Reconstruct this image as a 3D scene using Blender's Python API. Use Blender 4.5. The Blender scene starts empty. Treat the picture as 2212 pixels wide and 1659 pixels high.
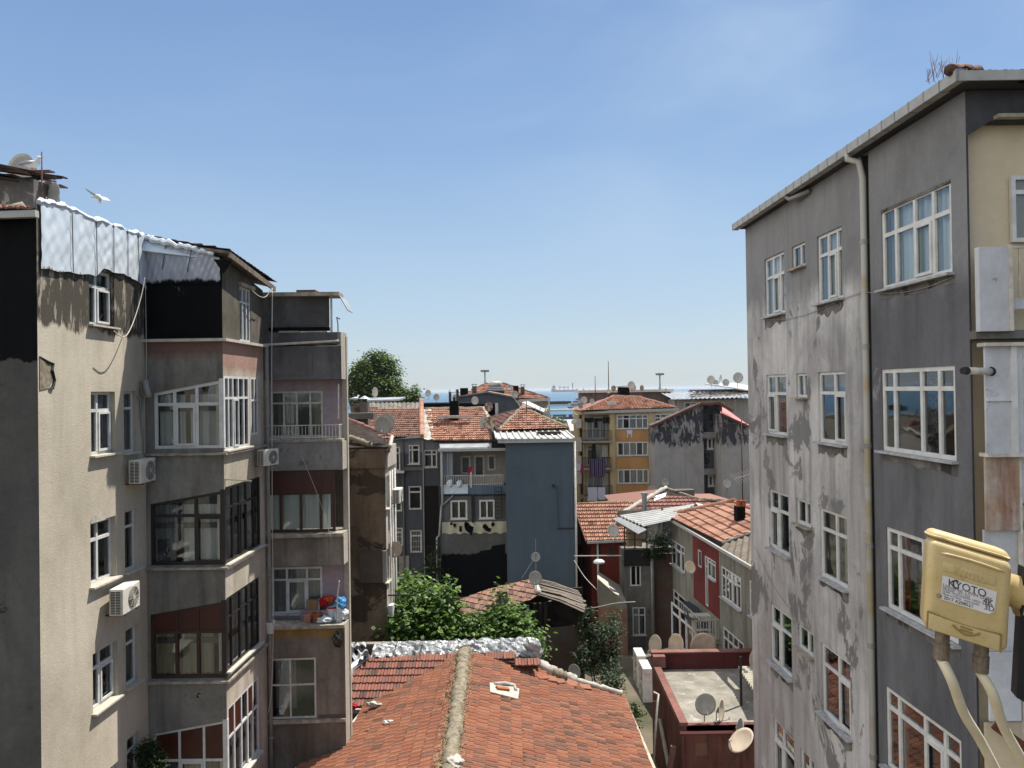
import bpy, bmesh, math, random
from mathutils import Vector as V, Matrix
R = math.radians
rnd = random.Random(7)
sc = bpy.context.scene
col = sc.collection
# ---------------------------------------------------------------- camera
CAMZ = 15.0
FPX = 1650.0                      # focal length in units where the picture is 2212 wide
cam = bpy.data.cameras.new('camera'); camo = bpy.data.objects.new('camera', cam); col.objects.link(camo)
cam.sensor_width = 36; cam.lens = 36*FPX/2212; cam.clip_start = .05; cam.clip_end = 200000
CM = Matrix.Translation((0, 0, CAMZ)) @ Matrix.Rotation(R(90+.47), 4, 'X') @ Matrix.Rotation(-.0145, 4, 'Z')
camo.matrix_world = CM
sc.camera = camo
sc.render.resolution_x = 1024; sc.render.resolution_y = 768
CR = CM.to_3x3(); CP = V((0, 0, CAMZ))
def ray(px, py):
    return CR @ V(((px-1106)/FPX, (829.5-py)/FPX, -1))
def at(px, py, Y):                # the point at distance Y seen in that direction
    r = ray(px, py); return CP + r*(Y/r.y)
def gx(px, Y):                    # ground x at horizon level
    return at(px, 843, Y).x
def hit(px, py, p, n):
    r = ray(px, py); return CP + r*((p-CP).dot(n)/r.dot(n))
# ---------------------------------------------------------------- light
SUN = V((1, .7, 2.4)).normalized()
el = math.asin(SUN.z); az = math.atan2(SUN.x, SUN.y)
w = bpy.data.worlds.new('World'); sc.world = w; w.use_nodes = True
nt = w.node_tree; nt.nodes.clear()
sky = nt.nodes.new('ShaderNodeTexSky'); sky.sky_type = 'NISHITA'; sky.sun_disc = False
sky.sun_elevation = el; sky.sun_rotation = az; sky.altitude = 30
sky.air_density = 1.0; sky.dust_density = 1.0; sky.ozone_density = 2.5
def _w():
    N = nt.nodes.new; L = nt.links.new
    def lin(h): return tuple((int(h[i:i+2], 16)/255)**2.2*SKYK for i in (1, 3, 5))+(1,)
    tc = N('ShaderNodeTexCoord'); sx = N('ShaderNodeSeparateXYZ'); L(tc.outputs['Generated'], sx.inputs[0])
    r = N('ShaderNodeValToRGB'); L(sx.outputs[2], r.inputs[0]); e = r.color_ramp.elements
    st = [(0., '#cfd9dd'), (.03, '#c8d6de'), (.09, '#bad0e1'), (.18, '#a7c4e2'), (.3, '#8eb0db'), (.45, '#7a9ed0'), (1., '#4a78bd')]
    e[0].position, e[0].color = st[0][0], lin(st[0][1]); e[1].position, e[1].color = st[-1][0], lin(st[-1][1])
    for p, c in st[1:-1]: q = e.new(p); q.color = lin(c)
    def mul(c, k):
        m = N('ShaderNodeMix'); m.data_type = 'RGBA'; m.blend_type = 'MULTIPLY'; m.inputs[0].default_value = 1; L(c, m.inputs[6]); m.inputs[7].default_value = (k, k, k, 1); return m.outputs[2]
    def rng(v, a_, b_, c_, d_):
        m = N('ShaderNodeMapRange'); m.interpolation_type = 'SMOOTHSTEP'; L(v, m.inputs[0])
        for i, x in enumerate((a_, b_, c_, d_)): m.inputs[i+1].default_value = x
        return m.outputs[0]
    def mixc(f, a_, b_, mode='MIX'):
        m = N('ShaderNodeMix'); m.data_type = 'RGBA'; m.blend_type = mode
        if isinstance(f, float): m.inputs[0].default_value = f
        else: L(f, m.inputs[0])
        for i, q in ((6, a_), (7, b_)):
            if isinstance(q, tuple): m.inputs[i].default_value = q
            else: L(q, m.inputs[i])
        return m.outputs[2]
    base = mixc(.8, mul(sky.outputs[0], .1), r.outputs[0])
    # thin high cirrus, denser to the right
    mp = N('ShaderNodeMapping'); L(tc.outputs['Generated'], mp.inputs[0]); mp.inputs['Scale'].default_value = (1.2, 1, 3.2); mp.inputs['Rotation'].default_value = (0, .35, 0)
    nz = N('ShaderNodeTexNoise'); L(mp.outputs[0], nz.inputs['Vector']); nz.inputs['Scale'].default_value = 1.7; nz.inputs['Detail'].default_value = 7; nz.inputs['Roughness'].default_value = .5; nz.inputs['Distortion'].default_value = .5
    def mth(op, a_, b_):
        m = N('ShaderNodeMath'); m.operation = op
        for i, q in enumerate((a_, b_)):
            if isinstance(q, float): m.inputs[i].default_value = q
            else: L(q, m.inputs[i])
        return m.outputs[0]
    ci = mth('MULTIPLY', rng(nz.outputs[0], .38, .72, .0, 1.), rng(sx.outputs[0], -.25, .6, .15, .75))
    base = mixc(ci, base, lin('#bcd4ee'))
    # bright fill added to the unseen sky left, behind and overhead, to lift shade
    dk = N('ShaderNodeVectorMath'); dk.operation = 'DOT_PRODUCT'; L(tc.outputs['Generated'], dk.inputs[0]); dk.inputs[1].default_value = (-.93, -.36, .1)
    side_fill = mth('MULTIPLY', rng(dk.outputs['Value'], .3, .75, .0, 1.), rng(sx.outputs[2], -.05, .15, .0, 1.))
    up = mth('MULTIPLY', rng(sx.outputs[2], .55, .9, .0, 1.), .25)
    base = mixc(mth('MAXIMUM', side_fill, up), base, tuple(q*SKYK for q in SKY_FILL)+(1,))
    g = mixc(rng(sx.outputs[2], -.02, .0, .0, 1.), (.12*SKYK, .12*SKYK, .115*SKYK, 1), base)
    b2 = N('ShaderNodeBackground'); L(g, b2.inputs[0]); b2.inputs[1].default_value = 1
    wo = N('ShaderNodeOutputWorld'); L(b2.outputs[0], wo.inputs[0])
EXPO = .7; SKYK = 1/2**EXPO; SKY_FILL = (1.9, 1.87, 1.82)
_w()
sl = bpy.data.lights.new('sun', 'SUN'); sl.energy = 5.0; sl.angle = R(.53); sl.color = (1, .95, .87)
so = bpy.data.objects.new('sun', sl); col.objects.link(so)
so.rotation_euler = (-SUN).to_track_quat('-Z', 'Y').to_euler()
sc.view_settings.view_transform = 'Standard'; sc.view_settings.look = 'None'
sc.view_settings.exposure = EXPO; sc.view_settings.gamma = 1
# ---------------------------------------------------------------- object helpers
def tag(o, label=None, cat=None, group=None, kind=None):
    if label: o['label'] = label
    if cat: o['category'] = cat
    if group: o['group'] = group
    if kind: o['kind'] = kind
    return o
def thing(name, label, cat, loc=(0, 0, 0), group=None, rotz=0, scale=1):
    o = bpy.data.objects.new(name, None); col.objects.link(o); o.empty_display_size = .3
    o.location = loc; o.rotation_euler.z = rotz; o.scale = (scale,)*3
    return tag(o, label, cat, group)
def base_of(o):
    p = V((0, 0, 0))
    while o is not None:
        p = p + o.location; o = o.parent
    return p
class MB:
    def __init__(s): s.v = []; s.f = []; s.m = []; s.t = []
    def vs(s, pts):
        k = len(s.v); s.v += [V(p) for p in pts]; return k
    def face(s, pts, m=0, t=.5):
        k = s.vs(pts); s.f.append(tuple(range(k, k+len(pts)))); s.m.append(m); s.t.append(t)
    def idx(s, f, m=0, t=.5): s.f.append(tuple(f)); s.m.append(m); s.t.append(t)
    def hexa(s, p, m=0, t=.5):    # 8 points: bottom 4 ccw, top 4 ccw
        k = s.vs(p)
        for f in ((0,3,2,1),(4,5,6,7),(0,1,5,4),(1,2,6,5),(2,3,7,6),(3,0,4,7)):
            s.idx([k+i for i in f], m, t)
        return s
    def box(s, a, b, m=0, t=.5):
        x0,y0,z0 = a; x1,y1,z1 = b
        return s.hexa([(x0,y0,z0),(x1,y0,z0),(x1,y1,z0),(x0,y1,z0),(x0,y0,z1),(x1,y0,z1),(x1,y1,z1),(x0,y1,z1)], m, t)
    def bar(s, a, b, w, h=None, m=0, up=(0,0,1), t=.5):   # square bar between two points
        a = V(a); b = V(b); h = h or w; d = (b-a).normalized(); u = V(up)
        if abs(d.dot(u)) > .98: u = V((1, 0, 0))
        x = d.cross(u).normalized()*w/2; y = x.cross(d).normalized()*h/2
        return s.hexa([a-x-y, a+x-y, b+x-y, b-x-y, a-x+y, a+x+y, b+x+y, b-x+y], m, t)
    def tube(s, pts, r, n=8, m=0, cap=True, t=.5):
        pts = [V(p) for p in pts]; N = len(pts); rs = r if isinstance(r, (list, tuple)) else [r]*N
        rings = []; up = V((0, 0, 1)); x = None
        for i, p in enumerate(pts):
            d = (pts[min(i+1, N-1)]-pts[max(i-1, 0)]).normalized()
            if x is None:
                x = d.cross(up if abs(d.z) < .95 else V((1, 0, 0))).normalized()
            else: x = (x-d*x.dot(d)).normalized()
            y = d.cross(x)
            rings.append(s.vs([p+(x*math.cos(a)+y*math.sin(a))*rs[i] for a in [2*math.pi*k/n for k in range(n)]]))
        for i in range(N-1):
            for k in range(n):
                s.idx((rings[i]+k, rings[i]+(k+1)%n, rings[i+1]+(k+1)%n, rings[i+1]+k), m, t)
        if cap:
            s.idx([rings[0]+k for k in range(n)][::-1], m, t); s.idx([rings[-1]+k for k in range(n)], m, t)
        return s
    def prism(s, pts, d, m=0, t=.5):   # polygon extruded by vector d
        d = V(d); n = len(pts); k = s.vs(pts); j = s.vs([V(p)+d for p in pts])
        s.idx([k+i for i in range(n)][::-1], m, t); s.idx([j+i for i in range(n)], m, t)
        for i in range(n): s.idx((k+i, k+(i+1)%n, j+(i+1)%n, j+i), m, t)
        return s
    def grid(s, fn, nu, nv, m=0, t=.5):
        k = s.vs([fn(i/nu, j/nv) for j in range(nv+1) for i in range(nu+1)])
        for j in range(nv):
            for i in range(nu):
                a = k+j*(nu+1)+i; s.idx((a, a+1, a+nu+2, a+nu+1), m, t)
        return s
    def build(s, name, mats, parent=None, smooth=False, recalc=True):
        me = bpy.data.meshes.new(name)
        off = base_of(parent) if parent is not None else V((0, 0, 0))
        me.from_pydata([tuple(p-off) for p in s.v], [], s.f)
        if not isinstance(mats, (list, tuple)): mats = [mats]
        for m in mats: me.materials.append(m)
        me.polygons.foreach_set('material_index', s.m)
        at_ = me.attributes.new('tint', 'FLOAT', 'FACE'); at_.data.foreach_set('value', s.t)
        if recalc:
            bm = bmesh.new(); bm.from_mesh(me); bmesh.ops.recalc_face_normals(bm, faces=bm.faces); bm.to_mesh(me); bm.free()
        if smooth:
            me.polygons.foreach_set('use_smooth', [True]*len(me.polygons))
        me.update()
        o = bpy.data.objects.new(name, me); col.objects.link(o); o.parent = parent
        return o
def copy_tree(o, parent=None):
    c = o.copy(); col.objects.link(c); c.parent = parent
    for ch in list(o.children): copy_tree(ch, c)
    return c
# ---------------------------------------------------------------- materials
def rgb(h):
    if isinstance(h, (tuple, list)): return tuple(h)+((1,) if len(h) == 3 else ())
    h = h.lstrip('#'); c = [int(h[i:i+2], 16)/255 for i in (0, 2, 4)]
    return tuple((x/12.92 if x <= .04045 else ((x+.055)/1.055)**2.4) for x in c)+(1,)
class MT:
    def __init__(s, name, rough=.85, spec=.3, metal=0):
        s.m = bpy.data.materials.new(name); s.m.use_nodes = True; s.nt = s.m.node_tree
        s.b = s.nt.nodes['Principled BSDF']; s.b.inputs['Roughness'].default_value = rough
        s.b.inputs['Specular IOR Level'].default_value = spec; s.b.inputs['Metallic'].default_value = metal
        s._pos = None
    def n(s, ty, **kw):
        x = s.nt.nodes.new(ty)
        for k, v in kw.items(): setattr(x, k, v)
        return x
    def L(s, a, b): s.nt.links.new(a, b)
    @property
    def pos(s):
        if not s._pos: s._pos = s.n('ShaderNodeNewGeometry').outputs['Position']
        return s._pos
    def obj(s): return s.n('ShaderNodeTexCoord').outputs['Object']
    def vmul(s, v, k):
        x = s.n('ShaderNodeVectorMath', operation='MULTIPLY'); s.L(v, x.inputs[0]); x.inputs[1].default_value = k; return x.outputs[0]
    def noise(s, scale=1, detail=6, k=None, vec=None, rough=.55, off=0, dist=0):
        v = vec or s.pos
        k = k or (1, 1, 1)
        x = s.n('ShaderNodeMapping'); s.L(v, x.inputs[0]); x.inputs['Scale'].default_value = k; x.inputs['Location'].default_value = (off, off*.7, off*1.3)
        q = s.n('ShaderNodeTexNoise'); s.L(x.outputs[0], q.inputs['Vector']); q.inputs['Scale'].default_value = scale
        q.inputs['Detail'].default_value = detail; q.inputs['Roughness'].default_value = rough; q.inputs['Distortion'].default_value = dist
        return q.outputs['Fac']
    def val(s, a, lo, hi, o0=0., o1=1.):
        x = s.n('ShaderNodeMapRange'); x.inputs['From Min'].default_value = lo; x.inputs['From Max'].default_value = hi
        x.inputs['To Min'].default_value = o0; x.inputs['To Max'].default_value = o1
        s.L(a, x.inputs['Value']); return x.outputs[0]
    def math(s, op, a, b=None):
        x = s.n('ShaderNodeMath', operation=op)
        for i, q in enumerate((a, b)):
            if q is None: continue
            if isinstance(q, (int, float)): x.inputs[i].default_value = q
            else: s.L(q, x.inputs[i])
        return x.outputs[0]
    def mix(s, fac, a, b, mode='MIX'):
        x = s.n('ShaderNodeMix', data_type='RGBA', blend_type=mode)
        if isinstance(fac, (int, float)): x.inputs[0].default_value = fac
        else: s.L(fac, x.inputs[0])
        for i, q in ((6, a), (7, b)):
            if hasattr(q, 'default_value') and hasattr(q, 'links'): s.L(q, x.inputs[i])
            else: x.inputs[i].default_value = rgb(q)
        return x.outputs[2]
    def sep(s, i):
        x = s.n('ShaderNodeSeparateXYZ'); s.L(s.pos, x.inputs[0]); return x.outputs[i]
    def col(s, c):
        if hasattr(c, 'links'): s.L(c, s.b.inputs['Base Color'])
        else: s.b.inputs['Base Color'].default_value = rgb(c)
        return s
    def bump(s, h, dist=.01, strength=.6):
        x = s.n('ShaderNodeBump'); x.inputs['Distance'].default_value = dist; x.inputs['Strength'].default_value = strength
        s.L(h, x.inputs['Height']); s.L(x.outputs[0], s.b.inputs['Normal']); return s
def plaster(name, c1, c2, c3=None, thr=.5, soft=.06, size=.6, streak=.35, c3thr=.62, c3k=(1, 1, 1), bands=(), off=0, grain=.12, bumpd=.012, streakc=None, c3size=1.2, gr=.3, grime=.45):
    """weathered render: c1 base, c2 large worn patches, c3 flaked spots, vertical dirt runs, bands = [(z, colour, raggedness, soft, above?)]"""
    m = MT(name, .92, .15)
    def dg(h):
        if h is None: return None
        c = rgb(h); l = .3*c[0]+.55*c[1]+.15*c[2]; return tuple(x*(1-gr)+l*gr for x in c[:3])
    c1, c2, c3, streakc = dg(c1), dg(c2), dg(c3), dg(streakc); bands = [(b_[0], dg(b_[1]), *b_[2:5], dg(b_[5]) if len(b_) > 5 else None) for b_ in bands]
    n1 = m.noise(size, 8, (1, 1, .8), off=off, rough=.62, dist=.4)
    c = m.mix(m.val(n1, thr-soft, thr+soft), c1, c2)
    n2 = m.noise(1, 5, (3.2, 3.2, .32), off=off+5, rough=.6)
    sc_ = streakc or c2
    c = m.mix(m.math('MULTIPLY', m.val(n2, .48, .66), streak), c, sc_)
    if c3:
        n3 = m.noise(c3size, 9, c3k, off=off+11, rough=.68, dist=.6)
        c = m.mix(m.val(n3, c3thr-.015, c3thr+.015), c, c3)
    zz = m.sep(2)
    for (z, colr, rag, sf, above, fleck) in bands:
        if fleck: colr = m.mix(m.val(m.noise(1, 8, (7, 7, 1.4), off=off+2, rough=.7), .55, .6), colr, fleck)
        nb = m.noise(1, 9, (2.6, 2.6, .55), off=off+z, rough=.7)
        q = m.math('ADD', zz, m.math('MULTIPLY', m.math('SUBTRACT', nb, .5), rag*2))
        c = m.mix(m.val(q, z-sf, z+sf) if above else m.val(q, z-sf, z+sf, 1., 0.), c, colr)
    if grime:   # soot and damp: broad blotches plus runs down the wall, part of the surface
        ga = m.val(m.noise(.55, 7, (1, 1, .7), off=off+21, rough=.68, dist=.5), .47, .66)
        gb = m.math('MULTIPLY', m.val(m.noise(1, 6, (2.2, 2.2, .16), off=off+31, rough=.65), .46, .68), .9)
        gf = m.math('MULTIPLY', m.math('MAXIMUM', ga, gb), grime)
        c = m.mix(gf, c, m.mix(1, c, (.42, .41, .4), 'MULTIPLY'))
    g = m.noise(9, 6, off=off, rough=.7)
    c = m.mix(1, c, m.mix(m.val(g, .3, .7), (1-grain, 1-grain, 1-grain), (1+grain, 1+grain, 1+grain)), 'MULTIPLY')
    m.col(c); m.bump(m.math('ADD', m.noise(25, 5, off=off), m.math('MULTIPLY', n1, .8)), bumpd, .6)
    return m.m
def simple(name, c, c2=None, rough=.6, spec=.4, metal=0, size=6, amt=.5, bumpd=0, k=None, thr=.5, soft=.15):
    m = MT(name, rough, spec, metal)
    n = m.noise(size, 5, k)
    if c2: cc = m.mix(m.math('MULTIPLY', m.val(n, thr-soft, thr+soft), amt), c, c2)
    else: cc = m.mix(m.val(n, .3, .7), [x*.9 for x in rgb(c)[:3]], [min(1, x*1.08) for x in rgb(c)[:3]])
    m.col(cc)
    if bumpd: m.bump(n, bumpd, .6)
    return m.m
def tilemat(name, c1, c2, c3, dark, darkthr=.64, lichen=.5, k=.56, gr=.3):
    def dim(h):
        c = rgb(h); l = (c[0]+c[1]+c[2])/3; return tuple((x*(1-gr)+l*gr)*k for x in c[:3])
    c1, c2, c3, dark = dim(c1), dim(c2), dim(c3), dim(dark)
    m = MT(name, .85, .2)
    a = m.n('ShaderNodeAttribute', attribute_name='tint').outputs['Fac']
    c = m.mix(m.val(a, 0, .6), c1, c2); c = m.mix(m.val(a, .6, .82), c, c3)
    c = m.mix(m.math('MULTIPLY', m.val(a, .93, .97), .6), c, dark)
    n = m.noise(.9, 8, rough=.65)
    c = m.mix(m.math('MULTIPLY', m.val(n, darkthr-.1, darkthr+.08), lichen), c, dark)
    g = m.noise(14, 5, rough=.7)
    c = m.mix(1, c, m.mix(m.val(g, .3, .7), (.82, .82, .82), (1.15, 1.15, 1.15)), 'MULTIPLY')
    m.col(c); m.bump(g, .01, .5)
    return m.m
M = {}
M['tile_red'] = tilemat('tile_red', '#ac6443', '#bf7850', '#9d6a52', '#62503f', .63, .5, k=.6, gr=.2)
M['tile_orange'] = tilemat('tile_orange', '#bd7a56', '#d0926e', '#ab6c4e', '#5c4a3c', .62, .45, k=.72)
M['tile_old'] = tilemat('tile_old', '#a06a50', '#b27a5c', '#8b6453', '#574a40', .6, .5, k=.68)
M['tile_pink'] = tilemat('tile_pink', '#b0705c', '#bb7c66', '#a3685a', '#6a4f45', .68, .4)
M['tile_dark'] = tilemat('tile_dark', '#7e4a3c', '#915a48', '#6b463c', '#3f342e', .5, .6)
M['pvc'] = simple('white_pvc', '#c6c6c3', '#8f8b82', .4, .4, size=5, amt=.35)
M['pvc_old'] = simple('aged_white_frame', '#c2bdb2', '#7d776c', .5, .3, size=7, amt=.5)
M['brownframe'] = simple('brown_frame', '#3b2014', '#24150e', .5, .4, size=6)
M['blackframe'] = simple('dark_frame', '#1c1714', '#2b2320', .45, .4, size=6)
M['brownpanel'] = simple('brown_panel', '#431a0b', '#2c1108', .45, .4, size=3)
M['sill'] = simple('marble_sill', '#a9aaac', '#6d6a66', .6, .4, size=9, amt=.6)
M['sillwhite'] = simple('white_sill', '#b7b2a6', '#8a8375', .7, .3, size=7, amt=.5)
M['ledge'] = simple('concrete_ledge', '#a49c8c', '#5b554c', .9, .2, size=5, amt=.7, bumpd=.01)
M['concrete'] = simple('concrete', '#8d877c', '#5a554d', .92, .2, size=2.2, amt=.8, bumpd=.01)
M['interior'] = simple('dim_interior', '#5a5249', '#3a352f', .9, .1, size=2)
M['darkint'] = simple('dark_interior', '#221f1c', '#151311', .9, .1, size=2)
M['metal_grey'] = simple('grey_metal', '#8b8d8c', '#5d5a55', .45, .5, .3, size=8, amt=.5)
M['gutter'] = simple('pale_gutter', '#a3a29d', '#7f7d76', .5, .4, size=6, amt=.5)
M['pipe'] = simple('cream_pipe', '#b3a98f', '#827a66', .55, .4, size=4, amt=.6, k=(1, 1, .4))
M['pipe_grey'] = simple('grey_pipe', '#8f8e8a', '#5f5c57', .55, .4, size=4, amt=.6, k=(1, 1, .4))
M['iron'] = simple('dark_iron', '#26221f', '#3d2a20', .6, .4, size=12, amt=.5)
M['rust'] = simple('rusty_iron', '#5b3522', '#2f211a', .8, .3, size=12, amt=.7)
M['black'] = simple('black_rubber', '#101010', '#1c1b1a', .6, .4, size=9)
M['cable_w'] = simple('white_cable', '#b9b4a8', '#8c877c', .5, .4, size=12)
M['acwhite'] = simple('ac_casing', '#cdc9be', '#9a8f7d', .45, .4, size=3, amt=.45)
M['wood'] = simple('weathered_wood', '#7b7266', '#463f37', .9, .2, size=3, amt=.9, k=(1, 8, 1), bumpd=.01)
M['wooddark'] = simple('dark_wood', '#3a3029', '#201a16', .9, .2, size=3, amt=.9)
M['zinc'] = simple('zinc_sheet', '#b9bcbd', '#83827c', .42, .5, .5, size=1.5, amt=.6)
M['whitemetal'] = simple('white_sheet_metal', '#b4b4b1', '#8a8881', .5, .4, .0, size=2, amt=.5)
M['cement'] = simple('cement_mortar', '#8d8473', '#5a5243', .95, .1, size=9, amt=.8, bumpd=.02)
M['cementwhite'] = simple('white_mortar', '#b3aea3', '#7c766b', .9, .2, size=5, amt=.6, bumpd=.02)
M['dish'] = simple('dish_paint', '#a9a79f', '#7d7a72', .5, .4, size=4, amt=.5)
M['dishrust'] = simple('rusty_dish', '#a59c8a', '#7b4a26', .6, .3, size=6, amt=.9, thr=.52, soft=.04)
M['dishbeige'] = simple('beige_dish_paint', '#b9a893', '#938471', .5, .4, size=4, amt=.5)
M['dishback'] = simple('dark_dish_back', '#4b4641', '#342f2b', .6, .3, size=6, amt=.5)
M['glassdark'] = simple('dark_glass', '#11161a', '#1c2226', .08, .5, size=2)
M['terracotta'] = simple('terracotta', '#9a5a38', '#7a452c', .8, .2, size=12)
M['brick'] = None
def glassmat():
    m = MT('window_glass'); nt = m.nt; nt.nodes.remove(m.b)
    gl = m.n('ShaderNodeBsdfGlossy'); gl.inputs['Roughness'].default_value = .03; gl.inputs['Color'].default_value = (.9, .95, 1, 1)
    tr = m.n('ShaderNodeBsdfTransparent'); tr.inputs['Color'].default_value = (.86, .9, .9, 1)
    fr = m.n('ShaderNodeFresnel'); fr.inputs['IOR'].default_value = 1.65
    mx = m.n('ShaderNodeMixShader'); m.L(m.math('MULTIPLY', fr.outputs[0], 1.6), mx.inputs[0]); m.L(tr.outputs[0], mx.inputs[1]); m.L(gl.outputs[0], mx.inputs[2])
    q = m.noise(.9, 3); b = m.n('ShaderNodeBump'); b.inputs['Distance'].default_value = .01; b.inputs['Strength'].default_value = .35
    m.L(q, b.inputs['Height']); m.L(b.outputs[0], gl.inputs['Normal'])
    o = nt.nodes['Material Output']; m.L(mx.outputs[0], o.inputs[0]); return m.m
M['glass'] = glassmat()
def curtmat(name, c, amt=.5):
    m = MT(name, .9, .1); x = m.noise(1, 4, (14, 14, .3)); m.col(m.mix(m.val(x, .35, .65), c, [q*.75 for q in rgb(c)[:3]])); return m.m
M['curtain'] = curtmat('white_curtain', '#d8d6cc')
M['curtain_beige'] = curtmat('beige_curtain', '#a39779')
M['curtain_grey'] = curtmat('grey_curtain', '#8f9391')
M['curtain_blue'] = curtmat('pale_blue_curtain', '#e2ecf0')
def foilmat(name, tear=None, tearc='#141210', base='#bcc3c8', metal=.5, seed=0):
    metal *= .45; m = MT(name, .42, .5, metal)
    n = m.noise(1.6, 4, (1, 1, .7), dist=1.6, off=seed, rough=.45); n2 = m.noise(7, 4, dist=1.5, off=seed)
    c = m.mix(m.val(n, .35, .68), base, [min(1, q*1.25) for q in rgb(base)[:3]])
    if tear:
        z = m.sep(2); t = m.noise(1, 9, (4, 4, .9), rough=.75, off=seed)
        q = m.math('ADD', z, m.math('MULTIPLY', m.math('SUBTRACT', t, .5), tear[1]*2))
        f = m.val(q, tear[0]-.03, tear[0]+.03, 1., 0.)
        c = m.mix(f, c, tearc); m.L(m.math('MULTIPLY', m.math('SUBTRACT', 1., f), metal), m.b.inputs['Metallic'])
        m.L(m.val(f, 0, 1, .3, .85), m.b.inputs['Roughness'])
    m.col(c); m.bump(m.math('ADD', m.math('MULTIPLY', n, 1.2), m.math('MULTIPLY', n2, .12)), .035, .5); return m.m
M['foil'] = foilmat('aluminium_foil_membrane')
def brickmat(name, c1, c2, mortar, sc_=1, over=None):
    m = MT(name, .9, .2)
    sx = m.n('ShaderNodeSeparateXYZ'); m.L(m.pos, sx.inputs[0])
    cx = m.n('ShaderNodeCombineXYZ'); m.L(m.math('ADD', sx.outputs[0], sx.outputs[1]), cx.inputs[0]); m.L(sx.outputs[2], cx.inputs[1])
    b = m.n('ShaderNodeTexBrick'); m.L(cx.outputs[0], b.inputs['Vector']); b.inputs['Scale'].default_value = sc_
    b.inputs['Color1'].default_value = rgb(c1); b.inputs['Color2'].default_value = rgb(c2); b.inputs['Mortar'].default_value = rgb(mortar)
    b.inputs['Brick Width'].default_value = .24; b.inputs['Row Height'].default_value = .08; b.inputs['Mortar Size'].default_value = .012
    c = m.mix(m.val(m.noise(1.2, 8, rough=.65), .42, .62), b.outputs[0], over or mortar); m.col(c); m.bump(b.outputs['Fac'], .01, -.5); return m.m
M['brick'] = brickmat('old_brick', '#6a4436', '#57392e', '#5d544b')
M['brickred'] = brickmat('red_brick', '#64271c', '#5a2118', '#4b2019', 1, '#5e261c')
# ---------------------------------------------------------------- facade helpers
class Fr:
    """vertical plane through two plan points, facing the camera side"""
    def __init__(s, a, b, flip=False):
        s.o = V((a[0], a[1], 0)); d = V((b[0]-a[0], b[1]-a[1], 0)); s.len = d.length; s.u = d.normalized()
        n = V((s.u.y, -s.u.x, 0))
        if n.dot(V((0, 0, 0))-V((a[0], a[1], 0))) < 0: n = -n
        s.n = -n if flip else n
    def p(s, u, z, d=0): return s.o+s.u*u+V((0, 0, z))+s.n*d
    def uz(s, px, py):
        q = hit(px, py, s.o, s.n); return (q-s.o).dot(s.u), q.z
    def fbox(s, mb, u0, u1, z0, z1, d0, d1, m=0, t=.5):
        mb.hexa([s.p(u0,z0,d0), s.p(u1,z0,d0), s.p(u1,z0,d1), s.p(u0,z0,d1), s.p(u0,z1,d0), s.p(u1,z1,d0), s.p(u1,z1,d1), s.p(u0,z1,d1)], m, t)
def face(px0, Y0, px1, Y1, flip=False):
    return Fr((gx(px0, Y0), Y0), (gx(px1, Y1), Y1), flip)
def wall(fr, u0, u1, z0, z1, holes, mats, parent, name='wall', rec=.18, z1b=None, room=.9, th=0):
    """wall sheet with real openings, reveals and a dim room behind every opening"""
    mb = MB(); zt = max(z1, z1b if z1b is not None else z1)
    us = sorted({u0, u1, *[h[0] for h in holes], *[h[1] for h in holes]}); zs = sorted({z0, zt, *[h[2] for h in holes], *[h[3] for h in holes]})
    us = [u for u in us if u0-1e-6 <= u <= u1+1e-6]; zs = [z for z in zs if z0-1e-6 <= z <= zt+1e-6]
    for i in range(len(us)-1):
        for j in range(len(zs)-1):
            cu = (us[i]+us[i+1])/2; cz = (zs[j]+zs[j+1])/2
            if any(h[0] < cu < h[1] and h[2] < cz < h[3] for h in holes): continue
            a, b, c, d = us[i], us[i+1], zs[j], zs[j+1]
            if z1b is not None:
                za = z1+(z1b-z1)*(a-u0)/(u1-u0); zb = z1+(z1b-z1)*(b-u0)/(u1-u0)
                if c >= max(za, zb)-1e-6: continue
                mb.face([fr.p(a, min(c, za)), fr.p(b, min(c, zb)), fr.p(b, min(d, zb)), fr.p(a, min(d, za))])
            else: mb.face([fr.p(a, c), fr.p(b, c), fr.p(b, d), fr.p(a, d)])
    for (a, b, c, d) in holes:
        r = -rec-.02
        for q in ([(a,c,0),(a,d,0),(a,d,r),(a,c,r)], [(b,c,0),(b,d,0),(b,d,r),(b,c,r)], [(a,c,0),(b,c,0),(b,c,r),(a,c,r)], [(a,d,0),(b,d,0),(b,d,r),(a,d,r)]):
            mb.face([fr.p(*x) for x in q])
        R2 = r-room
        if room:
            for q in ([(a,c,r),(a,d,r),(a,d,R2),(a,c,R2)], [(b,c,r),(b,d,r),(b,d,R2),(b,c,R2)], [(a,c,r),(b,c,r),(b,c,R2),(a,c,R2)], [(a,d,r),(b,d,r),(b,d,R2),(a,d,R2)], [(a,c,R2),(b,c,R2),(b,d,R2),(a,d,R2)]):
                mb.face([fr.p(*x) for x in q], 1)
    return mb.build(name, [mats, M['interior']], parent, recalc=False)
def curtain(fr, u0, u1, z0, z1, d, mat, parent, amp=.03, per=.16, taper=0):
    mb = MB(); n = max(6, int((u1-u0)/per*6)); ph = rnd.random()*6
    def fn(a, b):
        uu = u0+(u1-u0)*a
        if taper: uu = u0+(u1-u0)*a*(1-taper*(1-b))
        return fr.p(uu, z0+(z1-z0)*b, d+amp*math.sin(a*(u1-u0)/per*2*math.pi+ph)+amp*.4*math.sin(a*17+ph))
    mb.grid(fn, n, 3); return mb.build('curtain', mat, parent, smooth=True, recalc=False)
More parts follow.
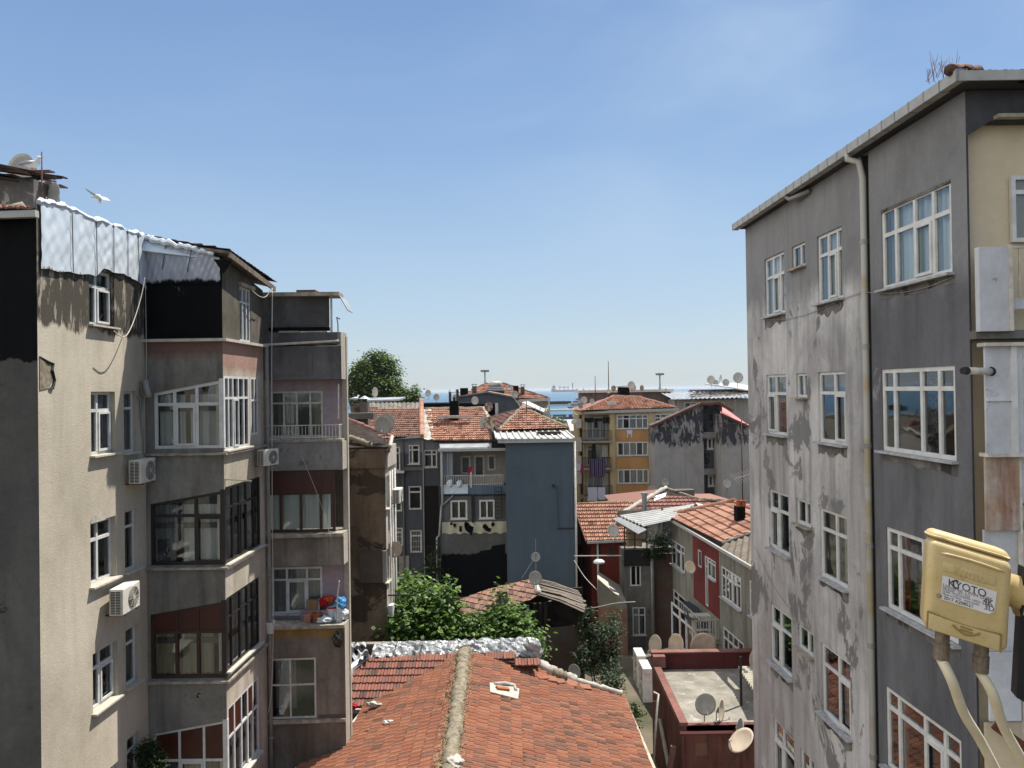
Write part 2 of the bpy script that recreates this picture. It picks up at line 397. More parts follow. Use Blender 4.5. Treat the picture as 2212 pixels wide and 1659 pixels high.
def window(fr, h, parent, cols=(.5,), tr=.72, fm='pvc', cur=None, cm='curtain', rec=.18, sill='sill', w=.06, sillout=.12, panels=(), opened=None, ztr=None, bars=False, label=None, nopane=False):
    """h=(u0,u1,z0,z1); cols = mullion fractions, tr = transom height fraction, cur = [(from,to)] fractions curtained"""
    u0, u1, z0, z1 = h; W = u1-u0; H = z1-z0; d0, d1 = -rec, -rec+.06
    mb = MB(); F = lambda a, b, c, d, x=0: fr.fbox(mb, a, b, c, d, d0+x, d1+x)
    zl = z1; zr = ztr if ztr is not None else z1       # right-hand top may be lower/higher
    zat = lambda u: zl+(zr-zl)*(u-u0)/W
    F(u0, u0+w, z0, zat(u0+w/2)-.001); F(u1-w, u1, z0, zat(u1-w/2)-.001)
    F(u0+w, u1-w, z0, z0+w)
    mb.hexa([fr.p(u0+w,zat(u0+w)-w,d0), fr.p(u1-w,zat(u1-w)-w,d0), fr.p(u1-w,zat(u1-w)-w,d1), fr.p(u0+w,zat(u0+w)-w,d1),
             fr.p(u0+w,zat(u0+w),d0), fr.p(u1-w,zat(u1-w),d0), fr.p(u1-w,zat(u1-w),d1), fr.p(u0+w,zat(u0+w),d1)])
    zt = z0+H*tr if tr else None
    if zt: F(u0+w, u1-w, zt-w/2, zt+w/2, .003)
    xs = [u0]+[u0+W*c for c in cols]+[u1]
    for x in xs[1:-1]: F(x-w/2, x+w/2, z0+w, zat(x)-w, .006)
    # casement frames on some lights
    if opened is not None and W > .5:
        a, b = xs[opened]+w/2, xs[opened+1]-w/2; top = (zt or z1)-w/2
        ww = w*.7
        for q in ((a, a+ww, z0+w, top), (b-ww, b, z0+w, top), (a+ww, b-ww, z0+w, z0+w+ww), (a+ww, b-ww, top-ww, top)): fr.fbox(mb, *q, d1, d1+.03)
    win = mb.build('window', M[fm], parent)
    if label: win['label'] = label
    g = MB(); dd = d0+.03
    g.face([fr.p(u0+w*.5, z0+w*.5, dd), fr.p(u1-w*.5, z0+w*.5, dd), fr.p(u1-w*.5, zat(u1)-w*.5, dd), fr.p(u0+w*.5, zat(u0)-w*.5, dd)])
    if not nopane: g.build('pane', M['glass'], win, recalc=False)
    for (c0, c1, lo, hi, mm) in panels:      # solid infill panels, given as fractions
        p = MB(); a = u0+W*c0; b = u0+W*c1
        p.hexa([fr.p(a, z0+H*lo, dd+.004), fr.p(b, z0+H*lo, dd+.004), fr.p(b, z0+H*lo, dd+.014), fr.p(a, z0+H*lo, dd+.014),
                fr.p(a, min(z0+H*hi, zat(a)-w*.4), dd+.004), fr.p(b, min(z0+H*hi, zat(b)-w*.4), dd+.004), fr.p(b, min(z0+H*hi, zat(b)-w*.4), dd+.014), fr.p(a, min(z0+H*hi, zat(a)-w*.4), dd+.014)])
        p.build('infill_panel', M[mm], win)
    for cc in (cur or []):
        c0, c1 = cc[0], cc[1]; m2 = cc[2] if len(cc) > 2 else cm
        if c1-c0 > 0: curtain(fr, u0+w+(W-2*w)*c0, u0+w+(W-2*w)*c1, z0+w, min(zat(u0), zat(u1))-w*.6, d0-.09, M[m2], win, taper=cc[3] if len(cc) > 3 else 0)
    if bars:
        bb = MB()
        for k in range(1, 7): u = u0+W*k/7; bb.bar(fr.p(u, z0, -.04), fr.p(u, z1, -.04), .02)
        for k in range(1, 4): z = z0+H*k/4; bb.bar(fr.p(u0, z, -.045), fr.p(u1, z, -.045), .02)
        bb.build('window_grille', M['pvc_old'], win)
    if sill:
        s = MB(); fr.fbox(s, u0-.06, u1+.06, z0-.04, z0-.001, -rec+.061, sillout); s.build('sill', M[sill], win)
    return win
def PX(fr, px0, px1, pt, pb):     # opening from picture corners (heights read at px0)
    a, zt = fr.uz(px0, pt); _, zb = fr.uz(px0, pb); b, _ = fr.uz(px1, pt)
    if b < a: a, b = b, a
    return (a, b, zb, zt)
def inpoly(p, poly):
    c = False; n = len(poly)
    for i in range(n):
        a, b = poly[i], poly[(i+1) % n]
        if (a[1] > p[1]) != (b[1] > p[1]) and p[0] < (b[0]-a[0])*(p[1]-a[1])/(b[1]-a[1])+a[0]: c = not c
    return c
def tiles(pts, down, mat, parent, tw=.23, tl=.36, name='tiled_roof', th=.035, jitter=1., under='wooddark', missing=0., convex=True, slab=.07, rib=.018, stagger=.5, seed=1):
    """clay tile field over the planar polygon pts; down = direction of fall (world vector)"""
    rn = random.Random(seed)
    pts = [V(p) for p in pts]; n = V((0, 0, 0))
    for i in range(len(pts)): n += (pts[i]-pts[0]).cross(pts[(i+1) % len(pts)]-pts[0])
    n.normalize()
    if n.z < 0: n = -n
    o = pts[0]; v = V(down); v = (v-n*v.dot(n)).normalized(); u = n.cross(v)
    P2 = [((p-o).dot(u), (p-o).dot(v)) for p in pts]
    ua = min(p[0] for p in P2); ub = max(p[0] for p in P2); va = min(p[1] for p in P2); vb = max(p[1] for p in P2)
    bm = bmesh.new(); lay = bm.faces.layers.float.new('tint')
    prof = [(0, 0), (.12, rib), (.3, rib*.3), (.5, rib*.25), (.68, rib), (.84, rib), (1, 0)]
    r0 = int(math.floor(va/tl))-1; r1 = int(math.ceil(vb/tl))+1; c0 = int(math.floor(ua/tw))-2; c1 = int(math.ceil(ub/tw))+1
    for r in range(r0, r1):
        vv = tl*r; st = (r % 2)*tw*stagger; rowz = rn.uniform(-.004, .004)*jitter
        rowt = rn.uniform(-.05, .05)
        for c in range(c0, c1):
            uu = tw*c+st
            cc = (uu+tw/2, vv+tl/2)
            if not (-tw < cc[0]-ua < ub-ua+tw): continue
            if rn.random() < missing: continue
            if not convex and not inpoly(cc, P2): continue
            j = rn.uniform(-.006, .006)*jitter; jz = rn.uniform(0, .008)*jitter+rowz; sk = rn.uniform(-.012, .012)*jitter
            t = min(1, max(0, rn.random()+rowt))
            top = []; bot = []; low = []
            for (f, hh) in prof:
                x = uu+f*tw*.985; top.append(bm.verts.new(o+u*x+v*(vv-.03)+n*(.008+hh+jz)))
                bot.append(bm.verts.new(o+u*(x+sk)+v*(vv+tl+j)+n*(.008+th+hh+jz)))
                low.append(bm.verts.new(o+u*(x+sk)+v*(vv+tl+j)+n*(.004+hh*.6+jz)))
            for k in range(len(prof)-1):
                for f in ((top[k], top[k+1], bot[k+1], bot[k]), (bot[k], bot[k+1], low[k+1], low[k])):
                    ff = bm.faces.new(f[::-1]); ff[lay] = t
            ff = bm.faces.new((top[0], bot[0], low[0])); ff[lay] = t
            ff = bm.faces.new((top[-1], low[-1], bot[-1])); ff[lay] = t
    if convex:
        cen = sum(pts, V((0, 0, 0)))/len(pts)
        for i in range(len(pts)):
            a, b = pts[i], pts[(i+1) % len(pts)]; e = (b-a)
            if e.length < 1e-4: continue
            pn = e.cross(n).normalized()
            if pn.dot(cen-a) > 0: pn = -pn
            bmesh.ops.bisect_plane(bm, geom=bm.verts[:]+bm.edges[:]+bm.faces[:], plane_co=a+pn*.03, plane_no=pn, clear_outer=True)
    me = bpy.data.meshes.new(name); off = base_of(parent) if parent else V((0, 0, 0))
    bmesh.ops.translate(bm, verts=bm.verts, vec=-off); bm.to_mesh(me); bm.free()
    me.materials.append(mat)
    ob = bpy.data.objects.new(name, me); col.objects.link(ob); ob.parent = parent
    if slab:
        s = MB(); s.prism([p-n*slab for p in pts], n*(slab-.002)); so_ = s.build('roof_deck', M[under], parent)
    return ob
def caps(a, b, mat, parent, r=.1, seg=.38, name='ridge_tiles', lump=.4):
    mb = MB(); a = V(a); b = V(b); n = max(1, int((b-a).length/seg)); d = (b-a)/n
    for i in range(n):
        q = V((0, 0, rnd.uniform(-.01, .015))); rr = r*(1+rnd.uniform(-.1, .1)*lump)
        mb.tube([a+d*i+q, a+d*(i+1.08)+q+V((0, 0, .012))], [rr*.86, rr*1.05], 10, t=rnd.random())
    return mb.build(name, mat, parent, smooth=False)
def mortar(a, b, r, mat, parent, name='ridge_mortar', step=.09, seed=3, flat=.6):
    rn = random.Random(seed); a = V(a); b = V(b); n = max(4, int((b-a).length/step)); pts = []; rs = []
    for i in range(n+1):
        pts.append(a+(b-a)*i/n+V((rn.uniform(-1, 1)*r*.22, rn.uniform(-1, 1)*r*.1, rn.uniform(-1, 1)*r*.16))); rs.append(r*rn.uniform(.78, 1.18))
    return MB().tube(pts, rs, 11).build(name, mat, parent, smooth=True)
def corrug(pts4, mat, parent, name='corrugated_sheet', per=.18, amp=.03, th=.0, along='u', nv=1, seams=0):
    """corrugated sheet: bilinear patch a,b (top edge) c,d (bottom edge); ribs run from top edge to bottom edge"""
    a, b, c, d = [V(p) for p in pts4]; L = (b-a).length; nu = max(8, int(L/per*6)); nn = (b-a).cross(d-a).normalized()
    if nn.z < 0: nn = -nn
    mb = MB()
    def fn(x, y, o=0):
        p = (a+(b-a)*x)*(1-y)+(d+(c-d)*x)*y
        return p+nn*(amp*math.sin(x*L/per*2*math.pi)-o)
    mb.grid(lambda x, y: fn(x, y), nu, nv); mb.grid(lambda x, y: fn(x, y, .012), nu, nv)
    return mb.build(name, mat, parent, smooth=True, recalc=False)
# ================================================================ the setting
def build_setting():
    m = MT('ground_soil', .95, .1)
    m.col(m.mix(m.val(m.noise(.25, 8), .4, .6), '#6b6255', '#4a4a3a')); m.bump(m.noise(3, 6), .05)
    mb = MB(); ys = [-30, 20, 60, 100, 200, 330, 430]; zs = [0, 0, 0, -.4, -1.6, -2.6, -3.4]
    xs = [-600, -150, -60, -25, 0, 25, 60, 150, 600]
    for j in range(len(ys)-1):
        for i in range(len(xs)-1):
            mb.face([(xs[i], ys[j], zs[j]), (xs[i+1], ys[j], zs[j]), (xs[i+1], ys[j+1], zs[j+1]), (xs[i], ys[j+1], zs[j+1])])
    tag(mb.build('ground', m.m), kind='structure')
    s = MT('sea_water', .3, .4)
    s.col(s.mix(s.val(s.noise(.004, 5, (1, 3, 1)), .35, .65), '#2f5469', '#3a6077'))
    s.bump(s.math('ADD', s.noise(.5, 5, (1, 2, 1)), s.noise(.05, 4, (1, 3, 1))), 1.2, .5)
    mb = MB(); ys = [425, 2000, 12000, 120000]
    for j in range(3):
        W0 = ys[j]*1.6+2000; W1 = ys[j+1]*1.6+2000
        mb.face([(-W0, ys[j], -3), (W0, ys[j], -3), (W1, ys[j+1], -3), (-W1, ys[j+1], -3)])
    tag(mb.build('sea', s.m), kind='structure')
    # quay, breakwater
    mb = MB(); mb.box((-300, 415, -3.3), (300, 432, -1.9)); tag(mb.build('quay', M['concrete']), kind='structure')
build_setting()
# ================================================================ near left block
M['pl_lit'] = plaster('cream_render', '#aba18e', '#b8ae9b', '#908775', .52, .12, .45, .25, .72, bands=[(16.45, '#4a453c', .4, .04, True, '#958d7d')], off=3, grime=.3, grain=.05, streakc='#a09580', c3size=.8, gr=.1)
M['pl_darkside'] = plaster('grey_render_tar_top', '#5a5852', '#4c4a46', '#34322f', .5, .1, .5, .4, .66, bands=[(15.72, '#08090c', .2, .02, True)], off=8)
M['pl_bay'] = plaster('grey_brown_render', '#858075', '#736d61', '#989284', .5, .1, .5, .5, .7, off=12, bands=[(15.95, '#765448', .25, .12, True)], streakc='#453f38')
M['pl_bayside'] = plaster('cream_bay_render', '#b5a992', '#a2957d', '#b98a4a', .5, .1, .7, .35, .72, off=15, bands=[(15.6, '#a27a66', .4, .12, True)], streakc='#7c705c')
M['tar'] = plaster('black_tar', '#07080b', '#0b0c0f', '#57524a', .5, .1, .8, .2, .69, off=21, grain=.05, c3size=2.6)
M['pl_slate'] = plaster('weathered_boarding', '#6e655a', '#57503f', '#8d8674', .5, .1, 1.2, .6, .66, off=25)
M['foil_tear'] = foilmat('torn_foil_membrane', tear=(17.52, .34), seed=2, tearc='#4a453c')
M['foil_tear'].node_tree.nodes['Principled BSDF'].inputs['Specular IOR Level'].default_value = .2
M['foil_tear_b'] = foilmat('torn_foil_over_tar', tear=(17.85, .22), seed=9, base='#8f9198', metal=.45, tearc='#07080b')
M['foil_tear_b'].node_tree.nodes['Principled BSDF'].inputs['Specular IOR Level'].default_value = .12
L0x, L1x = gx(-80, 14.8), gx(82, 14.8)
def build_left():
    b = thing('apartment_block', 'tall cream block with glazed bay, black tar and foil wrapped top floor, nearest left', 'apartment building', (L1x-2, 17, 0))
    # lit street side
    fa = face(82, 14.8, 313, 18.9)
    H = {}
    for k, q in dict(w1=(192,246,577,700), w2=(196,248,846,985), w3=(195,250,1130,1269), w4=(200,254,1414,1542), w5=(203,258,1690,1820),
                     a2=(267,293,845,979), a3=(269,296,1104,1238), a4=(271,298,1362,1488), a5=(274,300,1600,1720)).items(): H[k] = PX(fa, *q)
    zt = 17.84
    wall(fa, 0, fa.len, 0, zt, list(H.values()), M['pl_lit'], b)
    for k, h in H.items():
        big = k[0] == 'w'
        if big: window(fa, h, b, cols=(.42,), tr=.7, cur=[(0, 1, 'curtain_grey')] if k in ('w2', 'w1') else [(0, .45, 'curtain_grey')], rec=.17, sill='sillwhite', w=.07, opened=1 if k != 'w3' else None)
        else: window(fa, h, b, cols=(), tr=.72, cur=[(0, 1, 'curtain_grey')], rec=.14, sill='sillwhite', w=.06)
    # foil skirt round the top: wrinkled sheets over the wall, rising to the roof edge
    A, zA = fa.uz(84, 437); B, zB = fa.uz(313, 512)
    _, z0a = fa.uz(88, 565); _, z0b = fa.uz(300, 600)
    rn = random.Random(4); mb = MB(); NU, NV = 70, 16
    seams = [0, .235, .45, .62, .77, .89, 1.0]
    zb0 = z0a-.12
    def fn(x, y):
        top = zA+(zB-zA)*x+.03*math.sin(x*43); bot = 17.5+(.14*x/.45 if x < .45 else .14+.2*min(1, (x-.45)/.07) if x < .8 else .34-.2*(x-.8)/.2)+.015*math.sin(x*37)
        d = .035+.010*math.sin(x*51+y*9)*math.sin(y*7+x*23)+.006*math.sin(x*90-y*21)+.012*abs(math.sin(x*19-y*6+math.sin(y*5)))
        for s in seams:
            if abs(x-s) < .012: d -= .02
        return fa.p(A+(B-A)*x, bot+(top-bot)*y, d+.02)
    mb.grid(fn, NU, NV); mb.build('foil_membrane', M['foil_tear'], b, smooth=True)
    for s in seams[1:]:
        q = MB(); q.bar(fn(s, 0)+fa.n*.03, fn(s, 1)+fa.n*.03, .018, .01); q.build('membrane_seam', M['iron'], b)
    # wall behind foil
    mb = MB(); mb.face([fa.p(0, zt), fa.p(fa.len, zt), fa.p(fa.len, zB-.04), fa.p(0, zA-.04)]); mb.build('attic_wall', M['pl_slate'], b)
    # end wall facing the viewer
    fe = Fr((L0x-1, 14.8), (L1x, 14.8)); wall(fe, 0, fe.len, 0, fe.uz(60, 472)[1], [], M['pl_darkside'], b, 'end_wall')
    # chipped corner patch
    mb = MB(); cs = [fa.uz(*p) for p in ((84,775),(108,790),(112,820),(104,838),(84,843))]
    mb.prism([fa.p(u+.01, z, .003) for u, z in cs], fa.n*.012); mb.build('broken_render_patch', M['cement'], b)
    mb = MB(); ck = [fa.uz(*p) for p in ((84,770),(104,783),(114,786),(110,800),(117,822),(112,838),(104,842))]
    mb.tube([fa.p(u, z, .012) for u, z in ck], [.01,.03,.03,.045,.03,.04,.01], 6); mb.build('deep_crack', M['black'], b)
    # roof over the end part with gutter
    zg = fe.uz(60, 472)[1]
    g = MB(); p0 = at(-60, 467, 14.6); p1 = at(80, 462, 14.6); g.bar(p0, p1, .12, .13); g.build('gutter', M['gutter'], b)
    e0 = V((L0x-1, 14.55, zg+.12)); e1 = V((L1x+.02, 14.55, zg+.12))
    tiles([e0, e1, e1+V((-2.6, 2.6, .73)), e0+V((0, 2.6, .73))], (0, -1, -.28), M['tile_pink'], b, seed=5)
    rg = MB(); q0 = at(10, 452, 14.9); q1 = at(52, 455, 15.1); rg.tube([q0+V((-.6,.3,0)), q0+V((0,.2,.05)), (q0+q1)/2+V((0,.2,.1)), q1+V((0,.1,-.02))], [.05, .1, .12, .06], 8); rg.build('ridge_mortar', M['cement'], b, smooth=True)
    # roof crest of crumpled foil along the street side and across the bay
    mb = MB(); pts = []; rs = []
    cr = [(84,437),(110,440),(150,452),(200,474),(250,490),(300,507),(330,517),(380,530),(430,541),(470,553)]
    for i in range(len(cr)-1):
        for k in range(6):
            f = k/6; px = cr[i][0]+(cr[i+1][0]-cr[i][0])*f; py = cr[i][1]+(cr[i+1][1]-cr[i][1])*f
            if px < 313: u, z = fa.uz(px, py); p = fa.p(u, z, .02)
            else: p = at(px, py, 18.86)
            pts.append(p+V((rn.uniform(-.02, .02), rn.uniform(-.02, .02), rn.uniform(-.03, .03)))); rs.append(rn.uniform(.05, .09))
    mb.tube(pts, rs, 7); mb.build('crumpled_foil_crest', M['foil'], b)
    # ---- bay front
    fb = face(313, 18.9, 482, 18.9); U1 = fb.uz(482, 843)[0]
    ft = lambda px, py: fb.uz(px, py)
    zledge = ft(400, 733)[1]; ztop0 = ft(313, 510)[1]; ztop1 = ft(482, 556)[1]
    W1 = PX(fb, 332, 480, 823, 970); W2 = PX(fb, 324, 480, 1063, 1222); W3 = PX(fb, 324, 480, 1302, 1467); W4 = PX(fb, 330, 480, 1560, 1740)
    W1, W2, W3, W4 = [(h[0], U1-.045, h[2], h[3]) for h in (W1, W2, W3, W4)]
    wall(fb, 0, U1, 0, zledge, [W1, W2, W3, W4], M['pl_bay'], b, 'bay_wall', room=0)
    for h in (W1, W2, W3, W4):          # the soffit drops to the left: a wedge of render over each window
        dz = .3; mb = MB(); mb.prism([fb.p(h[0], h[3]-dz, -.1), fb.p(h[1], h[3], -.1), fb.p(h[0], h[3], -.1)], fb.n*.098); mb.build('sloping_lintel', M['pl_bay'], b)
    lp = dict(rec=.09, sill='sillwhite', ztr=None)
    def slw(h, **kw):
        return window(fb, (h[0], h[1], h[2], h[3]-.3), b, ztr=h[3], rec=.09, sill=None, **kw)
    slw(W1, cols=(.3, .63), tr=.68/.84*.98, fm='pvc', w=.075, cur=[(0, .42), (.5, 1)], opened=1)
    w2 = slw(W2, cols=(.62,), tr=.8, fm='blackframe', w=.07, cur=[(.0, .3, 'curtain_grey'), (.42, .6), (.62, .98)], opened=1)
    slw(W3, cols=(.35, .64), tr=.72, fm='brownframe', w=.075, cur=[(.0, .34, 'curtain_beige'), (.4, .62, 'curtain_beige'), (.66, .85, 'curtain_beige')], panels=[(.02, .98, .73, 1.2, 'brownpanel')])
    slw(W4, cols=(.36, .7), tr=.62, fm='pvc', w=.06, cur=[(.36, .68, 'curtain_beige'), (.7, 1, 'curtain_beige')], panels=[(.02, .98, .63, 1.2, 'brownpanel')], opened=1)
    # ---- bay side along the street
    sx, sy = gx(482, 18.9), 18.9; Ys = 21.75; fs = Fr((sx, sy), (sx+.03*(Ys-sy), Ys)); US = fs.len
    zls = fs.uz(484, 735)[1]
    S1 = PX(fs, 486, 537, 812, 973); S1b = PX(fs, 541, 556, 815, 940); S2 = PX(fs, 485, 561, 1053, 1220); S3 = PX(fs, 484, 559, 1296, 1456); S4 = PX(fs, 484, 559, 1537, 1720)
    S1, S2, S3, S4 = [(.045, h[1], h[2], h[3]) for h in (S1, S2, S3, S4)]
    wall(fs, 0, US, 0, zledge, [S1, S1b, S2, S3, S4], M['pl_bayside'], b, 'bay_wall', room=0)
    mb = MB(); c0 = fb.p(0, 0, -.95); mb.box((c0.x, 19.86, 0), (sx-.85, 21.7, zledge-.05))
    for z in (0.2, 3.05, 5.95, 8.85, 11.7, 14.6): mb.box((c0.x, 18.98, z), (sx-.03, 21.7, z+.12))
    mb.build('inner_wall', M['interior'], b)
    window(fs, S1, b, cols=(.17, .34, .56, .78), tr=.7, w=.06, rec=.06, cur=[(.0, .5, 'curtain_grey')], sill='sillwhite', opened=2)
    window(fs, S1b, b, cols=(.5,), tr=.6, w=.05, rec=.06, cur=[(0, 1, 'curtain_grey')], sill=None)
    window(fs, S2, b, cols=(.2, .38, .58, .8), tr=.72, w=.06, rec=.06, fm='blackframe', cur=[(.0, .98, 'curtain')], sill='sillwhite', opened=2)
    window(fs, S3, b, cols=(.15, .4, .62, .8), tr=.72, w=.05, rec=.06, fm='blackframe', cur=[(.0, .9, 'curtain')], sill='sillwhite')
    window(fs, S4, b, cols=(.2, .42, .62, .8), tr=.62, w=.06, rec=.06, fm='pvc', cur=[(0, 1)], sill='sillwhite', panels=[(.02, .42, .63, .98, 'brownpanel'), (.6, .8, .63, .98, 'brownpanel')])
    for h, s_, mt_ in ((W1, S1, 'pvc'), (W2, S2, 'blackframe'), (W3, S3, 'blackframe'), (W4, S4, 'pvc')):
        mb = MB(); c_ = fb.p(U1, 0); z1c = min(h[3], s_[3]); mb.box((c_.x-.1, 18.888, h[2]+.001), (c_.x+.014, 18.99, z1c+.04)); mb.build('corner_post', M[mt_], b)
    for (px, py, w_, h_) in ((198, 1131, .55, .2), (270, 1105, .28, .15)):
        u, z = fa.uz(px, py); rn = random.Random(px); n = 12
        mb = MB(); mb.prism([fa.p(u-.03, z, .001)]+[fa.p(u-.03+w_*i/n, z+h_*rn.uniform(.45, 1), .001) for i in range(n+1)]+[fa.p(u-.03+w_, z, .001)], fa.n*.006); mb.build('mortar_smear', M['cementwhite'], b)
    # ledges under each row of bay windows, wrapping the corner
    for h, s in ((W1, S1), (W2, S2), (W3, S3)):
        mb = MB(); z = min(h[2], s[2])
        fb.fbox(mb, -.02, U1+.1, z-.1, z-.045, -.05, .1); fs.fbox(mb, -.1+.001, US, z-.1+.001, z-.046, -.05, .1)
        mb.build('ledge', M['ledge'], b)
    mb = MB(); fb.fbox(mb, -.02, U1+.1, zledge-.06, zledge+.01, -.05, .13); fs.fbox(mb, -.1, US+.05, zledge-.059, zledge+.009, -.05, .13); mb.build('ledge', M['sillwhite'], b)
    # ---- top storey of the bay: tar wall with torn foil, weathered side with a tall window
    mb = MB(); mb.face([fb.p(0, zledge, -.02), fb.p(U1, zledge, -.02), fb.p(U1, ztop1, -.02), fb.p(0, ztop0, -.02)]); mb.build('attic_wall', M['tar'], b)
    mb = MB(); zf0 = ft(330, 592)[1]; zfb = zf0-.26
    def fn2(x, y):
        top = ztop0+(ztop1-ztop0)*x*.97-.03; return fb.p(.02+(U1-.06)*x, zfb+(top-zfb)*y, .012+.014*math.sin(x*37+y*5)*math.sin(y*7+x*11)+.008*math.sin(x*90-y*13))
    mb.grid(fn2, 60, 14); mb.build('foil_membrane', M['foil_tear_b'], b, smooth=True)
    for s in (.3, .63):
        q = MB(); q.bar(fn2(s-.06, .35)+fb.n*.02, fn2(s, 1)+fb.n*.02, .018, .01); q.build('membrane_seam', M['iron'], b)
    T = PX(fs, 517, 541, 618, 738)
    ztb = fs.uz(566, 627)[1]; zta = fs.uz(486, 560)[1]
    wall(fs, 0, US, zledge, zta, [(T[0], T[1], zledge+.02, T[3])], M['pl_slate'], b, 'attic_wall', z1b=ztb)
    window(fs, (T[0], T[1], zledge+.02, T[3]), b, cols=(.33, .66), tr=.72, w=.05, rec=.08, cur=[(0, 1, 'curtain_grey')], sill=None)
    mb = MB(); fs.fbox(mb, T[0]-.12, T[1]+.12, T[3], T[3]+.09, -.02, .1); mb.build('lintel', M['ledge'], b)
    # eave board over the side and low pitched roof behind
    p = [at(462, 556, 18.7), at(500, 562, 18.75), at(588, 620, 21.6)]
    ea = fs.p(-.15, zta+.05, .25); eb = fs.p(US+.15, ztb+.05, .3)
    mb = MB(); mb.bar(ea, eb, .05, .14); mb.build('eave_board', M['wood'], b)
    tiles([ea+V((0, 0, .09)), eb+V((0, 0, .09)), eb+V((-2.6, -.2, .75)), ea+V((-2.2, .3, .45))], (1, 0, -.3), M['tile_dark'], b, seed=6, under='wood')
    mb = MB(); mb.prism([at(461, 560, 18.82), at(500, 562, 18.82), at(482, 590, 18.82)], (0, .06, 0)); mb.build('broken_eave_corner', M['tar'], b)
    # bodies: roof slab closing the block so that light does not pass through
    mb = MB(); zr = min(zA, zB)-.3
    rp = [V((L0x-1, 15.5, zg-.1)), fa.p(0, zA-.12, -.05), fa.p(fa.len, zB-.12, -.05), fb.p(0, ztop0-.06, -.02), fb.p(U1-.05, ztop1-.06, -.05), fs.p(US, ztb-.05, -.05), V((L0x-1, 21.75, zg+.4))]
    c = V((L1x-1.5, 18.5, zg+.3))
    for i in range(len(rp)): mb.face([rp[i], rp[(i+1) % len(rp)], c])
    mb.build('roof', M['foil'], b)
    mb = MB(); back = V((0, 0, 0))
    mb.face([(L0x-1, 21.7, 0), tuple(fs.p(US, 0)), tuple(fs.p(US, ztb)), (L0x-1, 21.7, zg+.4)]); mb.face([(L0x-1, 14.8, 0), (L0x-1, 21.7, 0), (L0x-1, 21.7, zg+.4), (L0x-1, 14.8, zg)])
    mb.build('back_wall', M['concrete'], b)
    # drainpipe elbows in the recess and downpipe at the end of the bay side
    mb = MB(); q = [at(307, 826, 18.7), at(314, 824, 18.6), at(317, 840, 18.55), at(322, 858, 18.6)]
    mb.tube([q[0]+V((0, 0, -.35)), q[0], q[1], q[2], q[3]], .075, 10); mb.build('drain_elbow', M['pipe_grey'], b, smooth=True)
    mb = MB(); mb.tube([at(303, 850, 18.75)+V((.04, 0, 0)), at(304, 980, 18.75)+V((.04, 0, 0))], .035, 8); mb.tube([at(296, 852, 18.4), at(303, 862, 18.6), at(304, 975, 18.75)], .02, 6); mb.build('downpipe', M['pipe_grey'], b, smooth=True)
    q = fs.p(US-.02, 0, .09)
    mb = MB(); mb.tube([(q.x, q.y, 0), (q.x, q.y, zls-.15), (q.x, q.y, zls)], .055, 10)
    for z in (3, 5.2, 7.5, 9.8, 12, 14): mb.tube([(q.x, q.y, z), (q.x, q.y, z+.09)], .068, 10)
    mb.build('downpipe', M['pipe_grey'], b, smooth=True)
    # drying arms and brackets
    mb = MB(); mb.bar(fs.uz(484, 1036) and fs.p(fs.uz(484, 1036)[0]+.05, fs.uz(484, 1036)[1], 0), fs.p(.5, fs.uz(484, 1036)[1]-.1, .5), .035); mb.build('bracket', M['pipe'], b)
    # stain on the pale parapet
    mb = MB()
    for (px, py, r) in ((401, 1502, .06), (415, 1505, .05), (424, 1497, .1), (432, 1503, .09), (425, 1508, .08), (436, 1493, .05), (393, 1505, .04), (410, 1499, .03), (440, 1500, .03)):
        u, z = fb.uz(px, py); mb.prism([fb.p(u+r*rnd.uniform(.6, 1.3)*math.cos(a), z+r*.7*rnd.uniform(.6, 1.3)*math.sin(a), .001) for a in [k*math.pi/5 for k in range(10)]], fb.n*.004)
    mb.build('flaked_patch', M['concrete'], b)
    # extra objects ---------------------------------------------------
    return b, fa, fb, fs
LB, fA, fB, fS = build_left()
# cables across the facade
def cable(label, pts, r=.008, mat='cable_w', cat='cable', smooth=6, group=None, name='cable'):
    P = [V(p) for p in pts]; out = []
    for i in range(len(P)-1):
        a = P[max(i-1, 0)]; b = P[i]; c = P[i+1]; d = P[min(i+2, len(P)-1)]
        for k in range(smooth):
            t = k/smooth; out.append(.5*((2*b)+(c-a)*t+(2*a-5*b+4*c-d)*t*t+(3*b-a-3*c+d)*t**3))
    out.append(P[-1])
    mb = MB(); mb.tube(out, r, 6); return tag(mb.build(name, M[mat], smooth=True), label, cat, group)
cable('thin white cable looping from the foil edge down to the top left window sill', [at(313, 600, 18.5), at(305, 640, 18.3), at(290, 690, 17.9), at(275, 722, 17.5), at(262, 727, 17.2), at(246, 715, 16.9)], .012)
cable('slack white cable hanging between the eave corner and the balcony block', [at(545, 628, 20.4), at(560, 640, 20.8), at(574, 641, 21.2), at(586, 624, 21.4)], .012)
cable('long vertical cord hanging from the eave corner down past every balcony', [at(588, 622, 21.5), at(587, 800, 21.5), at(588, 1100, 21.5), at(590, 1300, 21.5), at(588, 1470, 21.5), at(580, 1540, 21.5)], .012)
cable('thin wire slanting across the brown enclosed balcony', [at(652, 985, 21.8), at(690, 1080, 21.8), at(716, 1165, 21.75)], .006)
cable('thin cable running down the cream wall beside the drain elbow', [at(313, 560, 18.75), at(316, 740, 18.78), at(316, 830, 18.78)], .008)
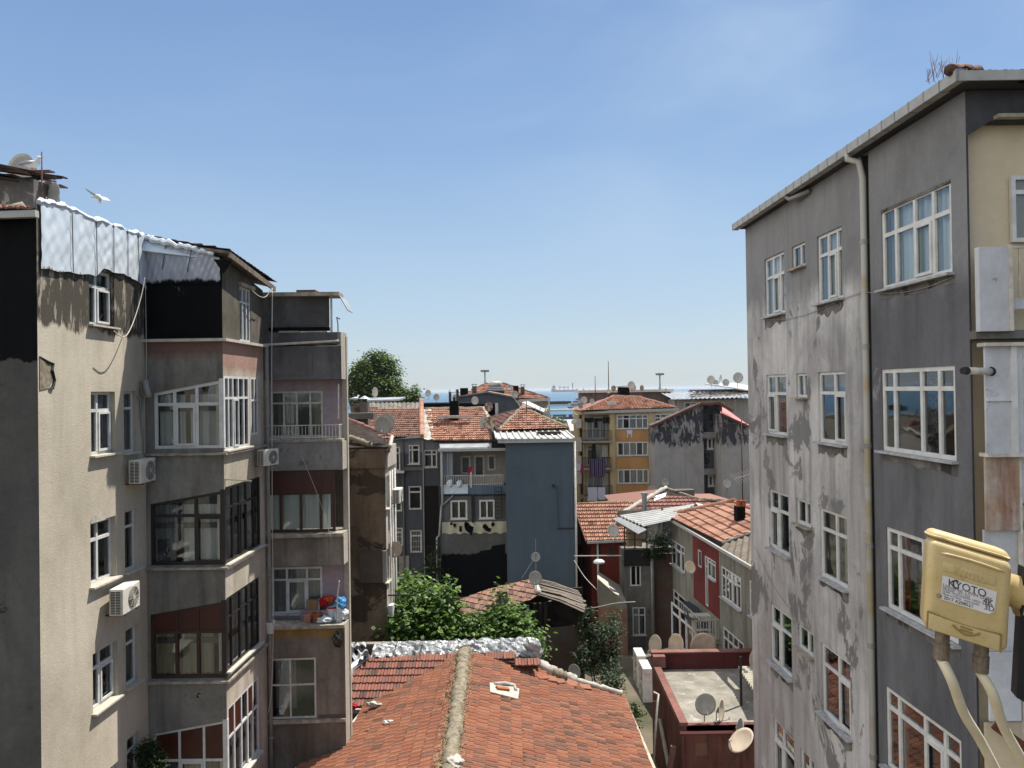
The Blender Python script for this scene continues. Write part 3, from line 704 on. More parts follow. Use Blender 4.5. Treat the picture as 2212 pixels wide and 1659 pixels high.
# ---------------------------------------------------------------- air conditioners
def make_ac(name='air_conditioner', fans=1, L=.8, H=.6, D=.3):
    """local axes: x along the length, front grille faces -y, base at z=0"""
    t = thing(name, None, 'air conditioner')
    mb = MB(); c = .02
    mb.box((0, 0, .03), (L, D, H)); o = mb.build('casing', M['acwhite'], t)
    bv = o.modifiers.new('bevel', 'BEVEL'); bv.width = .02; bv.segments = 2
    for f in range(fans):
        hh = H/fans; cz = hh*(f+.5)+.01; rr = min(hh, L)*.39; cx = L*.6 if fans == 1 else L*.55
        mb = MB(); n = 24
        mb.tube([(cx, -.004, cz), (cx, -.008, cz)], rr, n); fo = mb.build('fan_opening', M['dishback'], t)
        mb = MB()
        for k in range(6):
            q = rr*(k+1)/6; pts = [(cx+q*math.cos(a), -.016, cz+q*math.sin(a)) for a in [2*math.pi*i/20 for i in range(21)]]; mb.tube(pts, .004, 4, cap=False)
        for k in range(8): a = math.pi*2*k/8; mb.bar((cx, -.018, cz), (cx+rr*math.cos(a), -.018, cz+rr*math.sin(a)), .006)
        mb.tube([(cx, -.012, cz), (cx, -.024, cz)], rr*.2, 12)
        mb.build('fan_guard', M['pvc_old'], fo)
    mb = MB(); mb.box((-.004, D*.12, H*.1), (-.001, D*.88, H*.93)); vg = mb.build('side_vent', M['darkint'], t)
    mb = MB()
    for k in range(15): z = H*.12+k*H*.8/14; mb.box((-.012, D*.12, z), (-.003, D*.88, z+H*.018))
    for y in (.12, .5, .86): mb.box((-.013, D*y, H*.1), (-.002, D*y+.012, H*.93))
    mb.build('vent_louvres', M['acwhite'], vg)
    for x in (.1, L-.14): mb = MB(); mb.box((x, 0, 0), (x+.04, D+.18, .03)); mb.build('bracket', M['rust'], t)
    return t
def place(t, p, rz, label, s=1, group=None):
    t.location = p; t.rotation_euler.z = rz; t.scale = (s, s, s); t['label'] = label
    if group: t['group'] = group
    return t
ac0 = make_ac()
GA = 'outdoor air conditioning units on the house walls'
# local -y must face +x (the street): rotate by +90deg: x->y, -y->+x
pA = at(222, 1332, 17.0); ac1 = ac0
place(ac1, V((fA.p(fA.uz(222,1300)[0], 0, .45).x, 16.95, at(222, 1333, 17).z)), R(90+1.5), 'largest white air conditioner, under a cream wall window, casting a shadow', 1.03, GA)
ac2 = copy_tree(ac0); place(ac2, V((fA.p(3, 0, .42).x, 17.85, at(280, 1047, 18).z)), R(91), 'white air conditioner between the cream wall and the white glazed bay', .97, GA)
ac3 = copy_tree(ac0); place(ac3, V((gx(573, 20.9), 20.75, at(545, 1008, 21).z)), R(70), 'small air conditioner on the corner by the grey balcony parapet, held on thin arms', .78, GA)
# brand lettering on the two left units
def textobj(s, size, mat, parent, loc, rot, name='lettering', ext=.001, cx='CENTER'):
    cu = bpy.data.curves.new(name, 'FONT'); cu.body = s; cu.size = size; cu.extrude = ext; cu.align_x = cx; cu.align_y = 'CENTER'
    o = bpy.data.objects.new(name+'_tmp', cu); col.objects.link(o)
    dg = bpy.context.evaluated_depsgraph_get(); me = bpy.data.meshes.new_from_object(o.evaluated_get(dg)); bpy.data.objects.remove(o)
    me.name = name; me.materials.clear(); me.materials.append(mat)
    t = bpy.data.objects.new(name, me); col.objects.link(t); t.parent = parent; t.location = loc; t.rotation_euler = rot; return t
M['ink'] = simple('dark_print', '#2c2a33', None, .6)
textobj('arcelik', .13, M['ink'], ac2, (.76, -.006, .36), (R(90), R(90), 0))
# ================================================================ balcony block beyond the bay
M['pl_c_grey'] = plaster('grey_sooty_render', '#6d6a68', '#5a5754', '#47433f', .5, .1, .7, .5, .68, off=31, grime=.7)
M['pl_c_brown'] = plaster('brown_stained_render', '#8a7f72', '#766c5f', '#62574c', .5, .1, .8, .45, .68, off=34, streakc='#4c4037', grime=.7, gr=.15)
M['pl_c_conc'] = plaster('rough_pale_concrete', '#8f8c86', '#7a766f', '#68645e', .5, .12, .9, .3, .6, off=37, c3size=3)
M['pl_c_low'] = plaster('dirty_lower_render', '#7d7265', '#5f574c', '#4a4338', .5, .12, .6, .5, .66, off=41, grime=.75, gr=.1, bands=[(8.0, '#8a6a35', .16, .1, True)])
M['pl_pink'] = plaster('pink_render', '#a58f98', '#968189', None, .5, .15, .7, .25, off=44)
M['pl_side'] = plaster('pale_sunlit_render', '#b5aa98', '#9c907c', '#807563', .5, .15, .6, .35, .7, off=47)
def build_c():
    b = thing('balcony_block', 'grey-brown block of stacked balconies between the glazed bay and brown wall', 'apartment building', (gx(650, 22), 22.3, 0))
    f = face(566, 21.9, 738, 22.0); U = f.len; Z = lambda y, px=650: f.uz(px, y)[1]; X = lambda px: f.uz(px, 1000)[0]
    D = .6
    def slab(z0, z1, m, name='parapet', d1=0, u0=0, u1=None, dback=D):
        mb = MB(); f.fbox(mb, u0, U if u1 is None else u1, z0, z1, -dback, d1); return mb.build(name, M[m], b)
    z = {k: Z(k) for k in (632, 640, 706, 718, 745, 752, 820, 955, 1016, 1152, 1160, 1222, 1350, 1357, 1420, 1553, 1560)}
    # top terrace
    slab(z[640], z[632], 'ledge', 'roof_slab', .12, -.05, U-.02); 
    mb = MB(); f.fbox(mb, 0, X(712), z[706], z[640], -.25, -.12); mb.build('terrace_wall', M['pl_c_grey'], b)
    mb = MB(); f.fbox(mb, X(716), X(720), z[718], z[640], -.16, -.1); mb.build('post', M['pvc_old'], b)
    mb = MB(); f.fbox(mb, X(583), X(714), z[706]-.11, z[706]-.01, -.2, -.02); mb.build('tarred_beam', M['tar'], b)
    slab(z[745], z[718], 'pl_c_grey', 'parapet', -.005)
    mb = MB(); f.fbox(mb, X(605), X(648), z[718]+.002, z[718]+.05, -.15, -.03); f.fbox(mb, X(668), X(708), z[718]+.002, z[718]+.04, -.15, -.03); mb.build('white_coping', M['cementwhite'], b)
    mb = MB(); mb.tube([f.p(-.02, z[745], .06), f.p(U-.05, z[745]+.1, .06)], .035, 8); mb.build('waste_pipe', M['pvc_old'], b)
    # corrugated awning at the street side of the terrace
    q = f.p(U, z[640], 0)
    mb = MB(); mb.tube([f.p(X(738)-.05, z[718]-.3, .02), f.p(X(738)-.05, z[718]+.25, .04), f.p(X(735)-.05, z[718]+.42, 0), f.p(X(735)-.05, z[718]+.42, -.5)], .018, 6); mb.build('handrail', M['metal_grey'], b)
    corrug([q+V((0,-.05,-.02)), q+V((0,.65,-.02)), q+V((.22,.65,-.42)), q+V((.22,-.05,-.42))], M['zinc'], b, 'corrugated_awning', .12, .02)
    # wall between terrace and pink balcony
    slab(z[820], z[745]-.04, 'pl_c_grey', 'wall', 0)
    mb = MB(); f.fbox(mb, X(591), X(678), Z(810), Z(762), .001, .02); mb.build('raised_panel', M['pl_c_grey'], b)
    slab(z[955], z[955]+.07, 'ledge', 'balcony_floor', .03)
    slab(z[1016], z[955], 'pl_c_conc'); 
    slab(z[1160], z[1152], 'ledge', 'ledge', .12, -.02); slab(z[1222], z[1160], 'pl_c_brown')
    slab(z[1357], z[1350], 'ledge', 'ledge', .1, -.02); slab(z[1420], z[1357], 'pl_c_low')
    slab(z[1560], z[1553], 'ledge', 'ledge', .1, 0)
    # recessed back walls of the open balconies
    fr = Fr((f.p(0, 0, -D).x, f.p(0, 0, -D).y), (f.p(U, 0, -D).x, f.p(U, 0, -D).y))
    h1 = PX(fr, 585, 697, 846, 945); wall(fr, 0, U-.02, z[955], z[820], [h1], M['pl_pink'], b, 'balcony_wall', rec=.05)
    window(fr, h1, b, cols=(.25, .5, .76), tr=.74, rec=.05, fm='pvc_old', cur=[(.3, .48, 'curtain_grey'), (.76, 1, 'curtain_beige')], sill=None, w=.055)
    h2 = PX(fr, 587, 696, 1226, 1326); wall(fr, 0, U-.02, z[1350], z[1222], [h2], M['pl_pink'], b, 'balcony_wall', rec=.05)
    window(fr, h2, b, cols=(.3, .7), tr=.73, rec=.05, fm='pvc', cur=[(0, .3, 'curtain_grey'), (.32, .68, 'curtain_grey'), (.7, 1, 'curtain_grey')], w=.06, opened=1)
    # brown enclosed balcony
    h = (X(573), X(722), z[1152]+.02, z[1016]-.01)
    fp = Fr((f.p(0, 0, -.03).x, f.p(0, 0, -.03).y), (f.p(U, 0, -.03).x, f.p(U, 0, -.03).y))
    window(fp, h, b, cols=(.21, .5, .79), tr=.63, fm='brownframe', w=.075, rec=.08, cur=[(0, .2), (.22, .5), (.5, .78), (.8, .95)], sill=None, panels=[(.01, .99, .65, .98, 'brownpanel')])
    mb = MB(); f.fbox(mb, 0, U, z[1152], z[1016], -D-.35, -D-.3); mb.build('inner_wall', M['interior'], b)
    # lowest window
    h = (X(573)+.02, X(677), z[1553]+.02, z[1420]-.02)
    wall(f, 0, U, 0, z[1420], [h], M['pl_c_low'], b, rec=.06, room=1.2)
    window(f, h, b, cols=(.46,), tr=.56, fm='pvc_old', w=.05, rec=.06, cur=[], sill=None)
    mb = MB(); f.fbox(mb, X(682), U+.01, Z(1552), Z(1545), .001, .012); mb.build('exposed_brick', M['brick'], b)
    # street side
    fs = Fr((f.p(U, 0).x, f.p(U, 0).y), (f.p(U, 0).x+.03, f.p(U, 0).y+D))
    mb = MB(); mb.face([fs.p(0, 0, .002), fs.p(fs.len, 0, .002), fs.p(fs.len, z[745], .002), fs.p(0, z[745], .002)]) 
    mb.v = []; mb.f = []; mb.m = []; mb.t = []
    for (a, c) in ((0, z[1350]), (z[1222], z[1152]), (z[1016], z[955]), (z[820], z[718])):
        mb = MB(); fs.fbox(mb, 0.001, fs.len, a, c-.001, -.12, .004); mb.build('side_wall', M['pl_side'], b)
    mb = MB(); fs.fbox(mb, fs.len-.14, fs.len, 0, z[718]-.1, -.12, .03); mb.build('corner_pier', M['pl_side'], b)
    # body behind
    xb = -6.5
    mb = MB(); mb.box((gx(566, 21.9)-.3, 22.65, 0), (xb, 29.9, z[745])); mb.build('rear_wall', M['pl_side'], b)
    mb = MB(); f.fbox(mb, -.3, U-1.75, z[718]-.1, z[718]-.02, -5, -D); mb.build('terrace_floor', M['concrete'], b)
    mb = MB(); mb.box((gx(566, 21.9)-.3, 22.65, z[745]), (xb, 24.5, z[632]-.1)); mb.build('rear_wall', M['pl_c_grey'], b)
    mb = MB(); q = at(640, 630, 22.3); mb.box((q.x, 22.3, q.z-.02), (q.x+.55, 22.8, q.z+.05)); mb.build('roof_tiles', M['tile_dark'], b)
    # balcony railing
    mb = MB(); r0 = X(573); r1 = X(733); zr = Z(919); zb = z[955]+.07
    for zz in (zr, zb+.06): mb.bar(f.p(r0, zz, -.03), f.p(r1, zz, -.03), .025)
    for k in range(23): u = r0+(r1-r0)*k/22; mb.bar(f.p(u, zb, -.03), f.p(u, zr, -.03), .013 if k % 22 else .03)
    mb.bar(f.p(r1, zr, -.03), f.p(r1+.02, zr, -D), .025)
    for k in range(1, 5): mb.bar(f.p(r1, zb, -.03-D*k/5), f.p(r1, zr, -.03-D*k/5), .013)
    mb.build('balcony_railing', M['pvc_old'], b)
    # black grille between the two blocks
    mb = MB(); g0 = at(546, 876, 21.6); g1 = at(569, 875, 21.8)
    for k in range(8): p = g0.lerp(g1, k/7); mb.bar(p, p+V((0, 0, -1.05)), .02)
    for k in range(6): mb.bar(g0+V((0, 0, -.21*k)), g1+V((0, 0, -.21*k)), .022)
    tag(mb.build('window_grille', M['iron']), 'black iron grille standing between the white glazed bay and the pink balcony', 'grille')
    # wall posts carrying drying lines
    mb = MB(); p = at(731, 822, 22.0); mb.tube([at(731, 905, 21.9), at(731, 845, 21.9), at(731, 830, 21.9)], .02, 6); mb.build('pole', M['pvc_old'], b)
    mb = MB(); mb.tube([at(727, 1338, 21.85), at(729, 1285, 21.85), at(733, 1255, 21.8)], .02, 6); mb.build('pole', M['pvc_old'], b)
    return b, f, z
BC, fC, zC = build_c()
def lathe(mb, prof, c, n=16, m=0, t=.5):
    c = V(c); rings = [mb.vs([c+V((r*math.cos(2*math.pi*k/n), r*math.sin(2*math.pi*k/n), z)) for k in range(n)]) for r, z in prof]
    for i in range(len(rings)-1):
        for k in range(n): mb.idx((rings[i]+k, rings[i]+(k+1) % n, rings[i+1]+(k+1) % n, rings[i+1]+k), m, t)
    mb.idx([rings[0]+k for k in range(n)][::-1], m, t)
    return mb
def pot(px, mat, r, h, label, filled=None, d=-.22, name='flower_pot', cat='plant pot'):
    u = fC.uz(px, 1340)[0]; p = fC.p(u, zC[1350]+.001, d)
    mb = MB(); lathe(mb, [(r*.72, 0), (r*.95, h*.85), (r*1.08, h*.86), (r*1.08, h), (r*.95, h), (r*.9, h*.8), (0.01, h*.78)], p, 18)
    return tag(mb.build(name, mat, smooth=False), label, cat)
M['pink_clay'] = simple('pinkish_clay', '#a4796a', '#8b6254', .8, .2)
M['white_pl'] = simple('white_plastic', '#c9c9c6', '#a8a7a2', .4, .4)
M['bag_white'] = simple('white_bag', '#c8cbcc', '#9aa0a3', .35, .5, size=9)
M['bag_blue'] = simple('blue_bag', '#3d7fae', '#2a5f8c', .35, .5, size=9)
M['bag_black'] = simple('black_bag', '#0d0d0f', '#1c1c20', .3, .5, size=14)
M['red_cloth'] = simple('red_cloth', '#a3121c', '#7c0d15', .7, .2, size=9)
M['orange_pl'] = simple('orange_plastic', '#b3441d', '#8e3316', .5, .4)
M['cardboard'] = simple('cardboard', '#8b7153', '#6f5940', .9, .1)
pot(661, M['pink_clay'], .13, .27, 'pinkish clay pot on the balcony ledge, left of the orange clay pot')
pot(681, M['terracotta'], .14, .28, 'orange clay pot on the balcony ledge, beside the pinkish pot')
pot(713, M['white_pl'], .16, .4, 'white bucket with a red rim on the pot balcony', d=-.36, name='bucket', cat='bucket')
u_ = fC.uz(713, 1340)[0]; pb = fC.p(u_, zC[1350]+.38, -.36)
mb = MB(); mb.tube([pb+V((.17*math.cos(a), .17*math.sin(a), .015)) for a in [k*math.pi/8 for k in range(17)]], .02, 6); tag(mb.build('bucket_lid_ring', M['red_cloth']), 'red ring round the top of the white bucket', 'rim')
def blob(name, c, r, mat, label, cat, seed=1, squash=(1, 1, 1), n=2, amp=.25, parent=None):
    bm = bmesh.new(); bmesh.ops.create_icosphere(bm, subdivisions=3, radius=1); rn = random.Random(seed); ph = [rn.uniform(0, 6) for _ in range(6)]
    for v in bm.verts:
        p = v.co.copy(); k = 1+amp*(math.sin(p.x*4+ph[0])*math.sin(p.y*5+ph[1])+.6*math.sin(p.z*7+ph[2]+p.x*5)+.3*math.sin(p.x*13+ph[3])*math.sin(p.z*12))
        v.co = V((p.x*k*r*squash[0], p.y*k*r*squash[1], p.z*k*r*squash[2]))
    me = bpy.data.meshes.new(name); bm.to_mesh(me); bm.free(); me.materials.append(mat)
    for p in me.polygons: p.use_smooth = False
    o = bpy.data.objects.new(name, me); col.objects.link(o); o.location = V(c)-(base_of(parent) if parent else V((0,0,0))); o.parent = parent
    return tag(o, label, cat) if label else o
def onled(px, dz, d): return fC.p(fC.uz(px, 1340)[0], zC[1350]+dz, d)
blob('plastic_bag', onled(731, .5, -.3), .17, M['bag_blue'], 'bright blue plastic bag on the balcony corner above the hanging black bag', 'plastic bag', 2)
blob('plastic_bag', onled(731, .2, -.28), .2, M['bag_white'], 'white plastic bag below the blue bag on the balcony corner', 'plastic bag', 3)
blob('plastic_bag', onled(700, .1, -.15), .17, M['bag_white'], 'flat white and blue bag on the ledge right of the orange clay pot', 'plastic bag', 4, (1.2, .8, .55))
blob('plastic_bag', onled(731, -.4, .12), .2, M['bag_black'], 'black rubbish bag hanging from the balcony corner under the blue bag', 'rubbish bag', 5, (.7, .7, 1.15), amp=.18)
blob('cloth_bundle', onled(694, .55, -.42), .13, M['red_cloth'], 'dark red bundle on the pot balcony behind the bottles', 'bundle', 6)
blob('plastic_crate', onled(706, .62, -.4), .14, M['orange_pl'], 'orange plastic bundle on top of the white bucket', 'bundle', 7, (1, .8, .8))
mb = MB(); p = onled(669, 0, -.45); mb.box(p+V((-.16, -.08, .3)), p+V((.16, .08, .6))); bx = mb.build('cardboard_box', M['cardboard']); tag(bx, 'brown cardboard box in front of the balcony window above the pots', 'box')
mb = MB(); p = onled(669, 0, -.45); mb.box(p+V((-.35, -.1, 0)), p+V((.9, .1, .3))); tag(mb.build('low_shelf', M['pl_pink']), 'low pink shelf at the back of the pot balcony', 'shelf')
for i, px in enumerate((682, 686, 690)):
    p = onled(px, .3, -.45); mb = MB(); lathe(mb, [(.035, 0), (.035, .2), (.014, .26), (.014, .32)], p, 10)
    tag(mb.build('bottle', M['white_pl'] if i == 0 else M['ink']), ['white bottle beside the cardboard box on the pot balcony', 'dark bottle between the white bottle and the red bundle', 'dark bottle nearest the red bundle on the pot balcony'][i], 'bottle')
# white bucket hanging on the downpipe with tangled wires
p = at(583, 1352, 21.75); mb = MB(); lathe(mb, [(.1, -.2), (.15, .1), (.16, .1), (.16, .13), (.13, .13), (.12, .05), (.01, .04)], p, 16)
tag(mb.build('hanging_bucket', M['white_pl']), 'white bucket wrapped in plastic hanging beside the downpipe', 'bucket')
rn = random.Random(5); mb = MB()
for k in range(5):
    a = [p+V((rn.uniform(-.25, .1), rn.uniform(-.1, .1), rn.uniform(-.4, .15))) for _ in range(5)]; mb.tube(a, .006, 4)
tag(mb.build('tangled_wire', M['cable_w']), 'tangle of thin wires around the hanging white bucket', 'wire', kind='stuff')
# painting propped in the glazed bay
wb = fB.uz(332, 1160); mt = MT('blossom_painting'); n_ = mt.noise(5, 5, dist=1.5)
mt.col(mt.mix(mt.val(n_, .53, .6), '#3d3540', mt.mix(mt.val(mt.noise(2, 2), .45, .55), '#a0949c', '#93375a')))
pw = MB(); u0, zt_ = fB.uz(333, 1168); u1, zb_ = fB.uz(362, 1216); fB.fbox(pw, u0, u1, zb_, zt_, -.16, -.145); tag(pw.build('flower_painting', mt.m), 'painting of pink and white blossoms propped inside the dark framed bay window', 'painting')
# satellite dish prototype: local +Z is the axis the bowl opens to; base at origin
def make_dish(matk='dish', feed=True, backk=None):
    t = thing('satellite_dish', None, 'satellite dish'); n = 28
    mb = MB(); R_ = .5; dep = .09
    rings = [(R_*k/5, dep*(k/5)**2) for k in range(6)]
    cz = .95
    def P(r, h, a): return V((r*math.cos(a), -h, cz+r*math.sin(a)*1.06))
    # bowl opens toward -y: front skin and back skin
    for side in (0, 1):
        ids = [mb.vs([P(r, (h if side == 0 else h-.012), 2*math.pi*k/n) for k in range(n)]) for r, h in rings[1:]]
        c = mb.vs([P(0, 0 if side == 0 else -.012, 0)])
        for k in range(n): mb.idx((c, ids[0]+k, ids[0]+(k+1) % n), side)
        for i in range(4):
            for k in range(n): mb.idx((ids[i]+k, ids[i]+(k+1) % n, ids[i+1]+(k+1) % n, ids[i+1]+k), side)
        if side == 0: e0 = ids[-1]
    for k in range(n): mb.idx((e0+k, e0+(k+1) % n, ids[-1]+(k+1) % n, ids[-1]+k), 0)
    mb.build('reflector', [M[matk], M[backk or matk]], t, smooth=True)
    mb = MB(); mb.box((-.07, .03, cz-.12), (.07, .1, cz+.1)); mb.tube([(0, .09, cz), (0, .16, cz-.1), (0, .16, .0)], .022, 8); mb.build('mast', M['iron'], t)
    mb = MB(); mb.tube([(0, -.04, cz-.5), (0, -.45, cz-.33)], .014, 6); mb.build('feed_arm', M['metal_grey'], t)
    mb = MB(); mb.tube([(0, -.44, cz-.34), (0, -.4, cz-.22)], .03, 8); mb.build('feed_horn', M['pvc_old'], t)
    return t
DP = {k: make_dish(*v) for k, v in dict(grey=('dish',), rust=('dishrust',), beige=('dishbeige',), dark=('dish', True, 'dishback')).items()}
used = set(); GD = 'satellite dishes on the roofs and walls'
def dish(px, py, Y, dia, label, az=200, kind='grey', tilt=0, foot=True):
    """centre of the reflector seen at (px,py); az = compass direction the bowl opens to, 180 = toward the camera"""
    d = DP[kind] if kind not in used else copy_tree(DP[kind]); used.add(kind)
    s = dia; c = at(px, py, Y); d.scale = (s, s, s)
    d.rotation_euler = (R(tilt), 0, R(180-az)+math.pi*0)
    m = d.rotation_euler.to_matrix() @ V((0, 0, .95*s))
    d.location = c-m; d['label'] = label; d['group'] = GD; return d
# ================================================================ brown wall building (end wall in shade, street side in sun)
M['pl_brown'] = plaster('brown_blotched_render', '#80705a', '#6f5f4a', '#4a3e31', .5, .08, .5, .35, .53, off=51, gr=.1, grime=.6, c3size=.55, c3k=(1, 1, 1.3), streakc='#4a3d31')
def build_d():
    b = thing('brown_building', 'brown blotched end wall with a sunlit narrow side, behind the balcony block', 'house', (gx(790, 30)-1, 31, 0))
    f = face(700, 30, 830, 30); zt = f.uz(830, 965)[1]
    wall(f, 0, f.len, 0, zt-.8, [], M['pl_brown'], b, 'end_wall')
    mb = MB(); f.fbox(mb, 0, f.len+.02, zt-.82, zt, -.1, .12); mb.build('frieze', M['pl_brown'], b)
    x1 = f.p(f.len, 0).x; fs = Fr((x1, 30), (x1+.05, 31.9))
    hs = [PX(fs, 833, 840, 1030, 1100), PX(fs, 833, 840, 1190, 1260)]
    wall(fs, 0, fs.len, 0, zt-.8, hs, M['pl_side'], b, 'side_wall', rec=.1)
    for h in hs: window(fs, h, b, cols=(.5,), tr=None, w=.05, rec=.1, cur=[(0, 1)], sill='sillwhite')
    mb = MB(); fs.fbox(mb, 0, fs.len, zt-.82, zt, -.1, .1); mb.build('frieze', M['pl_side'], b)
    a = V((x1-4, 29.85, zt)); e = V((x1+.2, 29.85, zt)); g = at(846, 944, 31.95); pl = (e-a).cross(g-e); c2 = at(742, 903, 33.4)
    tiles([a, e, g, at(750, 905, 33.2)], (.35, -1, -.3), M['tile_pink'], b, tw=.25, tl=.4, seed=9, th=.05)
    mortar(e+V((.02, 0, .03)), g+V((.02, 0, .03)), .07, M['cementwhite'], b)
    caps(at(742, 903, 33.4), g, M['tile_pink'], b, .1)
    mortar(at(756, 945, 30.6), at(800, 962, 30.0), .12, M['cement'], b)
    # pipes on the sunlit side
    for (u, r, m) in ((.5, .04, 'pvc_old'), (1.0, .03, 'pvc'), (1.55, .05, 'pvc_old')):
        mb = MB(); mb.tube([fs.p(u, 0, .08), fs.p(u, zt-1, .08)], r, 8); mb.build('downpipe', M[m], b, smooth=True)
    mb = MB(); fs.fbox(mb, .1, .5, fs.uz(833, 1340)[1], fs.uz(833, 1315)[1], .02, .2); mb.build('meter_box', M['pvc'], b)
    mb = MB(); mb.bar(fs.p(.2, fs.uz(833, 1293)[1], 0), fs.p(.2, fs.uz(833, 1293)[1], 1.05), .05); mb.build('bracket', M['iron'], b)
    return b, fs, zt
BD, fD, zD = build_d()
place(copy_tree(ac0), V((fD.p(.9, 0, .42).x, 30.7, at(840, 1090, 30.7).z)), R(88), 'air conditioner on the sunlit side of the brown wall building', 1.0, GA)
mb = MB(); rn = random.Random(3); q = at(857, 1085, 31)
for k in range(7): mb.tube([q+V((rn.uniform(-.15, .15), 0, .3)), q+V((rn.uniform(-.25, .25), rn.uniform(-.1, .1), 0)), q+V((rn.uniform(-.2, .2), 0, -.25)), q+V((rn.uniform(-.2, .2), 0, .1))], .012, 5)
tag(mb.build('rope', simple('green_rope', '#2c8a5c', None, .7)), 'coil of green rope hanging beside the brown building', 'rope')
dish(828, 919, 30.2, .68, 'grey dish on the brown building roof corner, nearest of the overlapping pair', 185, 'grey')
dish(834, 913, 30.6, .72, 'grey dish half hidden behind the near dish on the brown building roof corner', 185, 'grey')
dish(852, 1186, 30.6, .62, 'pale dish on a bracket on the sunlit side of the brown building', 170, 'beige')
# ================================================================ middle row (about 47 m away)
M['pl_e1'] = plaster('pale_grey_render_mid', '#76767a', '#67676a', '#55534f', .5, .12, .6, .5, .64, off=61, bands=[(11.2, '#47484c', .25, .1, False)])
M['pl_e2'] = plaster('dark_brown_render_mid', '#6a6158', '#5b534b', '#4a433c', .5, .12, .6, .4, .64, off=64)
M['pl_f'] = plaster('grey_render_tar_foot', '#66645f', '#585550', '#4d4a45', .5, .1, .8, .5, .62, off=66, bands=[(5.1, '#07080b', .35, .04, False)])
M['pl_blue'] = plaster('blue_render', '#525d65', '#4b565e', None, .5, .2, .5, .2, off=71, grime=.25, gr=.1, grain=.04, streakc='#4a6175', bumpd=.004)
M['pl_blue2'] = plaster('blue_balcony_render', '#5a6c78', '#50626e', None, .5, .2, .5, .2, off=72, gr=.1, grain=.05)
def build_e():
    b = thing('narrow_house', 'grey rendered old house under a weathered tile roof, left of the black recess', 'house', (gx(895, 48), 49, 0))
    f = face(840, 48, 949, 48); Z = lambda y: f.uz(895, y)[1]; zt = Z(946)
    H = [PX(f, 850, 864, 965, 1018), PX(f, 882, 906, 961, 1003), PX(f, 915, 944, 972, 1010), PX(f, 882, 910, 1050, 1101), PX(f, 885, 911, 1145, 1194), PX(f, 915, 942, 1050, 1100), PX(f, 850, 868, 1080, 1105), PX(f, 848, 870, 1140, 1180)]
    wall(f, 0, f.len, 0, zt, H, M['pl_e1'], b, rec=.12, room=.8)
    for i, h in enumerate(H):
        window(f, h, b, cols=(.35,) if i in (1, 0) else ((.6,) if i == 2 else ()), tr=.74 if i != 3 else .74, fm='pvc_old', w=.09, rec=.1, cur=[(.0, .4, 'curtain_grey')] if i in (0, 1) else ([(.2, .9, 'curtain_grey')] if i == 2 else []), sill='sillwhite' if i < 3 else None, sillout=.08, bars=i in (4, 7), nopane=i == 5)
    # brown recessed bay on the right
    mb = MB(); f.fbox(mb, f.uz(913, 900)[0], f.len-.02, Z(1045), zt-.01, .002, .14); 
    mb = MB(); f.fbox(mb, f.uz(868, 900)[0], f.uz(871, 900)[0], 0, zt, .0, .12); mb.build('downpipe', M['pl_e2'], b)
    mb = MB(); f.fbox(mb, f.uz(912, 900)[0], f.uz(914, 900)[0], 0, zt, .0, .1); mb.build('downpipe', M['pipe_grey'], b)
    mb = MB(); f.fbox(mb, 0, f.uz(873, 900)[0], Z(1020), Z(1016), 0, .5); mb.build('balcony_slab', M['pvc_old'], b)
    mb = MB(); f.fbox(mb, f.uz(872, 900)[0], f.uz(912, 900)[0], Z(1016), Z(1009), 0, .1); mb.build('string_course', M['pl_e2'], b)
    mb = MB(); f.fbox(mb, f.uz(858, 900)[0], f.uz(880, 900)[0], Z(1255), Z(1200), .02, .08); mb.build('awning_sheet', M['concrete'], b)
    mb = MB(); f.fbox(mb, f.uz(914, 900)[0], f.uz(945, 900)[0], Z(1600), Z(1050), .003, .02); mb.build('recess_shade_sheet', M['darkint'], b)  # flat dark sheet on the wall, its colour standing in for a recess's shade
    # roof: tiled slope facing the viewer, corrugated strip on top
    e0 = at(842, 946, 47.8); e1 = at(909, 941, 47.8); sl = (0, -1, -.36); n = V((0, -.36, 1)).normalized()
    q = lambda px, py: hit(px, py, e1, n)
    tiles([q(782, 892), q(800, 925), q(846, 946), q(909, 942), q(909, 884), q(783, 884)], sl, M['tile_old'], b, tw=.25, tl=.34, seed=11, jitter=1.6, th=.08, rib=.045, stagger=0)
    a, c = q(783, 884), q(909, 884)
    corrug([a+V((0, .5, .45)), c+V((0, .5, .45)), c+V((0, .02, .02)), a+V((0, .02, .02))], M['concrete'], b, 'corrugated_strip', .3, .05)
    mb = MB(); mb.bar(e0+V((-.2, -.1, -.05)), e1+V((0, -.1, -.05)), .14); mb.build('gutter', M['gutter'], b)
    caps(q(908, 945)+V((.1, 0, .1)), q(907, 868)+V((.1, 0, .1)), M['tile_orange'], b, .16, .3)
    mb = MB(); mb.box((f.p(0,0).x-2.5, 49.1, 0), (f.p(f.len,0).x, 53, zt-.05)); mb.build('body', M['pl_e2'], b)
    mb = MB(); k = V(a); mb.box((f.p(0,0).x-2.5, 52.4, zt-.1), (f.p(f.len,0).x-.05, 53, a.z)); mb.build('gable', M['pl_e2'], b)
    # flat tarred roof piece beyond with pale sheet
    p0 = at(792, 868, 54.5); p1 = at(862, 866, 54.5)
    mb = MB(); mb.prism([p0, p1, p1+V((.2, 2, .15)), p0+V((-.2, 2, .15))], (0, 0, .12)); mb.build('roof_sheet', M['zinc'], b)
    mb = MB(); mb.box(p0+V((-1.0, -.8, -.6)), p1+V((-.2, -.5, -.06))); mb.build('tarred_box', M['tar'], b)
    return b
BE = build_e()
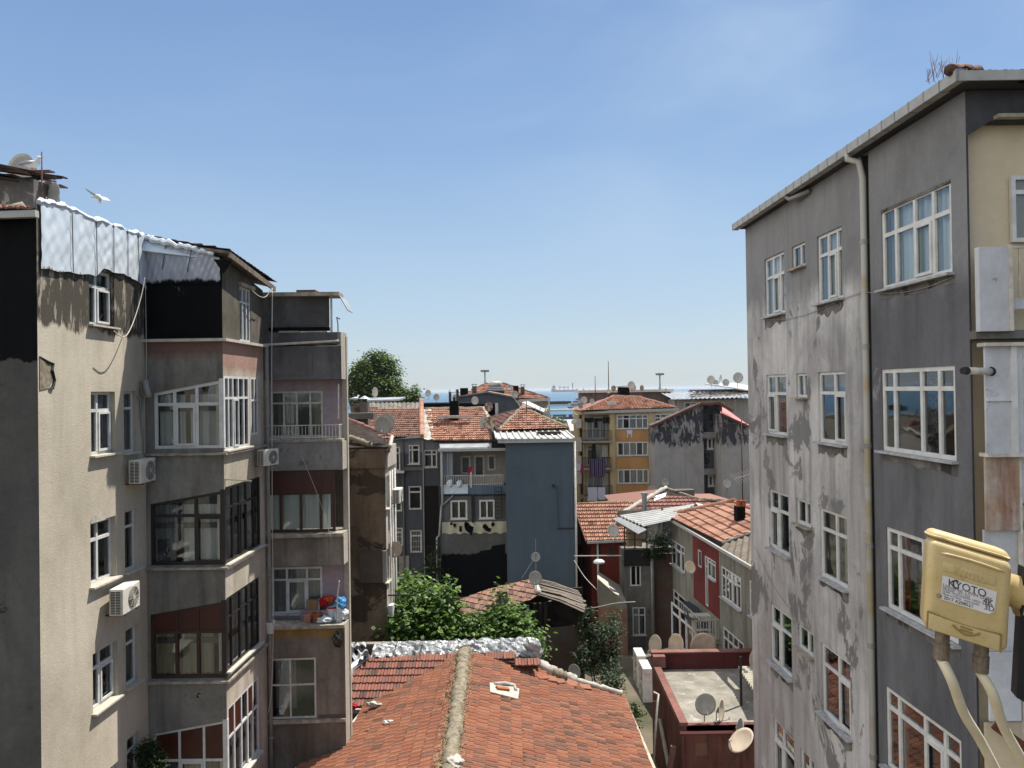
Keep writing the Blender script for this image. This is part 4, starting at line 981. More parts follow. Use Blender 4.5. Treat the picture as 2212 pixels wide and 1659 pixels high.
def chimney(px0, px1, pt, pb, Y, label, mat='pl_e2', cap='cone', dep=.5):
    a = at(px0, pb, Y); c = at(px1, pt, Y); t = thing('chimney', label, 'chimney', ((a.x+c.x)/2, Y+dep/2, a.z))
    mb = MB(); mb.box((a.x, Y, a.z-.6), (c.x, Y+dep, c.z)); mb.build('stack', M[mat], t)
    w_ = (c.x-a.x); m = (a.x+c.x)/2
    if cap == 'cone':
        mb = MB(); lathe(mb, [(w_*.75, 0), (w_*.1, w_*.35), (.02, w_*.37)], (m, Y+dep/2, c.z+.16), 16); mb.build('cowl', M['zinc'], t)
        mb = MB(); mb.tube([(m, Y+dep/2, c.z), (m, Y+dep/2, c.z+.17)], w_*.3, 12); mb.build('flue', M['black'], t)
    elif cap == 'slab':
        mb = MB(); mb.box((a.x-.06, Y-.06, c.z+.14), (c.x+.06, Y+dep+.06, c.z+.2)); 
        mb.build('cap', M['concrete'], t)
        for dx in (a.x+.04, c.x-.04): mb = MB(); mb.bar((dx, Y+.06, c.z), (dx, Y+.06, c.z+.14), .05); mb.build('leg', M['concrete'], t)
    return t
chimney(777, 794, 868, 905, 40, 'grey chimney with a conical metal cowl left of the tile roof', 'pl_e2', 'cone', .6)
mb = MB(); a = at(745, 893, 39); mb.box((a.x-1, 39, a.z-.3), (gx(806, 39), 40, a.z)); 
tag(mb.build('parapet_wall', M['pl_e2']), 'low grey parapet wall with stacked blocks behind the brown building roof', 'wall')
chimney(758, 776, 872, 893, 40.2, 'short brick chimney left of the cowled chimney', 'pl_brown', None, .5)
def build_f():
    b = thing('loggia_house', 'grey house with an open balcony, torn foil band and tar-black foot below orange tiles', 'house', (gx(1010, 46.5), 48, 0))
    f = face(949, 46.5, 1092, 46.5); Z = lambda y: f.uz(1010, y)[1]; X = lambda px: f.uz(px, 1000)[0]
    zt = Z(972); zfl = Z(1050)
    Hw = [PX(f, 973, 1009, 1081, 1122), PX(f, 1035, 1068, 1080, 1121)]
    wall(f, 0, f.len, 0, Z(1068), Hw, M['pl_f'], b, rec=.08, room=.8)
    for i, h in enumerate(Hw): window(f, h, b, cols=(.5,), tr=None, w=.1, rec=.06, cur=[(0, 1, 'curtain_beige')] if i == 0 else [(0, .4, 'curtain_beige'), (.5, .95, 'curtain_beige')], sill='sillwhite', sillout=.08)
    mb = MB(); tp = [f.uz(*q) for q in ((952, 1214), (985, 1213), (1008, 1207), (1012, 1203), (1034, 1200), (1037, 1190), (1060, 1187), (1063, 1179), (1091, 1175), (1091, 1260), (952, 1260))]
    mb.prism([f.p(u, z, .002) for u, z in tp], f.n*.004); mb.build('tar_coat', M['tar'], b)
    # torn foil band
    mf = foilmat('tattered_foil_band', tear=None, base='#a9a18a', metal=.4, seed=5)
    nt_ = mf.node_tree; bs = nt_.nodes['Principled BSDF']
    mb = MB(); zb0, zb1 = Z(1152), Z(1127)
    mb.grid(lambda x, y: f.p(X(953)+(X(1092)-X(953))*x, zb0+(zb1-zb0)*y+.04*math.sin(x*40)*(1-y), .04+.03*math.sin(x*50+y*5)*math.sin(y*6+x*9)), 60, 8); mb.build('foil_band', mf, b, smooth=True)
    rn = random.Random(8)
    for (px, py, s) in ((983, 1134, .25), (995, 1141, .35), (1012, 1138, .5), (1018, 1146, .45), (1007, 1133, .3), (1048, 1138, .4), (1056, 1144, .35), (1064, 1133, .25), (975, 1131, .2)):
        u, z = f.uz(px, py); mb = MB(); mb.prism([f.p(u+s*.4*rn.uniform(.5, 1.5)*math.cos(a), z+s*.6*rn.uniform(.5, 1.3)*math.sin(a), .075) for a in [k*math.pi/4 for k in range(8)]], f.n*.006); mb.build('tar_tear', M['tar'], b)
    # balcony: floor, blue parapet, foil curtain panel, railings
    mb = MB(); f.fbox(mb, 0, f.len, Z(1068)+.001, zfl, -1.5, .01); mb.build('balcony_floor', M['pl_blue2'], b)
    mb = MB(); f.fbox(mb, 0, f.len, Z(1071), Z(1068)-.001, .005, .06); mb.build('ledge', M['black'], b)
    mb = MB(); 
    mb.grid(lambda x, y: f.p(X(955)+(X(1010)-X(955))*x, Z(1066)+(Z(1046)-Z(1066))*y, .05+.03*math.sin(x*15+y*4)), 30, 6); mb.build('foil_panel', M['foil'], b, smooth=True)
    f2 = Fr((f.p(0, 0, -1.4).x, f.p(0, 0, -1.4).y), (f.p(f.len, 0, -1.4).x, f.p(f.len, 0, -1.4).y))
    Hd = [PX(f2, 995, 1016, 985, 1024), PX(f2, 1024, 1046, 984, 1030), PX(f2, 1053, 1070, 983, 1016)]
    wall(f2, 0, f.len, zfl, zt, Hd, M['pl_cream2'], b, 'balcony_wall', rec=.06, room=.7)
    for h in Hd: window(f2, h, b, cols=(), tr=None, w=.1, rec=.04, cur=[], sill=None, fm='pvc_old')
    mb = MB(); mb.face([f.p(0, zfl, 0), f.p(0, zfl, -1.4), f.p(0, zt, -1.4), f.p(0, zt, 0)]); mb.face([f.p(f.len, zfl, 0), f.p(f.len, zfl, -1.4), f.p(f.len, zt, -1.4), f.p(f.len, zt, 0)]); mb.build('side_wall', M['pl_blue2'], b)
    mb = MB(); f.fbox(mb, 0, .07, zfl, zt, -.1, 0); mb.build('post', M['pvc_old'], b)
    mb = MB(); zr = Z(1027)
    for zz in (zr, zfl+.1): mb.bar(f.p(X(960), zz, -.05), f.p(X(1086), zz, -.05), .04)
    for k in range(34): u = X(960)+(X(1086)-X(960))*k/33; mb.bar(f.p(u, zfl, -.05), f.p(u, zr, -.05), .03)
    mb.bar(f.p(X(1017), zfl-.1, -.02), f.p(X(1017), zr+.2, -.02), .09)
    mb.build('balcony_railing', M['pvc_old'], b)
    curtain(f, X(958), X(978), Z(1046), Z(978), -.15, M['curtain_grey'], b, .05, .25)
    # gutter and sheet over the balcony
    mb = MB(); mb.bar(f.p(-.1, zt+.02, .12), f.p(f.len-.05, zt+.02, .12), .16); mb.build('gutter', M['gutter'], b)
    a = at(949, 958, 47.6); c = at(1062, 956, 47.6)
    mb = MB(); mb.prism([f.p(0, zt+.1, .1), f.p(X(1062), zt+.1, .1), c, a], (0, 0, .06)); mb.build('roof_sheet', M['zinc'], b)
    mb = MB(); mb.prism([f.p(X(1062)+.01, zt+.09, .1), f.p(f.len-.05, zt+.09, .1), at(1088, 952, 47.6), c], (0, 0, .05)); mb.build('roof_sheet', M['tar'], b)
    # downpipe with bend
    mb = MB(); mb.tube([f.p(.12, zt, .1), f.p(.12, Z(1085), .1), f.p(.05, Z(1092), .1), f.p(-.1, Z(1155), .1), f.p(-.25, Z(1160), .1), f.p(-.25, Z(1280), .1)], .07, 8); mb.build('downpipe', M['pipe_grey'], b, smooth=True)
    mb = MB(); mb.tube([f.p(.12, Z(1090), .1), f.p(.75, Z(1070), .1)], .05, 8); mb.build('downpipe', M['pipe_grey'], b, smooth=True)
    mb = MB(); mb.bar(f.p(X(1020), Z(1128), .08), f.p(X(1020), Z(1070), .08), .14); mb.build('dark_pipe', M['black'], b)
    # ladder hanging at the right
    mb = MB()
    for dx in (0, .42): mb.bar(f.p(X(1068)+dx, Z(1120), .2), f.p(X(1068)+dx, Z(1052), .2), .04)
    for k in range(9): z = Z(1118)+(Z(1054)-Z(1118))*k/8; mb.bar(f.p(X(1068), z, .2), f.p(X(1068)+.42, z, .2), .03)
    tag(mb.build('ladder', M['wooddark']), 'thin dark ladder against the grey wall beside the blue building', 'ladder')
    # orange tile roof facing the viewer
    e0 = at(916, 953, 47.4); n = V((0, -.38, 1)).normalized(); q = lambda px, py: hit(px, py, e0, n)
    tiles([q(936, 953), q(1062, 952), q(1062, 905), q(1044, 884), q(920, 886)], (0, -1, -.38), M['tile_orange'], b, tw=.24, tl=.33, seed=13, jitter=2, th=.08, rib=.045, stagger=0)
    tp = [q(910, 886), q(932, 886), q(938, 953), q(916, 953)]
    mb = MB(); P = [p+V((0, 0, .06)) for p in tp]
    mb.grid(lambda x, y: (P[0].lerp(P[1], x)).lerp(P[3].lerp(P[2], x), y)+V((0, 0, .05*math.sin(y*33)+.03*math.sin(x*9+y*20))), 8, 40); mb.build('white_verge_tiles', M['cementwhite'], b, smooth=True)
    mortar(q(918, 884), q(1046, 882), .13, M['cement'], b, step=.3)
    mortar(q(1046, 882), q(1066, 935), .13, M['cementwhite'], b, step=.3)
    mb = MB(); mb.box((f.p(0,0).x, 47.95, 0), (f.p(f.len, 0).x-.01, 53, zt-.02)); mb.build('body', M['pl_f'], b)
    mb = MB(); r = q(1040, 883); mb.box((f.p(0,0).x-1.15, r.y+.02, zt), (r.x, r.y+.3, r.z)); mb.build('gable', M['pl_f'], b)
    return b, f, q
M['pl_cream2'] = plaster('cream_wall', '#a39685', '#93866f', None, .5, .15, .8, .3, off=75)
BF, fF, qF = build_f()

t = chimney(971, 990, 866, 895, 50.2, 'black chimney with three iron flue pipes on the orange tile roof', 'tar', None, .6)
for i, (px, py) in enumerate(((972, 847), (981, 858), (988, 841))):
    mb = MB(); p = at(px, py, 50.5); mb.tube([p, V((p.x, p.y, at(px, 868, 50.5).z))], .09, 8); mb.build('flue_pipe', M['iron'], t)
mb = MB(); p = at(980, 899, 49.9); mb.box(p+V((-1.1, -.3, -.12)), p+V((1.2, .0, .05))); tag(mb.build('chimney_flashing', M['cementwhite']), 'white flashing smeared round the foot of the black chimney', 'flashing')
# laundry and bags on the loggia
M['cloth_pink'] = simple('pink_cloth', '#a12e52', '#80233f', .9, .1, size=5)
def cloth(fr, px0, px1, pt, pb, d, mat, label, cat='laundry', amp=.03, group='washing hung out to dry', name='hanging_cloth', parent=None):
    u0, zt = fr.uz(px0, pt); u1, zb = fr.uz(px1, pb); ph = rnd.random()*6; mb = MB()
    mb.grid(lambda x, y: fr.p(u0+(u1-u0)*(x+.04*math.sin(y*5+ph)*(1-y)), zb+(zt-zb)*y+.03*math.sin(x*7+ph)*(1-y), d+amp*math.sin(x*9+ph)*(1.2-y)), 12, 8)
    o = mb.build(name, mat, smooth=True, recalc=False); return tag(o, label, cat, group)
cloth(fF, 1010, 1020, 1010, 1026, -.5, M['cloth_pink'], 'dark pink cloth hanging in the open balcony of the grey house')
for i, px in enumerate((972, 993)):
    p = fF.p(fF.uz(px, 1046)[0], fF.uz(px, 1044)[1], .12)
    blob('plastic_bag', p, .22, M['bag_white'], ['white bag hanging on the balcony foil panel, left one', 'white bag hanging on the balcony foil panel, right one'][i], 'plastic bag', 11+i, (.8, .6, 1))
# ================================================================ blue building
def build_g():
    b = thing('blue_building', 'tall blank blue rendered building with white sheet metal eave and orange tiled hip roof', 'house', (gx(1165, 45.5), 47, 0))
    f = face(1090, 45.5, 1238, 45.5); Z = lambda y: f.uz(1165, y)[1]; X = lambda px: f.uz(px, 1000)[0]
    zt = Z(954)
    mb = MB(); a = f.p(0, 0); c = f.p(f.len, 0); mb.box((a.x, 45.5, 0), (c.x, 52, zt)); mb.build('wall', M['pl_blue'], b)
    for (u0, u1, z0, z1) in ((X(1201), X(1203), Z(1142), Z(1050)), (X(1231), X(1238)-.05, Z(1142), Z(1045))):
        mb = MB(); f.fbox(mb, u0, u1, z0, z1, .003, .06); mb.build('wall_rib', M['pl_blue'], b)
    mb = MB(); mb.tube([f.p(X(1201), Z(1142), .07), f.p(X(1238), Z(1141), .07)], .03, 6); mb.build('conduit', M['black'], b)
    mb = MB(); mb.bar(f.p(X(1194), Z(1049), 0), f.p(X(1194), Z(1049), .45), .12); mb.build('bracket', M['iron'], b)
    # gutter and white metal eave roof
    mb = MB(); mb.bar(f.p(-.45, zt+.06, .2), f.p(f.len+.02, zt+.06, .2), .13, .2); mb.build('gutter', M['gutter'], b)
    mb = MB(); p0 = at(1072, 948, 45.2); p1 = at(1241, 947, 45.2); q1 = at(1222, 931, 46.9); q0 = at(1068, 933, 46.9)
    N = 12
    mb.prism([p0, p1, q1, q0], (0, 0, -.05))
    mb.build('metal_roof', M['whitemetal'], b)
    for k in range(N+1):
        mb = MB(); x = k/N; mb.bar(p0.lerp(p1, x)+V((0, 0, .03)), q0.lerp(q1, x)+V((0, 0, .03)), .09, .08); mb.build('standing_seam', M['whitemetal'], b)
    mb = MB(); p = at(1186, 942, 46.0); mb.box(p+V((-.7, 0, -.1)), p+V((.7, .5, .25))); mb.build('roof_hatch', M['iron'], b)
    e = at(1077, 931, 46.8); n = V((0, -.42, 1)).normalized(); q = lambda px, py: hit(px, py, e, n)
    apex = q(1126, 882)
    tiles([q(1077, 931), q(1228, 926), apex], (0, -1, -.42), M['tile_orange'], b, tw=.25, tl=.33, seed=21, jitter=2, th=.08, rib=.045, stagger=0)
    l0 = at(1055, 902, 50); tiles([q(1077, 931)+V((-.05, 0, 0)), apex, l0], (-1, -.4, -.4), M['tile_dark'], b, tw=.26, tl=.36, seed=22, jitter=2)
    mortar(q(1077, 931), apex, .13, M['cement'], b, step=.25); mortar(apex, q(1228, 925), .15, M['cement'], b, step=.25, seed=9)
    mb = MB(); mb.face([q(1077, 931), q(1228, 926), V((q(1228, 926).x, 51, e.z)), V((e.x, 51, e.z))]); mb.face([apex, q(1228, 926), V((q(1228, 926).x, 51, e.z))]); mb.face([apex, V((q(1228, 926).x, 51, e.z)), V((e.x, 51, e.z))]); mb.build('rear_roof', M['tile_dark'], b)
    mb = MB(); mb.tube([f.p(f.len+.04, 0, .1), f.p(f.len+.04, zt, .1)], .06, 8); mb.build('downpipe', M['pvc_old'], b, smooth=True)
    return b, f
BG, fG = build_g()
# ================================================================ grey gable, flat black roof and far tiled house
z3 = lambda x, y: ((x/2.765+1600)/1.8228, (y/2.765+1400)/1.8228)
z1 = lambda x, y: ((x/2.552+2250)/1.8228, (y/2.552+1400)/1.8228)
z8 = lambda x, y: ((x/2.37+1900)/1.8228, (y/2.37+1300)/1.8228)
M['pl_gable'] = plaster('slate_grey_render', '#565a63', '#4c5059', None, .5, .2, .4, .2, off=81)
def build_h():
    b = thing('gable_house', 'plain slate grey gable wall standing behind the orange tile roof', 'house', (gx(1050, 60), 61, 0))
    pts = [at(*z3(560, 455), 60), at(*z3(880, 405), 60), at(*z3(1160, 460), 60), at(*z3(1255, 590), 60)]
    lo = [V((pts[3].x, 60, 0)), V((pts[0].x, 60, 0))]
    mb = MB(); mb.prism(pts+lo, (0, 8, 0)); mb.build('gable_wall', M['pl_gable'], b)
    mb = MB()
    mb.prism([p+V((0, -.15, .0)) for p in pts]+[p+V((0, -.15, .12)) for p in pts[::-1]], (0, 8.4, 0)); mb.build('roof', M['concrete'], b)
    return b
build_h()
def build_flat():
    a = at(905, 872, 55); c = at(1026, 870, 55)
    b = thing('flat_roofed_house', 'low house with long black tarred flat roof edge behind the tile roofs', 'house', ((a.x+c.x)/2, 57, 0))
    mb = MB(); mb.box((a.x, 55, 0), (c.x, 59.8, a.z-.25)); mb.build('wall', M['pl_e2'], b)
    mb = MB(); mb.box((a.x-.2, 54.8, a.z-.249), (c.x+.2, 59.9, a.z)); mb.build('roof_slab', M['tar'], b)
    mb = MB(); p0 = at(1026, 873, 53); mb.box(p0+V((-.1, 0, -1.6)), p0+V((1.6, 1.4, 0))); mb.build('roof_shed', M['tar'], b)
    mb = MB(); mb.bar(p0+V((1.5, -.1, -1.6)), p0+V((1.5, -.1, .05)), .2); mb.build('post', M['pvc_old'], b)
build_flat()
def build_i():
    b = thing('far_tiled_house', 'far house with a broad tiled roof carrying a solar water heater, before the sea', 'house', (gx(1085, 76), 78, 0))
    e = at(1085, 862, 74); n = V((0, -.3, 1)).normalized(); q = lambda px, py: hit(px, py, e, n)
    P = [q(985, 860), q(1187, 862), q(1131, 842), q(1087, 829), q(1052, 829), q(1020, 843)]
    tiles(P, (0, -1, -.3), M['tile_orange'], b, tw=.35, tl=.5, seed=31, jitter=2, th=.1)
    mb = MB(); mb.box((P[0].x, 74.3, 0), (P[1].x-.2, 84, e.z-.1)); mb.build('wall', M['pl_cream2'], b)
    mb = MB(); mb.face([P[3], P[4], V((P[0].x, 86, e.z)), V((P[1].x, 86, e.z))]); mb.face([P[3], P[1], V((P[1].x, 86, e.z))]); mb.face([P[4], P[0], V((P[0].x, 86, e.z))]); mb.build('rear_roof', M['tile_orange'], b)
    mortar(P[3], P[1], .16, M['tile_dark'], b, step=.4, name='hip_tiles'); mortar(P[4], P[5], .16, M['tile_dark'], b, step=.4, name='hip_tiles')
    mb = MB(); mb.bar(at(1120, 866, 73.4), at(1188, 863, 73.4), .25); mb.build('gutter', M['gutter'], b)
    # lower wing with white awnings
    mb = MB(); a = at(1118, 882, 70); c = at(1186, 866, 70); mb.box((a.x, 70, 0), (c.x, 74.2, at(1150, 884, 70).z)); mb.build('wall', M['pl_cream2'], b)
    e2 = at(1130, 898, 68); n2 = V((0, -.35, 1)).normalized(); q2 = lambda px, py: hit(px, py, e2, n2)
    tiles([q2(1128, 886), q2(1172, 898), q2(1165, 884), q2(1128, 872)], (0, -1, -.35), M['tile_orange'], b, tw=.3, tl=.5, seed=32)
    mb = MB(); mb.prism([at(1127, 871, 69), at(1177, 893, 66), at(1182, 888, 69.5), at(1140, 868, 70)], (0, 0, .08)); mb.build('awning', M['whitemetal'], b)
    mb = MB(); mb.prism([at(1176, 886, 66.5), at(1184, 888, 66.5), at(1188, 912, 66.5), at(1170, 910, 66.5)], (0, .1, 0)); mb.build('awning', M['pvc_old'], b)
    for px in (1137, 1147, 1157, 1167, 1178): mb = MB(); p = at(px, 880, 67.5); mb.bar(p, p+V((0, 0, -1.3)), .1); mb.build('post', M['pvc_old'], b)
    mb = MB(); p = at(1187, 880, 66.5); mb.bar(at(1186, 858, 66.5), at(1187, 925, 66.5), .16); mb.build('downpipe', M['pvc_old'], b)
    mb = MB(); a = at(1128, 905, 67); c = at(1186, 890, 67); mb.box((a.x, 67, 0), (c.x, 70, a.z)); mb.build('wing_wall', M['pl_cream2'], b)
    # solar heater: tank, sloping panels
    t = thing('solar_water_heater', 'solar water heater with white tank and dark panels on the far tiled roof', 'water heater', at(1070, 848, 72.5))
    s = at(1058, 830, 73.6); k = at(1081, 829, 73.6); mb = MB(); mb.tube([s, k], .28, 12); mb.build('tank', M['pvc_old'], t, smooth=True)
    mb = MB(); mb.prism([at(1056, 833, 73.4), at(1083, 833, 73.4), at(1088, 842, 72.6), at(1052, 843, 72.6)], (0, .06, .02)); mb.build('panel', M['glassdark'], t)
    for yy in (836.5, 841): mb = MB(); mb.bar(at(1054, yy, 72.7), at(1086, yy, 72.7), .14); mb.build('panel_frame', M['whitemetal'], t)
    mb = MB(); mb.bar(at(1051, 847, 72.4), at(1089, 847, 72.4), .35); mb.build('frame', M['iron'], t)
build_i()
GCH = 'chimneys on the far tiled roof'
chimney(994, 1010, 838, 853, 73, 'wide black box chimney left of the solar heater on the far roof', 'tar', None, 1)
chimney(1020, 1029, 834, 847, 74, 'narrow grey chimney with slab cap beside the solar heater on the far roof', 'pl_e2', 'slab', .5)
chimney(1109, 1120, 833, 846, 74, 'dark square chimney right of the solar heater on the far roof', 'tar', None, .7)
chimney(1125, 1133, 835, 847, 75, 'slotted chimney with slab cap, rightmost on the far roof', 'pl_e2', 'slab', .5)
# ================================================================ yellow apartment block
M['pl_yel'] = plaster('pale_yellow_render', '#c2a76f', '#b59a64', None, .5, .2, .5, .2, off=91, grain=.05, gr=.25)
M['pl_orange'] = plaster('orange_render', '#bf873f', '#b37c37', None, .5, .2, .5, .2, off=92, grain=.05, gr=.22)
def railing(fr, u0, u1, z0, z1, d, b, mat='iron', n=24, w=.03, name='balcony_railing'):
    mb = MB()
    for zz in (z1, z0+.05): mb.bar(fr.p(u0, zz, d), fr.p(u1, zz, d), w*1.4)
    for k in range(n+1): u = u0+(u1-u0)*k/n; mb.bar(fr.p(u, z0, d), fr.p(u, z1, d), w)
    return mb.build(name, M[mat], b)
def build_j():
    b = thing('yellow_apartment_block', 'yellow and orange apartment block with balconies of washing under a tiled hip roof', 'apartment building', (gx(1340, 78), 80, 0))
    f = face(1258, 78, 1458, 78); Z = lambda y, px=1330: f.uz(px, y)[1]; X = lambda px: f.uz(px, 1000)[0]
    zt = Z(891)
    H = [PX(f, 1332, 1400, 896, 927), PX(f, 1333, 1400, 955, 985), PX(f, 1334, 1401, 1014, 1045), PX(f, 1335, 1401, 1074, 1100), PX(f, 1413, 1451, 894, 925), PX(f, 1413, 1451, 954, 985)]
    HB = [(X(1262), X(1317), Z(951), Z(896)), (X(1262), X(1317), Z(1009), Z(957)), (X(1262), X(1317), Z(1070), Z(1018)), (X(1262), X(1317), Z(1135), Z(1080))]
    wall(f, 0, f.len, 0, zt, H+HB, M['pl_yel'], b, rec=.12, room=0)
    for i, h in enumerate(H):
        window(f, h, b, cols=(.2, .4, .62, .82) if i < 4 else (.35, .7), tr=.72 if i in (0, 4, 5) else None, w=.12, rec=.05, cur=[(.22, .4), (.42, .6), (.84, 1)] if i % 2 else [(.0, .18), (.4, .62), (.62, 1)], sill='sillwhite', fm='pvc')
    mb = MB(); f.fbox(mb, X(1330), f.len, 0, zt-.1, -1.3, -1.2); mb.build('inner_wall', M['interior'], b)
    # orange spandrels between the pilasters
    for (y0, y1) in ((929, 953), (988, 1012), (1047, 1071), (1102, 1130)):
        mb = MB(); f.fbox(mb, X(1331), X(1401), Z(y1), Z(y0), .002, .05); mb.build('spandrel_panel', M['pl_orange'], b)
    for (a, c) in ((1318, 1329), (1402, 1413)): mb = MB(); f.fbox(mb, X(a), X(c), 0, zt, .002, .16); mb.build('pilaster', M['pl_yel'], b)
    # balconies
    f2 = Fr((f.p(0, 0, -1.0).x, f.p(0, 0, -1.0).y), (f.p(f.len, 0, -1.0).x, f.p(f.len, 0, -1.0).y))
    for i, h in enumerate(HB):
        hd = (h[0]+.35, h[1]-.15, h[2]+.1, h[3]-.25)
        wall(f2, h[0]-.3, h[1]+.3, h[2], h[3], [hd], M['pl_yel'], b, 'balcony_wall', rec=.05, room=.8)
        window(f2, hd, b, cols=(.33, .68), tr=.8 if i < 2 else None, w=.12, rec=.03, cur=[(0, .3), (.35, .95)] if i != 1 else [(.35, 1)], sill=None)
        mb = MB(); f.fbox(mb, h[0]-.2, h[1]+.2, h[2]-.18, h[2], -1.0, .55); mb.build('balcony_slab', M['ledge'], b)
        railing(f, h[0]-.15, h[1]+.15, h[2], h[2]+1.05, .5, b)
        for uu in (h[0]-.15, h[1]+.15):
            mb = MB(); mb.bar(f.p(uu, h[2]+1.05, 0), f.p(uu, h[2]+1.05, .5), .04); mb.build('handrail', M['iron'], b)
        if i in (1, 2): mb = MB(); f.fbox(mb, h[1]-.75, h[1]-.1, h[2]+1.0-(1.0 if i == 2 else 0), h[3]-.2, -.6, -.5); mb.build('boiler_cabinet', M['pvc_old'], b)
    # left side wall with boxes
    g = at(1248, 900, 79); mb = MB(); mb.box((g.x, 79, 0), (f.p(0, 0).x-.01, 84, zt-.2)); mb.build('side_wall', M['pl_yel'], b)
    for y0, y1 in ((905, 925), (945, 975), (985, 1010), (1020, 1045)):
        p = at(1246, y1, 78.4); q = at(1256, y0, 78.4); mb = MB(); mb.box((p.x, 78.3, p.z), (q.x, 78.9, q.z)); mb.build('side_balcony', M['pvc_old'], b)
    # body and roof
    mb = MB(); mb.box((f.p(0, 0).x, 79.4, 0), (f.p(f.len, 0).x, 90, zt)); mb.build('body', M['pl_yel'], b)
    mb = MB(); mb.bar(f.p(-.3, zt+.06, .4), f.p(f.len+.3, zt+.2, .4), .14, .28); mb.build('gutter', M['gutter'], b)
    e = at(1256, 887, 77.5); n = V((0, -.3, 1)).normalized(); q = lambda px, py: hit(px, py, e, n)
    P = [q(1256, 888), q(1461, 881), q(1381, 858), q(1325, 856)]
    tiles(P, (0, -1, -.3), M['tile_orange'], b, tw=.3, tl=.42, seed=41, jitter=1, th=.1, rib=.05, stagger=0)
    mortar(P[0], P[3], .15, M['tile_pink'], b, step=.4, name='hip_tiles'); mortar(P[1], P[2], .15, M['tile_pink'], b, step=.4, name='hip_tiles'); mortar(P[2], P[3], .15, M['tile_pink'], b, step=.4, name='ridge_tiles')
    mb = MB(); mb.face([P[3], P[2], V((P[1].x, 90.5, P[1].z)), V((P[0].x, 90.5, P[0].z))]); mb.face([P[0], P[3], V((P[0].x, 90.5, P[0].z))]); mb.face([P[1], P[2], V((P[1].x, 90.5, P[1].z))]); mb.build('rear_roof', M['tile_pink'], b)
    p = q(1321, 876); mb = MB(); mb.box(p+V((-.4, -.2, -.1)), p+V((.5, .3, .45))); mb.build('roof_vent', M['pvc_old'], b)
    return b, f, X, Z, HB
BJ, fJ, XJ, ZJ, HB = build_j()
M['cloth_black'] = simple('black_cloth', '#15151a', '#222228', .9, .1)
M['cloth_white'] = simple('white_cloth', '#c9c6d2', '#b0adba', .9, .1)
M['cloth_lilac'] = simple('lilac_cloth', '#a79fc0', '#968db0', .9, .1)
def stripe():
    m = MT('striped_blanket', .95, .1); sx = m.sep(0); w_ = m.n('ShaderNodeTexWave'); w_.wave_type = 'BANDS'; w_.bands_direction = 'X'; w_.inputs['Scale'].default_value = .8
    m.L(m.pos, w_.inputs['Vector']); r = m.n('ShaderNodeValToRGB'); m.L(w_.outputs['Fac'], r.inputs[0]); el_ = r.color_ramp.elements
    el_[0].color = rgb('#2a2136'); el_[1].color = rgb('#1f2030'); r.color_ramp.interpolation = 'CONSTANT'
    for p_, c_ in ((.25, '#7e3246'), (.5, '#8c8794'), (.7, '#3a3a63')):
        q = r.color_ramp.elements.new(p_); q.color = rgb(c_)
    m.col(r.outputs[0]); return m.m
M['stripe'] = stripe()
G_ = 'washing hung out to dry'
cloth(fJ, 1271, 1305, 991, 1028, .62, M['stripe'], 'striped blanket over the middle balcony rail of the yellow block', 'blanket', group=None, name='striped_blanket')
cloth(fJ, 1262, 1282, 902, 912, .3, M['cloth_black'], 'black garment at the left end of the top balcony line')
cloth(fJ, 1283, 1300, 903, 910, .3, M['cloth_black'], 'black garment in the middle of the top balcony line')
cloth(fJ, 1301, 1316, 901, 914, .3, M['cloth_black'], 'black garment at the right end of the top balcony line')
cloth(fJ, 1283, 1290, 905, 924, .25, M['cloth_black'], 'long narrow black garment on the top balcony line')
cloth(fJ, 1268, 1289, 1051, 1080, .65, M['cloth_white'], 'white shirt on the lowest balcony line, left of the white trousers')
cloth(fJ, 1290, 1306, 1051, 1077, .65, M['cloth_white'], 'white trousers on the lowest balcony line')
cloth(fJ, 1277, 1286, 958, 990, .6, M['cloth_black'], 'black garment hanging above the striped blanket')
# small white shirt with sleeves below the top window
u0, za = fJ.uz(1353, 929); u1, zb_ = fJ.uz(1366, 945); mb = MB(); W_ = u1-u0; H_ = za-zb_
mb.prism([fJ.p(u0+W_*x, zb_+H_*y, .08) for x, y in ((0, 1), (1, 1), (.95, .3), (.85, 0), (.72, 0), (.72, .45), (.3, .45), (.22, 0), (.05, .05), (.1, .5))], fJ.n*.02)
tag(mb.build('hanging_shirt', M['cloth_white']), 'small white shirt pegged below the top right window of the yellow block', 'laundry', G_)
cloth(fJ, 1244, 1252, 1000, 1015, .9, M['cloth_white'], 'white cloth at the side balcony of the yellow block')
cloth(fJ, 1253, 1258, 1000, 1022, .9, M['cloth_pink'], 'pink and red cloth at the side balcony of the yellow block')
